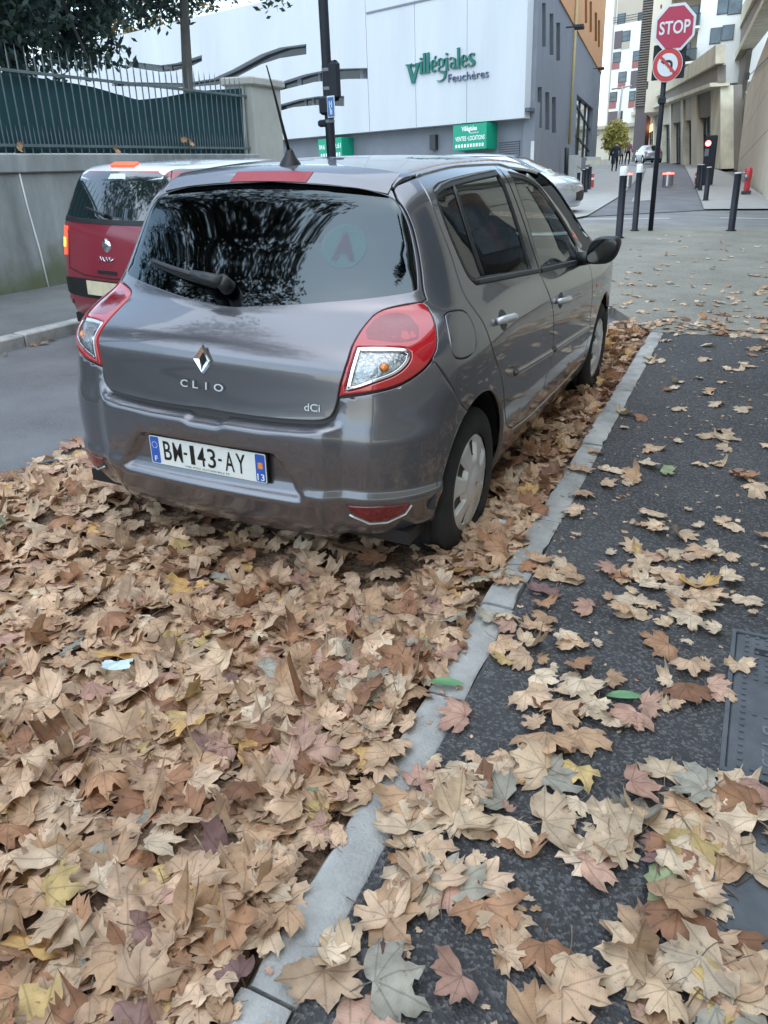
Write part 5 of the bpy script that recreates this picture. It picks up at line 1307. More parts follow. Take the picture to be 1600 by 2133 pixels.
def build_far_building():
    base = np.array([-13.5, 104.0, 1.2]); PB = Plane(base, base+np.array([.97, -.22, 0]))
    T = empty('apartment_block', tuple(base)); tag(T, 'white apartment block with red and brown panels at the end of the street', 'building', 'buildings')
    def own(o): o.parent = T; o.matrix_parent_inverse = Matrix.Translation(-Vector(tuple(base))); return o
    zz = lambda x0, y0, x1, y1: (1240+x0/4.444, y0/4.444, 1240+x1/4.444, y1/4.444)
    L = PB.pst(1277, 100)[0]; R_ = PB.pst(1352, 100)[0]; a0, a1 = min(L, R_), max(L, R_); zb = PB.pst(1300, 266)[1]; zt = PB.pst(1300, -60)[1]; zroof = PB.pst(1300, 49)[1]
    own(box_on('block_wall', PB, a0, a1, zb, zroof, -6, 0, M_FARW, T)); own(box_on('attic_wall', PB, a0, a1, zroof, zt, -6, -.6, M_FARB, T))
    own(box_on('side_wing', PB, PB.pst(1262,100)[0], PB.pst(1276,100)[0], zb-.5, zt+6, -7, -.8, M_FARW, T)); own(box_on('wing_stripe', PB, PB.pst(1269,100)[0], PB.pst(1273,100)[0], zb, zt, -.8, -.7, M_FARB, T))
    own(box_on('podium', PB, a0-12, a1, -2.0, zb-.1, -6, 1.2, M_CREAM, T)); own(box_on('podium_canopy', PB, a0-12, a1+.2, zb-.1, zb+.3, -1, 2.0, M_FARB, T))
    for r in ((190,118,262,220),(378,104,445,208),(250,285,325,383),(165,482,237,580),(350,470,412,565),(215,665,290,762),(135,852,202,945),(315,842,372,935)):
        q = zz(*r); d = -.6 if r[1] < 200 else 0
        w = own(box_px('window', PB, q, d-.01, d+.06, M_FRAME, T)); i = 1.2
        own(box_px('pane', PB, (q[0]+i, q[1]+i, q[2]-i, (q[1]+q[3])/2-.4), d+.05, d+.07, M_GLZ, T)); own(box_px('pane', PB, (q[0]+i, (q[1]+q[3])/2+.4, q[2]-i, q[3]-i), d+.05, d+.07, M_GLZ, T))
    for r in ((155,580,225,640),(342,567,405,628),(210,762,278,820),(128,948,192,1005),(306,937,365,995)): own(box_px('spandrel_panel', PB, zz(*r), 0, .05, M_PANR, T))
    for r in ((178,288,250,450),(328,655,390,815),(118,1032,206,1150)): own(box_px('shutter_panel', PB, zz(*r), 0, .05, M_PANB, T))
    own(box_px('spandrel_panel', PB, zz(240,390,318,450), 0, .05, M_FARB, T)); own(box_px('window', PB, (1290,231,1297,252), 0, .05, M_FRAME, T))
    for k in range(3):
        v = (38, 43, 48)[k]; s0 = PB.pst(1277, v); s1 = PB.pst(1341, v-1); own(box_on('balcony_rail', PB, min(s0[0], s1[0]), max(s0[0], s1[0]), s0[1]-.03, s0[1]+.03, -.03, .03, M_FRAME, T))
    # slatted tower
    b2 = np.array([-9.0, 88.0, 1.0]); PT = Plane(b2, b2+np.array([1, -.1, 0]))
    S = empty('slatted_tower', tuple(b2)); tag(S, 'tall screen of brown slats rising above the shop terrace', 'building', 'buildings')
    t0, t1, z0, z1 = PT.pst(1323,226)[0], PT.pst(1346,218)[0], PT.pst(1330,222)[1], PT.pst(1350,-20)[1]
    sh = lambda z: 0.0
    bk = box_on('backing_wall', PT, t0, t1+.1, z0-6, z1, -2, -.25, M_PANB, S); bk.matrix_parent_inverse = Matrix.Translation(-Vector(tuple(b2)))
    nsl = 46
    for i in range(nsl):
        z = z0+(z1-z0)*(i+.5)/nsl; o = box_on('slat', PT, t0, t1, z-.055, z+.055, -.12, .0, M_BROWN, S); o.matrix_parent_inverse = Matrix.Translation(-Vector(tuple(b2)))
    for x in (t0, t1):
        o = box_on('slat_post', PT, x-.06, x+.06, z0, z1, -.25, -.10, M_FRAME, S); o.matrix_parent_inverse = Matrix.Translation(-Vector(tuple(b2)))
    # apartments above the terrace on the right
    b3 = np.array([-4.5, 84.0, 1.0]); PA = Plane(b3, b3+np.array([1, .02, 0]))
    A = empty('terrace_apartments', tuple(b3)); tag(A, 'pale apartments with balconies above the right-hand shop terrace', 'building', 'buildings')
    def own3(o): o.parent = A; o.matrix_parent_inverse = Matrix.Translation(-Vector(tuple(b3))); return o
    x = lambda u: PA.pst(u, 60)[0]; z = lambda v: PA.pst(1450, v)[1]
    own3(box_on('end_wall', PA, x(1357), x(1394), z(226), z(-70), -8, 0, M_CREAM, A)); own3(box_on('recess_wall', PA, x(1394), x(1455), z(200), z(-70), -8, -1.5, M_FARB, A))
    own3(box_on('front_wall', PA, x(1455), x(1640), z(180), z(-70), -8, .1, M_FARW, A))
    for v in (56, 128, -20): own3(box_on('balcony_slab', PA, x(1395), x(1458), z(v+5), z(v), -1.5, .6, M_FARW, A))
    for v in (30, 102, -46): own3(box_on('balcony_rail', PA, x(1395), x(1458), z(v+26), z(v), .5, .54, glass('balcony_glass', (.45, .5, .5)), A)); own3(box_on('balcony_rail', PA, x(1395), x(1458), z(v+1), z(v-.6), .48, .56, M_FRAME, A))
    for (u0, v0, u1, v1) in ((1410,4,1428,56),(1430,4,1450,56),(1418,82,1440,128),(1490,-8,1512,37),(1512,-8,1540,40),(1481,63,1504,96),(1505,60,1530,92)):
        d = -1.45 if u0 < 1455 else .12; own3(box_on('window', PA, x(u0), x(u1), z(v1), z(v0), d-.05, d+.05, M_FRAME, A)); own3(box_on('pane', PA, x(u0+1.2), x(u1-1.2), z(v1-1.2), z(v0+1.2), d+.05, d+.07, M_GLZ, A))
    for (u, v0, v1) in ((1371,30,38),(1357,160,176),(1354,190,204),(1372,0,8)): own3(box_on('slot_window', PA, x(u), x(u+3), z(v1), z(v0), 0, .03, M_FRAME, A))
def build_right_building():
    base = np.array([1.67, 23.62, .31]); PR = Plane(base, base+np.array([-.068, .997, 0]))
    T = empty('cream_building', tuple(base)); tag(T, 'cream shop terrace with stained concrete parapet along the right-hand side', 'building', 'buildings')
    def own(o): o.parent = T; o.matrix_parent_inverse = Matrix.Translation(-Vector(tuple(base))); return o
    P = lambda L: [tuple(PR.pst(*p)) for p in L]
    # near cream wall: panels in three courses, running on past the camera to the right
    s_far = PR.pst(1516, 362)[0]; s_near = -34.0
    zc = [-.8, PR.pst(1560, 313)[1], PR.pst(1565, 247)[1], 4.6, 6.2]
    sg = 1 if s_far > 0 else -1
    cuts = [s_far, s_far*.52, s_far*.22, 0.0, -5.0*sg, -10.0*sg, -16*sg, -22*sg, -28*sg, -34*sg]
    for k in range(4):
        for i in range(len(cuts)-1):
            x0, x1 = sorted((cuts[i], cuts[i+1])); 
            own(box_on('wall_panel', PR, x0+.012, x1-.012, zc[k]+.012, zc[k+1]-.012, -.30, .0, M_CREAM, T))
    # openings, dark band and cornice of the stretch beside the photographer
    for s0 in (-3.0, -9.5, -15.5, -21.5):
        own(box_on('window_frame', PR, *sorted((s0*sg, (s0-2.6)*sg)), .95, 2.65, .002, .07, M_FRAME, T)); own(box_on('window_glazing', PR, *sorted(((s0-.12)*sg, (s0-2.48)*sg)), 1.05, 2.55, .07, .08, M_GLZ, T))
    own(box_on('band_course', PR, *sorted((-1.0*sg, -34*sg)), 3.3, 4.1, .002, .16, M_BROWN, T)); own(box_on('cornice_course', PR, *sorted((-1.0*sg, -34*sg)), 4.105, 4.4, .0, .45, M_CREAM2, T))
    own(box_on('wall_core', PR, min(s_far, s_near), max(s_far, s_near), -.8, 6.1, -.8, -.28, M_BROWN, T))
    # shopfront stretch farther up, where the street bends left
    g0 = on_ground(1503, 353); dv = ray(1134, 301); PR2 = Plane(g0, g0+np.array([dv[0], dv[1], 0]))
    S2 = lambda u: PR2.pst(u, 320)[0]
    P2 = lambda L: [tuple(PR2.pst(*p)) for p in L]
    def rec(nm, u0, v0, u1, v1, d0, d1, m): return own(slab(nm, PR2, P2([(u0, v0[0]), (u1, v0[1]), (u1, v1[1]), (u0, v1[0])]), m, T, d=d1, th=d1-d0, st=True))
    cor = lambda u: 241-(u-1323)*.354; bas = lambda u: 333.5+(u-1345)*.11
    own(slab('shop_wall', PR2, P2([(1321,243),(1503,178),(1503,356),(1321,334)]), M_BROWN, T, d=-.75, th=.5, st=True))
    bays = [(1345,1361),(1364,1376),(1379,1396),(1399,1419),(1425,1441),(1453,1482)]
    for i, (u0, u1) in enumerate(bays):
        t0, t1 = cor(u0), cor(u1); f = .34
        y0, y1 = t0+(bas(u0)-t0)*f, t1+(bas(u1)-t1)*f
        rec('shop_fascia', u0, (t0+2, t1+2), u1, (y0, y1), -.45, -.10, M_FARB if i % 2 == 0 else M_BROWN)
        rec('shop_window', u0, (y0+.5, y1+.5), u1, (bas(u0), bas(u1)), -.74, -.50, M_GLZ)
        n = 4
        for k in range(n+1):
            u = u0+(u1-u0)*k/n; w = .5; rec('shop_mullion', u-w*.5, (y0+(y1-y0)*k/n+.5,)*2, u+w*.5, (bas(u),)*2, -.50, -.42, M_FRAME)
        ym0, ym1 = y0+(bas(u0)-y0)*.34, y1+(bas(u1)-y1)*.34; rec('shop_transom', u0, (ym0-.5, ym1-.5), u1, (ym0+.5, ym1+.5), -.50, -.40, M_FRAME)
    edges = [1338]+[x for b_ in bays for x in b_]+[1503]
    for i in range(0, len(edges)-1, 2):
        u0, u1 = edges[i]+.2, edges[i+1]-.2; rec('pier', u0, (cor(u0)+1, cor(u1)+1), u1, (bas(u0)+1, bas(u1)+1), -.74, .05, M_CREAM if i % 4 else M_CREAM2)
    own(slab('parapet', PR2, P2([(1340,217),(1384,188),(1418,158),(1456,130),(1510,92),(1510,131),(1505.5,134),(1384,198),(1325,228)]), M_CREAM2, T, d=.55, th=.6, st=True))
    own(slab('parapet_band', PR2, P2([(1325,228.5),(1384,198.5),(1505.5,134.5),(1505.5,170.5),(1323,235)]), M_BROWN, T, d=.30, th=.5, st=True))
    own(slab('cornice', PR2, P2([(1322,235.5),(1505,171),(1505,179),(1322,243)]), M_CREAM2, T, d=.75, th=1.2, st=True))
    # nearer parapet, climbing over the plain wall
    own(slab('parapet', PR, P([(1517,82),(1530,52),(1564,0),(1600,-56),(1660,-160),(1720,-260),(1720,-160),(1660,-85),(1584,2),(1519,112.5),(1517,118)]), M_CREAM2, T, d=.45, th=.9, st=True))
    own(slab('parapet_band', PR, P([(1517,118.5),(1519,113),(1584,2.5),(1660,-84),(1660,-60),(1600,28),(1540,118),(1517,151)]), M_BROWN, T, d=.28, th=.5, st=True))
    own(slab('cornice', PR, P([(1517,151.5),(1540,118.5),(1600,28.5),(1660,-59),(1660,-48),(1600,42),(1542,128),(1517,163)]), M_CREAM2, T, d=.55, th=.9, st=True))
    own(slab('return_wall', PR, P([(1517,164),(1543,129),(1560,103),(1541,230),(1526,320),(1516.5,362)]), M_BROWN, T, d=.06, th=.3, st=True))
    # down pipe with black foot, cable and lamp at the recess
    for (u0, v0, u1, v1, r_, m, nm) in ((1521,215,1506,362,.09,M_LIGHTG,'down_pipe'),(1510,275,1498,360,.06,M_FRAME,'down_pipe')):
        b = MB(); b.tube([PR.px(u0, v0, .12), PR.px(u1, v1, .12)], r_, 8); own(b.obj(nm, m, T, True))
    own(box_on('pipe_guard', PR, *sorted((PR.pst(1512,340)[0], PR.pst(1520,340)[0])), PR.pst(1515,362)[1], PR.pst(1515,320)[1], .0, .25, M_FRAME, T))
    p = PR.px(1562, 158, .02); b = MB(); b.box(p+PR.n*.12, (.22, .30, .36), None, .02); o = b.obj('junction_box', M_FRAME, None); tag(o, 'dark junction box with cables on the cream wall', 'box')
    b = MB(); b.tube([PR.px(1562,156,.06), PR.px(1600,120,.06), PR.px(1640,84,.06)], .02, 5); b2 = b.obj('cable', M_FRAME, o); b2.matrix_parent_inverse = Matrix.Identity(4)
    p = PR.px(1521, 142, .5); b = MB(); b.box(p, (.5, .7, .16), Matrix.Rotation(math.radians(20), 3, 'Y'), .03); tag(b.obj('wall_lamp', M_LIGHTG, None), 'white lamp head on an arm under the cornice', 'light')
    # pharmacy-like orange wash light on the far shop fascia
    o = own(box_px('shop_sign', PR2, (1346,262,1360,275), -.10, -.02, pm('neon_orange', (.7, .3, .12), emit=(1.0, .42, .16), estr=1.3, var=0), T))
def build_wall_fence():
    X = -6.0
    T = empty('retaining_wall', (X, 3, 0)); tag(T, 'stained grey concrete retaining wall with green moss at its foot', 'wall')
    m = M_CONC; t = m.node_tree; b = t.nodes['Principled BSDF']
    # moss near the foot and dark water stains: wear with shapes of its own
    ge = t.nodes.new('ShaderNodeNewGeometry'); sp = t.nodes.new('ShaderNodeSeparateXYZ'); t.links.new(ge.outputs['Position'], sp.inputs[0])
    n = t.nodes.new('ShaderNodeTexNoise'); n.inputs['Scale'].default_value = 1.6; n.inputs['Detail'].default_value = 8; t.links.new(ge.outputs['Position'], n.inputs['Vector'])
    ad = t.nodes.new('ShaderNodeMath'); ad.operation = 'MULTIPLY_ADD'; ad.inputs[1].default_value = -.85; t.links.new(sp.outputs[2], ad.inputs[0]); t.links.new(n.outputs['Fac'], ad.inputs[2])
    mr = t.nodes.new('ShaderNodeMapRange'); mr.interpolation_type = 'SMOOTHSTEP'; mr.inputs[1].default_value = .0; mr.inputs[2].default_value = .35; mr.inputs[3].default_value = 0; mr.inputs[4].default_value = .75; t.links.new(ad.outputs[0], mr.inputs[0])
    src = b.inputs['Base Color'].links[0].from_socket; mx = t.nodes.new('ShaderNodeMix'); mx.data_type = 'RGBA'; t.links.new(mr.outputs[0], mx.inputs[0]); t.links.new(src, mx.inputs[6]); mx.inputs[7].default_value = (.085, .105, .025, 1); t.links.new(mx.outputs[2], b.inputs['Base Color'])
    def own(o): o.parent = T; o.matrix_parent_inverse = Matrix.Translation(-Vector((X, 3, 0))); return o
    b = MB(); b.box((X-.20, -8.0, .55), (.40, 33.6, 1.60)); own(b.obj('wall_face', m, T))
    b = MB(); b.box((X-.18, -8.0, 1.455), (.44, 33.7, .20), None, .015); own(b.obj('coping', M_CONC, T))
    # thin white cable down the wall
    b = MB(); b.tube([(X+.01, 4.02, 1.56), (X+.012, 4.06, 1.0), (X+.012, 4.12, .5), (X+.02, 4.14, .06)], .010, 5); tag(b.obj('cable', M_LETW, None, True), 'thin white cable hanging down the concrete wall', 'cable')
    # pillar
    P = empty('gate_pillar', (X, 9.35, 0)); tag(P, 'pale stone gate pillar with flat cap at the end of the fence', 'pillar')
    y0, y1 = on_axis(530, 330, 0, X)[1], on_axis(597, 330, 0, X)[1]
    lean = np.array([UP[0], UP[1], 0])
    b = MB(); b.box((-.25, 0, 1.28), (.50, .84, 2.56), None, .012); o = b.obj('pillar_shaft', M_PILLAR, P); b = MB(); b.box((-.25, 0, 2.60), (.62, .96, .12), None, .02); b.obj('pillar_cap', M_PILLAR, P)
    P.location = (X, (y0+y1)/2, 0)
    # fence
    Fn = empty('iron_fence', (X-.12, 3, 1.56)); tag(Fn, 'dark green iron fence of spiked bars on the concrete wall', 'fence')
    def ownf(o): o.parent = Fn; o.matrix_parent_inverse = Matrix.Translation(-Vector((X-.12, 3, 1.56))); return o
    ya, yb = -6.0, y0+.06
    for z in (1.640, 2.385):
        b = MB(); b.box((X-.12, (ya+yb)/2, z), (.045, yb-ya, .030)); ownf(b.obj('rail', M_FENCE, Fn))
    bar = None; sh = None
    n = int((yb-ya)/.125)
    for i in range(n+1):
        y = ya+.03+i*.125
        if bar is None:
            b = MB(); b.tube([(0, 0, -.06), (0, 0, .955), (0, 0, 1.075)], [.0085, .0085, .0008], 6); bar = b.obj('bar', M_FENCE, Fn); o = bar
            b = MB(); b.tube([(0, 0, .04), (0, 0, .19), (0, 0, .275)], [.0065, .0065, .0006], 5); sh = b.obj('short_bar', M_FENCE, Fn); o2 = sh
        else:
            o = bar.copy(); COL.objects.link(o); o2 = sh.copy(); COL.objects.link(o2)
        ownf(o); ownf(o2); k = rnd.uniform(-.003, .003); o.location = (X-.12+k, y, 1.575); o2.location = (X-.12, y+.0625, 1.575)
    # windbreak cloth behind the bars
    top = [(-900,60),(-300,110),(0,150),(120,168),(200,182),(240,195),(290,208),(345,202),(380,195),(430,188),(500,184),(545,186)]
    V = []; Fs = []; N = 90
    tp = np.array([on_axis(u, v, 0, X-.19)[1:] for u, v in top])
    for i in range(N+1):
        y = tp[0, 0]+(yb-.02-tp[0, 0])*i/N; zt = float(np.interp(y, tp[:, 0], tp[:, 1]))
        for j in range(5): V.append((X-.19+.012*math.sin(y*9+j)+.006*math.sin(y*23), y, 1.56+(zt-1.56)*j/4))
    for i in range(N):
        for j in range(4): a = i*5+j; Fs.append((a, a+5, a+6, a+1))
    tag(mesh_obj('screen_cloth', V, Fs, M_CLOTH, None, True), 'dark teal windbreak cloth sagging behind the iron fence', 'screen')
    # leaves caught on the coping
    r = np.random.RandomState(3); TPL = leaf_templates()
    for k, (u, v) in enumerate(((242,313),(380,292),(397,298),(40,309))):
        q = on_axis(u, v, 0, X-.06); Vv, F_, uv = leaf_mesh(TPL[k], r, .16, .2, .2, .1); Rm = np.array(Matrix.Rotation(math.radians(70), 3, 'Y') @ Matrix.Rotation(r.uniform(0, 6), 3, 'Z')); Vv = Vv @ Rm.T
        o = mesh_obj('fallen_leaf', Vv, F_, M_LEAF, None, True); add_color_uv(o, np.repeat(np.array([[.48, .30, .16]]), len(Vv), 0), uv); o.location = tuple(q); tag(o, 'dry leaf caught upright on the wall below the iron fence', 'leaf', 'leaves caught on the fence')
# ================================================================== street furniture
def h_to(B, v):
    """height along the plumb line from B that reaches picture row v"""
    lo, hi = 0.0, 30.0
    for _ in range(40):
        m = .5*(lo+hi); q = CAMM @ (B+UP*m-CAMC); y = 1066.5-FPX*q[1]/q[2]
        if y > v: lo = m
        else: hi = m
    return lo
def build_furniture():
    # bollards near the junction
    def bollard(base_px, top_px, cap, lab, r_=.045, grp='black steel bollards at the junction', name='bollard', bp=None):
        B = on_ground(*base_px) if bp is None else np.array(bp)
        h = h_to(B, top_px[1])
        T = empty(name, tuple(B), quat=QPL); tag(T, lab, 'bollard', grp)
        b = MB(); hc = h*(1-.13 if cap == 'white' else 1-.03); b.lathe([(r_*1.5, 0), (r_*1.5, .012), (r_, .014), (r_, hc)], 16); b.obj('post', M_STEEL, T, True)
        b = MB(); b.lathe([(r_*1.02, hc), (r_*1.02, h-.02), (r_*.8, h-.004), (0, h)], 16); b.obj('cap', M_LETW if cap == 'white' else M_LIGHTG, T, True)
        return T, h, B
    bollard((1289,495), (1300,346), 'white', 'black bollard with a white top nearest the car mirror', .062)
    bollard((1322,480), (1330,341), 'white', 'black bollard with a white top beside the stop sign post', .055)
    bollard((1523,480), (1541,358), 'plain', 'black bollard with a bare top standing alone on the right', .062)
    for i, (u, v, h) in enumerate(((1173,390,28),(1204,394,36),(1214,400,48),(1220,400,51),(1227,394,49))):
        bollard((u, v), (u, v-h), 'plain', ('leftmost','second from left','third from left','fourth from left','rightmost')[i]+' of the five thin black bollards by the grey building', .06, 'thin bollards by the grey building')
    for i, (u, v, h) in enumerate(((1452,392,50),(1458,396,54),(1470,417,70))):
        bollard((u, v), (u, v-h), 'plain', ('shortest dark post','thin dark post','tallest grey post')[i]+' standing in front of the red signal pillar', .07, 'posts by the signal pillar')
    # red and white marker posts
    M_REDM = pm('marker_red', (.45, .06, .05), rough=.5, var=.1)
    for i, (u, v, h) in enumerate(((1233,390,28),(1450,383,24))):
        B = on_ground(u, v); D = np.dot(CAMM[2], B-CAMC); hh = h_to(B, v-h)
        T = empty('marker_post', tuple(B), quat=QPL); tag(T, ('red marker post at the end of the left bollard row', 'red marker post left of the signal pillar')[i], 'post', 'red marker posts')
        b = MB(); b.lathe([(.07, 0), (.07, hh*.95), (.04, hh), (0, hh)], 10); b.obj('post', M_REDM, T, True); b = MB(); b.lathe([(.073, hh*.55), (.073, hh*.72)], 10); b.obj('band', M_LETW, T, True)
    # rising bollards with lit rims
    M_RIM = pm('rim_light', (.9, .2, .15), emit=(1.0, .10, .08), estr=2.2, var=0)
    M_STL = pm('brushed_steel', (.30, .31, .33), rough=.35, metal=.8, var=.15, vs=6)
    for i, (u, v, h, w) in enumerate(((1308,390,31,.13),(1390,388,30,.20))):
        B = on_ground(u, v); D = np.dot(CAMM[2], B-CAMC); hh = h_to(B, v-h)
        T = empty('rising_bollard', tuple(B), quat=QPL); tag(T, ('retractable steel bollard with red lit rim seen past the white-topped posts', 'retractable steel bollard with red lit rim in the middle of the ramp')[i], 'bollard', 'retractable bollards on the ramp')
        b = MB(); b.lathe([(w, 0), (w, hh*.82)], 20); b.lathe([(w, hh*.94), (w*.9, hh), (0, hh)], 20); b.obj('post', M_STL, T, True)
        b = MB(); b.lathe([(w*1.03, hh*.82), (w*1.03, hh*.94)], 20); b.obj('lit_rim', M_RIM, T, True)
        b = MB(); b.box((.0, -w*1.0, hh*.4), (.05, .012, hh*.72)); b.obj('reflective_strip', M_LETW, T)
    # signal pillar
    B = on_ground(1472, 385); D = np.dot(CAMM[2], B-CAMC); s = D/FPX
    T = empty('signal_pillar', tuple(B), quat=QPL); tag(T, 'tall dark access control pillar with a lit red lamp', 'signal')
    h = h_to(B, 282); b = MB(); b.box((0, 0, h/2), (22*s, .45, h), None, .03); b.obj('pillar_body', M_STEEL, T)
    b = MB(); Mx = Matrix.Translation((-5*s, -.235, h*.84)) @ Matrix.Rotation(math.radians(90), 4, 'X'); b.lathe([(0, .03), (5.0*s, .02), (5.5*s, 0)], 20, Mx); b.obj('red_lamp', pm('signal_red', (.9, .1, .1), emit=(1.0, .10, .09), estr=4, var=0), T, True)
    b = MB(); Mx = Matrix.Translation((-5*s, -.23, h*.84)) @ Matrix.Rotation(math.radians(90), 4, 'X'); b.lathe([(5.5*s, .0), (6.6*s, .06), (7*s, .0)], 20, Mx); b.obj('lamp_hood', M_FRAME, T, True)
    b = MB(); b.box((-6*s, -.235, h*.66), (8*s, .03, 14*s), None, .005); b.obj('reader_panel', M_GREYW, T)
    # hydrant
    B = on_ground(1554, 404); D = np.dot(CAMM[2], B-CAMC); s = D/FPX; h = h_to(B, 347)
    T = empty('fire_hydrant', tuple(B), quat=QPL); tag(T, 'red fire hydrant on a dark foot against the cream wall', 'hydrant')
    RED = pm('hydrant_red', (.55, .025, .04), rough=.4, var=.08, vs=8, coat=.4)
    b = MB(); b.lathe([(5.5*s, h*.12), (6*s, h*.16), (5.6*s, h*.45), (7*s, h*.60), (7.3*s, h*.86), (6.5*s, h*.93), (3*s, h*.965), (0, h*.97)], 20); b.obj('hydrant_body', RED, T, True)
    b = MB(); b.box((0, 0, h*.06), (19*s, 16*s, h*.12), None, .02); b.obj('hydrant_foot', M_FRAME, T)
    b = MB(); b.lathe([(0, .10), (4.6*s, .08), (5.2*s, .0), (5.0*s, -.2)], 16, Matrix.Translation((-3*s, -6.0*s, h*.63)) @ Matrix.Rotation(math.radians(90), 4, 'X')); b.obj('hose_outlet', M_STL, T, True)
    b = MB(); b.lathe([(1.2*s, h*.96), (1.2*s, h*1.03), (0, h*1.035)], 8); b.obj('spindle', M_STL, T, True)
    b = MB(); b.lathe([(2*s, -.02), (2*s, .12), (0, .12)], 10, Matrix.Translation((-7*s, 0, h*.78)) @ Matrix.Rotation(math.radians(-90), 4, 'Y')); b.obj('side_cap', M_STL, T, True)
    # stop sign
    B = on_ground(1355, 480); D = np.dot(CAMM[2], B-CAMC); s = D/FPX
    T = empty('stop_sign', tuple(B), quat=QPL); tag(T, 'red octagonal STOP sign over a no-left-turn disc on a dark post', 'sign')
    yaw = .10
    SIGNR = pm('sign_red', (.42, .028, .075), rough=.45, var=.04, vs=4); SIGNR2 = pm('sign_red_bright', (.50, .045, .05), rough=.45, var=.03); SIGNW = pm('sign_white', (.66, .70, .72), rough=.45, var=.03); SIGNB = pm('sign_black', (.015, .015, .017), rough=.5, var=0)
    H = h_to(B, 18)
    b = MB(); b.tube([(0, 0, 0), (0, 0, H*.94)], .046, 12); b.obj('sign_post', M_STEEL, T, True)
    Rz = Matrix.Rotation(yaw, 4, 'Z')
    def disc(name, c, n, rad, a0, d0, d1, mat, sy=1.0):
        o = []
        for dd in (d0, d1): o.append([tuple(Rz @ Vector((c[0]+rad*math.cos(a0+2*math.pi*i/n), -dd, c[1]+sy*rad*math.sin(a0+2*math.pi*i/n)))) for i in range(n)])
        b = MB(); b.prism(o[0], o[1]); return b.obj(name, mat, T)
    zc = h_to(B, 60); cz2 = h_to(B, 137)
    for (nm, c, w, h_, d) in (('back_plate', (6*s, zc-55*s), 60*s, 60*s, .0),):
        b = MB(); b.box((c[0], .0, c[1]), (w, .03, h_), None, .01); b.obj(nm, M_STEEL, T)
    oc = math.pi/8; R8 = 39.5*s
    disc('octagon_rim', (11*s, zc), 8, R8, oc, .055, .085, SIGNW, 1.06); disc('octagon_face', (11*s, zc), 8, R8*.88, oc, .085, .092, SIGNR, 1.06)
    V, Fs = text_verts('STOP', 1, 4, .02); mn = V.min(0); mx = V.max(0); V = (V-(mn+mx)/2)/(mx-mn+1e-9)
    mesh_obj('stop_letters', [tuple(Rz @ Vector((11*s+x*55*s, -.097, zc+y*22*s))) for x, y, z in V], Fs, SIGNW, T)
    c2 = (4*s, cz2); disc('disc_rim', c2, 40, 27.5*s, 0, .055, .080, SIGNW, 1.06); disc('disc_ring', c2, 40, 26.4*s, 0, .080, .086, SIGNR2, 1.06); disc('disc_face', c2, 40, 18.5*s, 0, .086, .092, SIGNW, 1.06)
    b = MB(); W_ = 2.6*s
    def q(x, z, d=.096): return tuple(Rz @ Vector((c2[0]+x*s, -d, c2[1]+z*s)))
    pa = [(5.5, -12), (9.5, -12)]+[(9.5-.0, 0)]+[(9.5-8*(1-math.cos(t)), 8*math.sin(t)) for t in np.linspace(0, math.pi/2, 6)][1:]+[(-6, 8), (-6, 11), (-13, 6), (-6, 1), (-6, 4), (1.5, 4)]+[(1.5+4*math.sin(t), 4*math.cos(t)) for t in np.linspace(0, math.pi/2, 5)]
    b.poly([q(x, z) for x, z in pa]); b.obj('turn_arrow', SIGNB, T)
    b = MB(); b.poly([q(x, z, .100) for x, z in ((-15.5, 12.5), (-12, 16), (15.5, -12.5), (12, -16))]); b.obj('prohibition_bar', SIGNR2, T)
    b = MB(); b.box((-.0, -.02, cz2-60*s), (.13, .10, .10), None, .01); b.obj('clamp', M_STEEL, T)
    # post with pedestrian sign behind the car
    Dp = 11.0; p = CAMC+ray(692, 350)*Dp; up = UP
    base = p-up*(p[2]-zg(p[1]))/up[2]; T = empty('lamp_post', tuple(base), quat=QPL); tag(T, 'dark blue post carrying pedestrian signal box and small blue sign', 'post')
    s = Dp/FPX
    b = MB(); b.lathe([(9.6*s, 0), (9.6*s, 3.0), (9.4*s, 6.5)], 14); b.obj('post_shaft', M_STEEL, T, True)
    zz_ = lambda v: h_to(base, v)
    b = MB(); b.box((9*s, .0, zz_(170)), (38*s, .10, 72*s), None, .05); b.obj('back_plate', M_STEEL, T)
    b = MB(); b.box((-4*s, -.04, zz_(220)), (24*s, .12, 34*s), None, .03); b.obj('bracket_box', M_STEEL, T)
    b = MB(); b.box((-13*s, -.02, zz_(256)), (20*s, .10, 13*s), None, .02); b.obj('push_box', M_STEEL, T)
    BL = pm('sign_blue', (.03, .16, .42), rough=.4, var=.05)
    b = MB(); b.box((13*s, -.10, zz_(225)), (17*s, .012, 39*s), None, .004); b.obj('blue_sign_rim', SIGNW, T); b = MB(); b.box((13*s, -.108, zz_(225)), (14*s, .008, 34*s)); b.obj('blue_sign', BL, T)
    b = MB()
    for (x, z, w, h_) in ((10.5, 230, 2, 12), (15.5, 230, 2, 12), (13, 231, 6, 2), (12, 216, 2.2, 12), (15, 214, 2.0, 9)): b.box((x*s, -.1135, zz_(450-z)), (w*s, .002, h_*s))
    o = b.obj('sign_pictogram', SIGNW, T); o['kind'] = 'stuff'
    for v in (146, 185, 253): 
        b = MB(); b.lathe([(10.4*s, zz_(v)-.02), (10.4*s, zz_(v)+.02)], 14); b.obj('clamp_band', M_GREYW, T, True)
    # far lamp mast by the apartment block
    B = on_ground(1279, 341); T = empty('street_mast', tuple(B), quat=QPL); tag(T, 'thin pale double-armed street mast in front of the apartment block', 'lamp post')
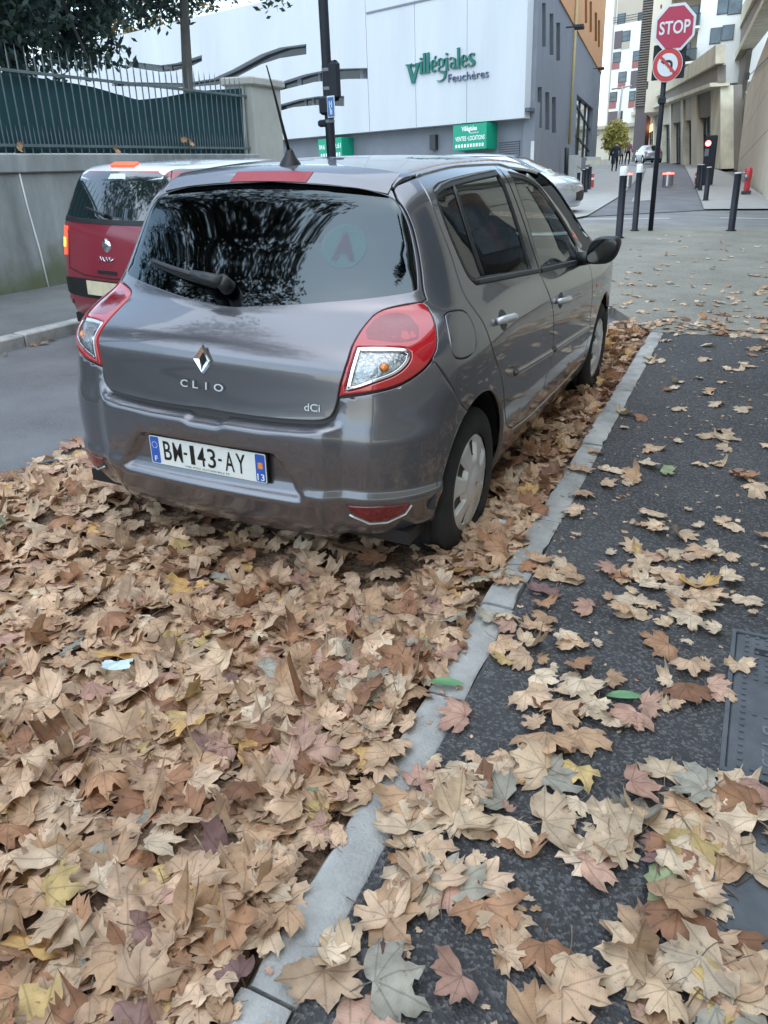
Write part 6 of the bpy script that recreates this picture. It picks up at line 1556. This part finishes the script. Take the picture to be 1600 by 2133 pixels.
    D = np.dot(CAMM[2], B-CAMC); s = D/FPX; b = MB(); b.tube([(0, 0, 0), (6*s, 0, 140*s)], [.12, .08], 8); b.obj('mast', M_LIGHTG, T, True); b = MB(); b.tube([(-15*s, 0, 138*s), (24*s, 0, 141*s)], .06, 6); b.obj('mast_arm', M_LIGHTG, T, True)
    # low wall / steps at the end of the left pavement
    a = on_ground(1233, 352); c = on_ground(1292, 350); pls = Plane(a, c); T = empty('stone_steps'); tag(T, 'low grey stone steps at the foot of the far buildings', 'steps')
    x1 = pls.st(c)[0]
    for k in range(3): box_on('step', pls, 0, x1, -.4, .30+.30*k, -1.0-.9*k, -.1-.9*k, M_CREAM2 if k % 2 else M_LIGHTG, T)
# ================================================================== trees
def foliage_mat(name, c0, c1, rough=.6):
    m = bpy.data.materials.new(name); m.use_nodes = True; t = m.node_tree; b = t.nodes['Principled BSDF']; L = t.links.new
    at = t.nodes.new('ShaderNodeVertexColor'); at.layer_name = 'tint'; L(at.outputs[0], b.inputs['Base Color']); _in(b, 'Roughness', rough)
    tl = t.nodes.new('ShaderNodeBsdfTranslucent'); L(at.outputs[0], tl.inputs[0]); mx = t.nodes.new('ShaderNodeMixShader'); mx.inputs[0].default_value = .3
    out = [n for n in t.nodes if n.type == 'OUTPUT_MATERIAL'][0]; L(b.outputs[0], mx.inputs[1]); L(tl.outputs[0], mx.inputs[2]); L(mx.outputs[0], out.inputs[0]); return m
M_FOL = foliage_mat('foliage', None, None)
M_BARK = pm('bark', (.10, .095, .085), rough=.9, var=.35, vs=6, bump=.6, bs=25, stretch=(1, 1, .3))
def tree(name, base, trunk, clumps, n, ls, cols, lab, cat='tree', grp=None, seed=1, limbs=(), r0=.16):
    r = np.random.RandomState(seed); T = empty(name, tuple(base)); tag(T, lab, cat, grp)
    b = MB(); pts = [np.array(p, float) for p in trunk]; b.tube(pts, list(np.linspace(r0, r0*.45, len(pts))), 9)
    for (cx, cy, cz, rx, ry, rz) in clumps:
        k = r.randint(len(pts)//2, len(pts)); p = pts[k]; q = np.array([cx, cy, cz]); mid = (p+q)/2+r.uniform(-.3, .3, 3); b.tube([p, mid, q], [r0*.35, r0*.22, r0*.08], 6)
    b.obj('trunk', M_BARK, T, True)
    vol = np.array([c[3]*c[4]*c[5] for c in clumps]); cnt = (n*vol/vol.sum()).astype(int)
    Vs, Fs, Cs = [], [], []; nb = 0
    for (cx, cy, cz, rx, ry, rz), m in zip(clumps, cnt):
        # twiglets: small groups of leaves, so the outline stays ragged
        g = max(1, m//9); d = r.normal(size=(g, 3)); d /= np.linalg.norm(d, axis=1)[:, None]; d *= (r.uniform(.25, 1.08, (g, 1))**.6); ctr = np.array([cx, cy, cz])+d*np.array([rx, ry, rz])
        P = np.repeat(ctr, 9, 0)+r.normal(0, ls*1.3, (g*9, 3)); k = len(P)
        a = r.normal(size=(k, 3)); a /= np.linalg.norm(a, axis=1)[:, None]; t = r.normal(size=(k, 3)); w = np.cross(a, t); w /= np.linalg.norm(w, axis=1)[:, None]
        s = ls*r.uniform(.6, 1.3, (k, 1)); V = np.stack([P-a*s, P+w*s*.45, P+a*s, P-w*s*.45], 1).reshape(-1, 3)
        c = np.array(cols)[r.randint(len(cols), size=k)]*r.uniform(.6, 1.3, (k, 1)); Vs.append(V); Cs.append(np.repeat(c, 4, 0)); f = np.arange(k*4).reshape(-1, 4)+nb; Fs.append(f); nb += k*4
    V = np.concatenate(Vs); o = mesh_obj('crown', V, np.concatenate(Fs), M_FOL, T)
    ca = o.data.color_attributes.new('tint', 'FLOAT_COLOR', 'POINT'); C = np.concatenate(Cs); ca.data.foreach_set('color', np.concatenate([C, np.ones((len(C), 1))], 1).astype(np.float32).ravel())
    return T
DKG = [(.018,.044,.036),(.028,.058,.044),(.040,.070,.048),(.018,.038,.040)]
OLV = [(.05,.065,.03),(.07,.085,.035),(.035,.05,.03)]
AUT = [(.22,.15,.05),(.26,.17,.06),(.16,.13,.05),(.10,.09,.04)]
def build_trees():
    # dark evergreen over the wall at the upper left; its low boughs hang into view
    B = np.array([-9.6, 7.4, 1.4]); CLF = []
    for (u, v, rp) in ((40,20,85),(130,10,80),(215,5,60),(10,90,70),(95,85,70),(165,75,60),(205,95,45),(60,130,45),(140,125,40),(-70,60,110),(-120,140,80),(235,40,38),(190,140,28),(20,150,30),(300,-50,90),(120,-90,120),(-10,-90,120)):
        q = on_axis(u, v, 0, -8.9+rnd.uniform(-.6, .6)); R_ = rp*np.dot(CAMM[2], q-CAMC)/FPX; CLF.append(tuple(q-B)+(R_*1.1, R_*1.1, R_))
    tree('evergreen_tree', B, [(0,0,0),(.1,0,1.6),(.1,.1,3.4),(.2,.2,5.5)], CLF+[(0,0,5.0,2.6,2.6,1.4)], 30000, .078, DKG, 'dense dark evergreen tree hanging over the fence at the upper left', grp='trees behind the fence', seed=4, r0=.22)
    # slim tree whose trunk stands behind the fence
    p = on_axis(392, 185, 0, -8.6); B = np.array([p[0], p[1], 1.4]); sl = on_axis(382, -10, 0, -8.6)-p
    top = [(0,0,0), tuple(np.array([p[0], p[1], p[2]])-B), tuple(p+sl*.5-B), tuple(p+sl-B), tuple(p+sl*1.9-B), tuple(p+sl*2.8-B)]
    tree('slim_tree', B, top, [(.2,.5,3.15,.95,.9,.38),(1.15,1.0,2.95,.55,.6,.30),(-1.2,-.6,3.5,.9,.9,.5),(0,.4,4.4,1.6,1.6,.9),(.4,-.9,3.4,.7,.7,.35)], 5200, .075, [(.03,.055,.04),(.05,.08,.05),(.04,.07,.05)], 'slim tree with a smooth grey trunk rising behind the fence', grp='trees behind the fence', seed=9, r0=.115)
    AP = CAMC+ray(285, 40)*44.0; AB = np.array([AP[0], AP[1], .4]); AZ = AP[2]-.4
    # olive and yellow shrubs between fence and white building
    tree('autumn_tree', tuple(AB), [(0,0,0),(.1,0,3),(.1,0,6)], [(0,0,AZ,3.0,3.0,1.7),(-5,.5,AZ+.6,3.4,3.0,2.2),(4.5,.4,AZ+1.4,2.6,2.4,1.6)], 7000, .15, OLV+AUT[:2], 'olive and yellow treetops showing over the white building', grp='trees behind the fence', seed=12, r0=.09)
    # small yellow-green street tree far up the ramp
    G = on_ground(1277, 344); s = np.dot(CAMM[2], G-CAMC)/FPX
    tree('street_tree', G, [(0,0,0),(0,0,24*s),(0,0,55*s)], [(0,0,56*s,16*s,14*s,20*s),(11*s,0,48*s,10*s,10*s,14*s),(-10*s,0,44*s,9*s,9*s,12*s)], 3000, .17, [(.55,.50,.14),(.62,.56,.18),(.48,.48,.16)], 'small yellow-green street tree in front of the far apartment block', grp='street trees', seed=5, r0=.12)
    # plane trees behind the photographer: they shade the lane and show in the car's glass
    tree('plane_tree', (-7.2, -3.4, 1.2), [(0,0,0),(.1,.1,2.5),(.2,.2,4.5),(.4,.4,6.8)], [(3.9,-.4,6.9,1.2,1.4,1.2),(2.4,1.2,7.0,2.0,1.9,1.4),(.2,.4,6.9,2.2,2.4,1.6),(-2.2,1.2,6.8,2.0,2.5,1.6),(1.6,3.6,7.3,2.0,1.6,1.2),(3.0,-1.9,6.8,1.7,1.5,1.3),(-3.6,2.4,5.4,2.0,2.2,1.6)], 20000, .10, [(.015,.026,.016),(.022,.032,.018),(.016,.028,.020),(.09,.06,.02)], 'plane tree with browning leaves beside the wall behind the photographer', grp='street trees', seed=14, r0=.26)
    tree('cypress_tree', (2.3, -6.4, .1), [(0,0,0),(0,0,3),(0,0,7)], [(0,0,3,.55,.55,1.6),(0,0,5,.5,.5,1.8),(0,0,7,.42,.42,1.6),(0,0,8.6,.25,.25,1.1)], 5200, .10, DKG, 'tall dark cypress standing behind the photographer', grp='street trees', seed=15, r0=.2)
# ================================================================== other cars and people
def loop_full(sf, half_front=False):
    return None
def simple_car(T, sf, paint, roofm, wheels, R, side_win, rear_win, lamps, extra=(), z1=1.36, roof=None, wscreen=None, hw=.74, lampm=None, headm=None, heads=None, doors=(), bump=None, glz=None):
    glz = glz or GL_DARK
    sf.shell('body_shell', paint, T, off=0.0, z0=.20, z1=z1, wheels=[(y, R, R+.055) for y in wheels], du=.05)
    UCx = sf.uc
    def mirr(h): return list(h)+[(2*UCx-u, z) for u, z in reversed(h)]
    if roof is not None: sf.patch('roof', roof, roofm, T, chart='top', grid=.06, off=.002, rim=(.004, .03), gap=0)
    if wscreen is not None: sf.patch('windscreen', wscreen, glz, T, chart='top', grid=.06, off=.003, rim=(.002, .01), gap=0)
    sf.patch('rear_window', mirr(rear_win), glz, T, off=.003, grid=.05, rim=(.003, .01), gap=0, corner=40)
    for mr in (False, True):
        for w in side_win: sf.patch('side_window', w, glz, T, off=.003, grid=.06, rim=(.003, .01), gap=0, mirror=mr, corner=40)
        for l in lamps: sf.patch('tail_lamp', l, lampm or REDLENS, T, off=.006, grid=.03, rim=(.004, .016), gap=0, mirror=mr, corner=40)
        if heads: sf.patch('headlamp', heads, headm or CLEARL, T, off=.006, grid=.03, rim=(.004, .016), gap=0, mirror=mr, corner=40)
        for d in doors: sf.ribbon('door_seam', d, .008, .001, BLACKP, T, off=.0008, mirror=mr)
        for wy in wheels:
            sx = -1 if mr else 1; b = MB(); Mx = Matrix.Translation((sx*(hw-.30), wy, R)) @ Matrix.Rotation(math.radians(90)*sx, 4, 'Y')
            b.lathe([(0.0, -.02), (R+.05, -.02), (R+.06, .02), (R+.06, .36)], 28, Mx, math.radians(92 if sx > 0 else -88), math.radians(268 if sx > 0 else 88)); b.obj('arch_liner', BLACKP, T, True)
            build_wheel(T, (sx*hw, wy, R), sx, R, cov=R*.66)
    b = MB(); b.box((0, (wheels[0]+wheels[1])/2, .24), (1.3, wheels[1]-wheels[0]+.9, .08)); b.obj('underbody', BLACKP, T)
GL_DARK = pm('dark_car_glass', (.012, .02, .02), rough=.03, var=0, spec=.8, coat=1.0)
def plate_on(T, sf, z, w=.26, h=.055, mat=None, off=.012, text=None):
    P, N = sf.side(np.array([(sf.uc, z)])); n = N[0]; n[0] = 0; n /= np.linalg.norm(n); x = np.array([1.0, 0, 0]); y = np.cross(x, n); y = y if y[2] > 0 else -y; c = P[0]+n*off
    b = MB(); q = [c+x*a*w+y*bb*h for a, bb in ((-1, -1), (1, -1), (1, 1), (-1, 1))]; b.prism([p-n*.008 for p in q], q); b.obj('number_plate', mat, T)
def build_red_car():
    sf = Surf(Rc=([.14,.2,.3,.45,.6,.8,.95,1.02,1.1,1.35,1.44,1.55], [-.36,-.43,-.50,-.53,-.525,-.50,-.475,-.455,-.42,-.30,-.25,-.1]),
     Rk=([.1,.5,1.0,1.4], [.12,.12,.14,.12]), Wz=([.12,.2,.35,.6,.8,.95,1.05,1.25,1.40,1.5,1.6], [.70,.77,.80,.82,.815,.795,.765,.70,.635,.56,.46]),
     Wlo=([-.7,-.3,.2,1.4,2.4,2.8,3.1], [-.06,-.015,0,0,-.01,-.05,-.12]), Whi=([-.7,-.2,.3,1.2,1.8,2.4], [-.06,-.025,0,0,-.03,-.08]),
     Hy=([-.6,-.25,0,.5,1.0,1.4,1.7,2.1,2.4,2.6,2.85,3.0], [1.40,1.445,1.462,1.482,1.485,1.46,1.40,1.16,.99,.94,.85,.6]), Fc=([.12,.25,.45,.7,.9,1.2], [2.8,2.9,2.95,2.93,2.8,2.5]), belt=(.85, 1.1), Y1=2.2, krear=(.16, .06), ktop=.07)
    T = empty('moving_car', (-2.92, 2.62, 0), math.radians(-9)); T.scale = (.95, 1, 1); tag(T, 'red hatchback with a white roof and lit brake lamps passing on the left', 'car', 'cars')
    RED = pm('car_red', (.24, .010, .026), rough=.35, var=.03, coat=1.0); WHT = pm('car_white', (.72, .76, .78), rough=.3, var=.02, coat=1.0)
    U = sf.uc
    HOT = pm('brake_glow', (.9, .1, .05), emit=(1.0, .05, .015), estr=.75, var=.0); HOTY = pm('brake_core', (1, .5, .1), emit=(1.0, .30, .03), estr=1.5, var=.0)
    ew = [(-.05,1.06),(-.02,1.33),(.5,1.39),(.92,1.395),(.92,1.02)]; fw = [(1.0,1.015),(1.0,1.395),(1.3,1.36),(1.55,1.24),(1.78,1.08),(1.85,.99)]
    simple_car(T, sf, RED, WHT, (0.0, 2.36), .285, [ew, fw], [(U,1.05),(-.65,1.05),(-.40,1.06),(-.31,1.08),(-.33,1.34),(-.43,1.375),(-.7,1.39),(U,1.395)], [[(-.40,.985),(-.31,.985),(-.255,.96),(-.25,.78),(-.31,.755),(-.40,.76)]],
        roof=[(.52,-.27),(.585,.0),(.60,.5),(.59,1.0),(.56,1.40),(.3,1.55),(0,1.58),(-.3,1.55),(-.56,1.40),(-.59,1.0),(-.60,.5),(-.585,0),(-.52,-.27),(-.3,-.30),(0,-.315),(.3,-.30)], wscreen=[(.52,1.45),(0,1.62),(-.52,1.45),(-.62,1.95),(-.6,2.3),(0,2.4),(.6,2.3),(.62,1.95)], hw=.70, lampm=HOT, z1=1.40)
    sf.patch('rear_bumper_insert', [(U,.44),(-.5,.44),(-.36,.46),(-.33,.52),(-.36,.58),(-.5,.59),(U,.595)]+[(2*U-u, z) for u, z in ((-.5,.59),(-.36,.58),(-.33,.52),(-.36,.46),(-.5,.44))], BLACKP, T, off=.006, grid=.05, rim=(.003, .01), gap=0)
    sf.patch('window_lower_band', [(U,1.015),(-.42,1.02),(-.31,1.04),(-.30,1.075),(-.40,1.058),(U,1.048)]+[(2*U-u, z) for u, z in ((-.40,1.058),(-.30,1.075),(-.31,1.04),(-.42,1.02))], BLACKP, T, off=.005, grid=.05, rim=(.002, .008), gap=0)
    sf.patch('high_brake_lamp', [(U-.15,1.425),(U-.15,1.446),(U+.15,1.446),(U+.15,1.425)], HOT, T, off=.020, grid=.05, rim=(.003, .03), gap=0)
    for mr in (False, True): sf.patch('brake_lamp_core', [(-.39,.895),(-.30,.895),(-.262,.89),(-.26,.83),(-.30,.82),(-.39,.82)], HOTY, T, off=.010, grid=.03, rim=(.002, .01), gap=0, mirror=mr)
    for mr in (False, True): sf.patch('fog_lamp', [(-.40,.36),(-.30,.37),(-.31,.42),(-.42,.41)], REDDEEP, T, off=.006, grid=.03, rim=(.002, .008), gap=0, mirror=mr)
    plate_on(T, sf, .53, .26, .055, pm('plate_pale', (.66, .58, .40), rough=.35, var=.15, vs=12), .03)  # warm tint in the plate colour stands in for an orange reflection
    sf.ribbon('tailgate_seam', [(-.36,1.40),(-.32,1.2),(-.345,1.0),(-.42,.93),(-.43,.66),(-.6,.62),(U,.615),(2*U+.6,.62),(2*U+.43,.66),(2*U+.42,.93),(2*U+.345,1.0),(2*U+.32,1.2),(2*U+.36,1.40)], .009, .001, BLACKP, T, off=.0025)
    Pw, Nw = sf.side(np.array([(U,1.07),(U-.1,1.09),(U-.28,1.12)])); b = MB(); b.tube([p+n*.03 for p, n in zip(Pw, Nw)], [.018, .012, .008], 8); b.obj('rear_wiper', BLACKP, T, True)
    sf.patch('tailgate_handle', [(U-.12,.645),(U-.12,.675),(U+.12,.675),(U+.12,.645)], BLACKP, T, off=.010, grid=.05, rim=(.003, .012), gap=0)
    # round emblem and scripted badge
    P, N = sf.side(np.array([(U, .86)])); p = P[0]; b = MB(); b.lathe([(0, .012), (.045, .010), (.055, 0)], 20, Matrix.Translation(tuple(p)) @ Matrix.Rotation(math.radians(90), 4, 'X')); b.obj('emblem', CHROME, T, True)
    pts = [(-.10,.745),(-.08,.775),(-.06,.745),(-.045,.77),(-.03,.745),(-.01,.745),(.0,.775),(.02,.745),(.04,.775),(.055,.745),(.09,.765)]
    Q, Nq = sf.side(np.array([(U+x, z) for x, z in pts])); b = MB(); b.tube([q+n*.006 for q, n in zip(Q, Nq)], .006, 5); b.obj('script_badge', CHROME, T, True)
def generic_car(name, lab, paint, loc, rz, sc=1.0):
    T = empty(name, loc, rz); tag(T, lab, 'car', 'cars'); U = UC
    ew = [(.05,1.08),(.06,1.34),(.32,1.375),(.88,1.395),(.85,1.03)]; fw = [(1.03,1.02),(1.08,1.39),(1.30,1.37),(1.50,1.315),(1.75,1.155),(1.88,1.03),(1.80,.975)]
    ws = [(.545,1.76),(.25,1.845),(0,1.855),(-.25,1.845),(-.545,1.76),(-.60,2.0),(-.66,2.3),(-.70,2.55),(-.4,2.68),(0,2.72),(.4,2.68),(.70,2.55),(.66,2.3),(.60,2.0)]
    rl = [(.50,-.02),(.55,.3),(.56,.8),(.56,1.3),(.54,1.74),(.25,1.82)]
    simple_car(T, CL, paint, paint, (RW, FW), .30, [ew, fw], GLASS, [[(-.242,1.02),(-.40,.985),(-.45,.90),(-.46,.78),(-.30,.82),(-.235,.90)]], roof=rl+[(0,1.83)]+[(-x, y) for x, y in reversed(rl)]+[(0,.0)], wscreen=ws, hw=.735, z1=1.40,
        heads=[(2.90,.64),(2.92,.77),(3.1,.80),(3.3,.755),(3.44,.70),(3.40,.64),(3.15,.625)], doors=([(1.0,1.0),(1.1,.8),(1.15,.6),(1.05,.33)], [(2.05,.95),(2.1,.6),(2.08,.33)]))
    CL.patch('bonnet', [(.70,2.57),(.4,2.70),(0,2.74),(-.4,2.70),(-.70,2.57),(-.70,2.9),(-.60,3.15),(-.3,3.25),(0,3.27),(.3,3.25),(.60,3.15),(.70,2.9)], paint, T, chart='top', grid=.05, off=.002, corner=40, rim=(.004, .02), gap=0)
    UF = CL.uf
    CL.patch('front_grille', [(3.30,.36),(3.30,.56),(UF,.60),(2*UF-3.30,.56),(2*UF-3.30,.36),(UF,.34)], BLACKP, T, off=.006, grid=.06, rim=(.003, .01), gap=0, corner=40)
    CL.patch('lower_trim', [(U,.24),(-.4,.24),(-.3,.27),(-.32,.38),(-.5,.40),(U,.40)]+[(2*U-u, z) for u, z in ((-.5,.40),(-.32,.38),(-.3,.27),(-.4,.24))], BLACKP, T, off=.005, grid=.06, rim=(.003, .01), gap=0)
    plate_on(T, CL, .50, .26, .055, WHITEP, .012)
    for sx in (1, -1):
        b = MB(); b.box((sx*.93, 1.80, 1.0), (.17, .10, .13), None, .03); b.obj('door_mirror', paint, T)
    return T
def build_cars():
    build_red_car()
    SIL = pm('car_silver', (.48, .50, .52), rough=.28, metal=.6, var=.02, coat=1.0); GRY = pm('car_pale_grey', (.42, .44, .45), rough=.3, metal=.5, var=.02, coat=1.0)
    generic_car('crossing_car', 'silver car crossing the junction, its nose showing past the parked car', SIL, (-6.25, 17.6, zg(17.3)-.055), -math.pi/2).scale = (1, 1.12, .93)
    G = on_ground(1352, 339); generic_car('distant_car', 'pale grey car parked far up the ramp by the shops', GRY, (G[0]+.2, G[1], zg(G[1])-.03), math.radians(22))
SKIN = pm('skin', (.45, .30, .23), rough=.6, var=.05); HAIR = pm('hair_dark', (.025, .02, .018), rough=.7, var=.2)
def person(u, v, hpx, top, legs, lab, stride=.25, yaw=0.0, coat=False, bag=None):
    B = on_ground(u, v); D = np.dot(CAMM[2], B-CAMC); H = hpx*D/FPX; s = H/1.75
    me = bpy.data.meshes.new('body')
    V = [(0,0,.96),(0,0,1.15),(0,-.01,1.36),(0,0,1.50),(0,.02,1.62),(0,.01,1.72),
         (.10,0,.92),(.11,stride*.5,.50),(.11,stride*.55-.10,.08),(.11,stride*.55+.06,.03), (-.10,0,.92),(-.11,-stride*.45,.50),(-.11,-stride*.95,.12),(-.11,-stride*.95+.13,.03),
         (.19,0,1.40),(.25,-.06,1.14),(.26,.08,.92),(.26,.12,.83), (-.19,0,1.40),(-.25,.05,1.14),(-.26,.12,.92),(-.26,.16,.83)]
    E = [(0,1),(1,2),(2,3),(3,4),(4,5),(0,6),(6,7),(7,8),(8,9),(0,10),(10,11),(11,12),(12,13),(2,14),(14,15),(15,16),(16,17),(2,18),(18,19),(19,20),(20,21)]
    Rr = [.15,.145,.17,.065,.095,.07,.10,.07,.05,.045,.10,.07,.05,.045,.075,.055,.042,.04,.075,.055,.042,.04]
    if coat: Rr[0] = .19; Rr[1] = .17; Rr[6] = Rr[10] = .13
    me.from_pydata([tuple(np.array(p)*s) for p in V], E, []); o = bpy.data.objects.new('tmp', me); COL.objects.link(o)
    md = o.modifiers.new('s', 'SKIN'); 
    for i, q in enumerate(me.skin_vertices[0].data): q.radius = (Rr[i]*s, Rr[i]*s*(.72 if i in (0, 1, 2) else 1)); q.use_root = (i == 0)
    sb = o.modifiers.new('b', 'SUBSURF'); sb.levels = 1; sb.render_levels = 1
    dg = bpy.context.evaluated_depsgraph_get(); m2 = bpy.data.meshes.new_from_object(o.evaluated_get(dg)); bpy.data.objects.remove(o)
    m2.materials.clear()
    for q in (legs, top, SKIN, HAIR): m2.materials.append(q)
    for p in m2.polygons:
        z = p.center.z/s; x = abs(p.center.x/s); p.use_smooth = True
        p.material_index = 2 if (1.49 < z < 1.60 or (x > .21 and z < .90)) else 3 if z >= 1.60 else (1 if z > (.72 if coat else .96) or (x > .20 and z > .85) else 0)
    T = empty('person', tuple(B), yaw); tag(T, lab, 'person', 'people walking up the ramp')
    ob = bpy.data.objects.new('body', m2); COL.objects.link(ob); ob.parent = T
    if bag:
        b = MB(); b.box((bag*s, .10*s, .70*s), (.10*s, .28*s, .34*s), None, .04*s); b.obj('carried_bag', M_LETW, T)
def build_people():
    NAVY = pm('cloth_navy', (.018, .022, .04), rough=.85, var=.15); BLK = pm('cloth_black', (.012, .012, .015), rough=.85, var=.15); WHT = pm('cloth_white', (.50, .52, .54), rough=.85, var=.1); PNK = pm('cloth_mauve', (.30, .14, .20), rough=.85, var=.1)
    person(1279, 357, 56, NAVY, BLK, 'person in a long dark navy coat striding up the left pavement', .42, .1, True)
    person(1271, 342, 36, BLK, BLK, 'person in black walking on the far left of the group', .25, .0)
    person(1293, 343, 35, WHT, BLK, 'person in a white top between the dark coat and the mauve top', .25, .1)
    person(1306, 343, 46, PNK, BLK, 'person in a mauve top carrying a white bag', .22, -.1, bag=.30)
# ================================================================== build
build_ground()
build_white_building(); build_far_building(); build_right_building(); build_wall_fence()
build_clio()
build_cars()
build_furniture()
build_people()
build_trees()
build_leaves()
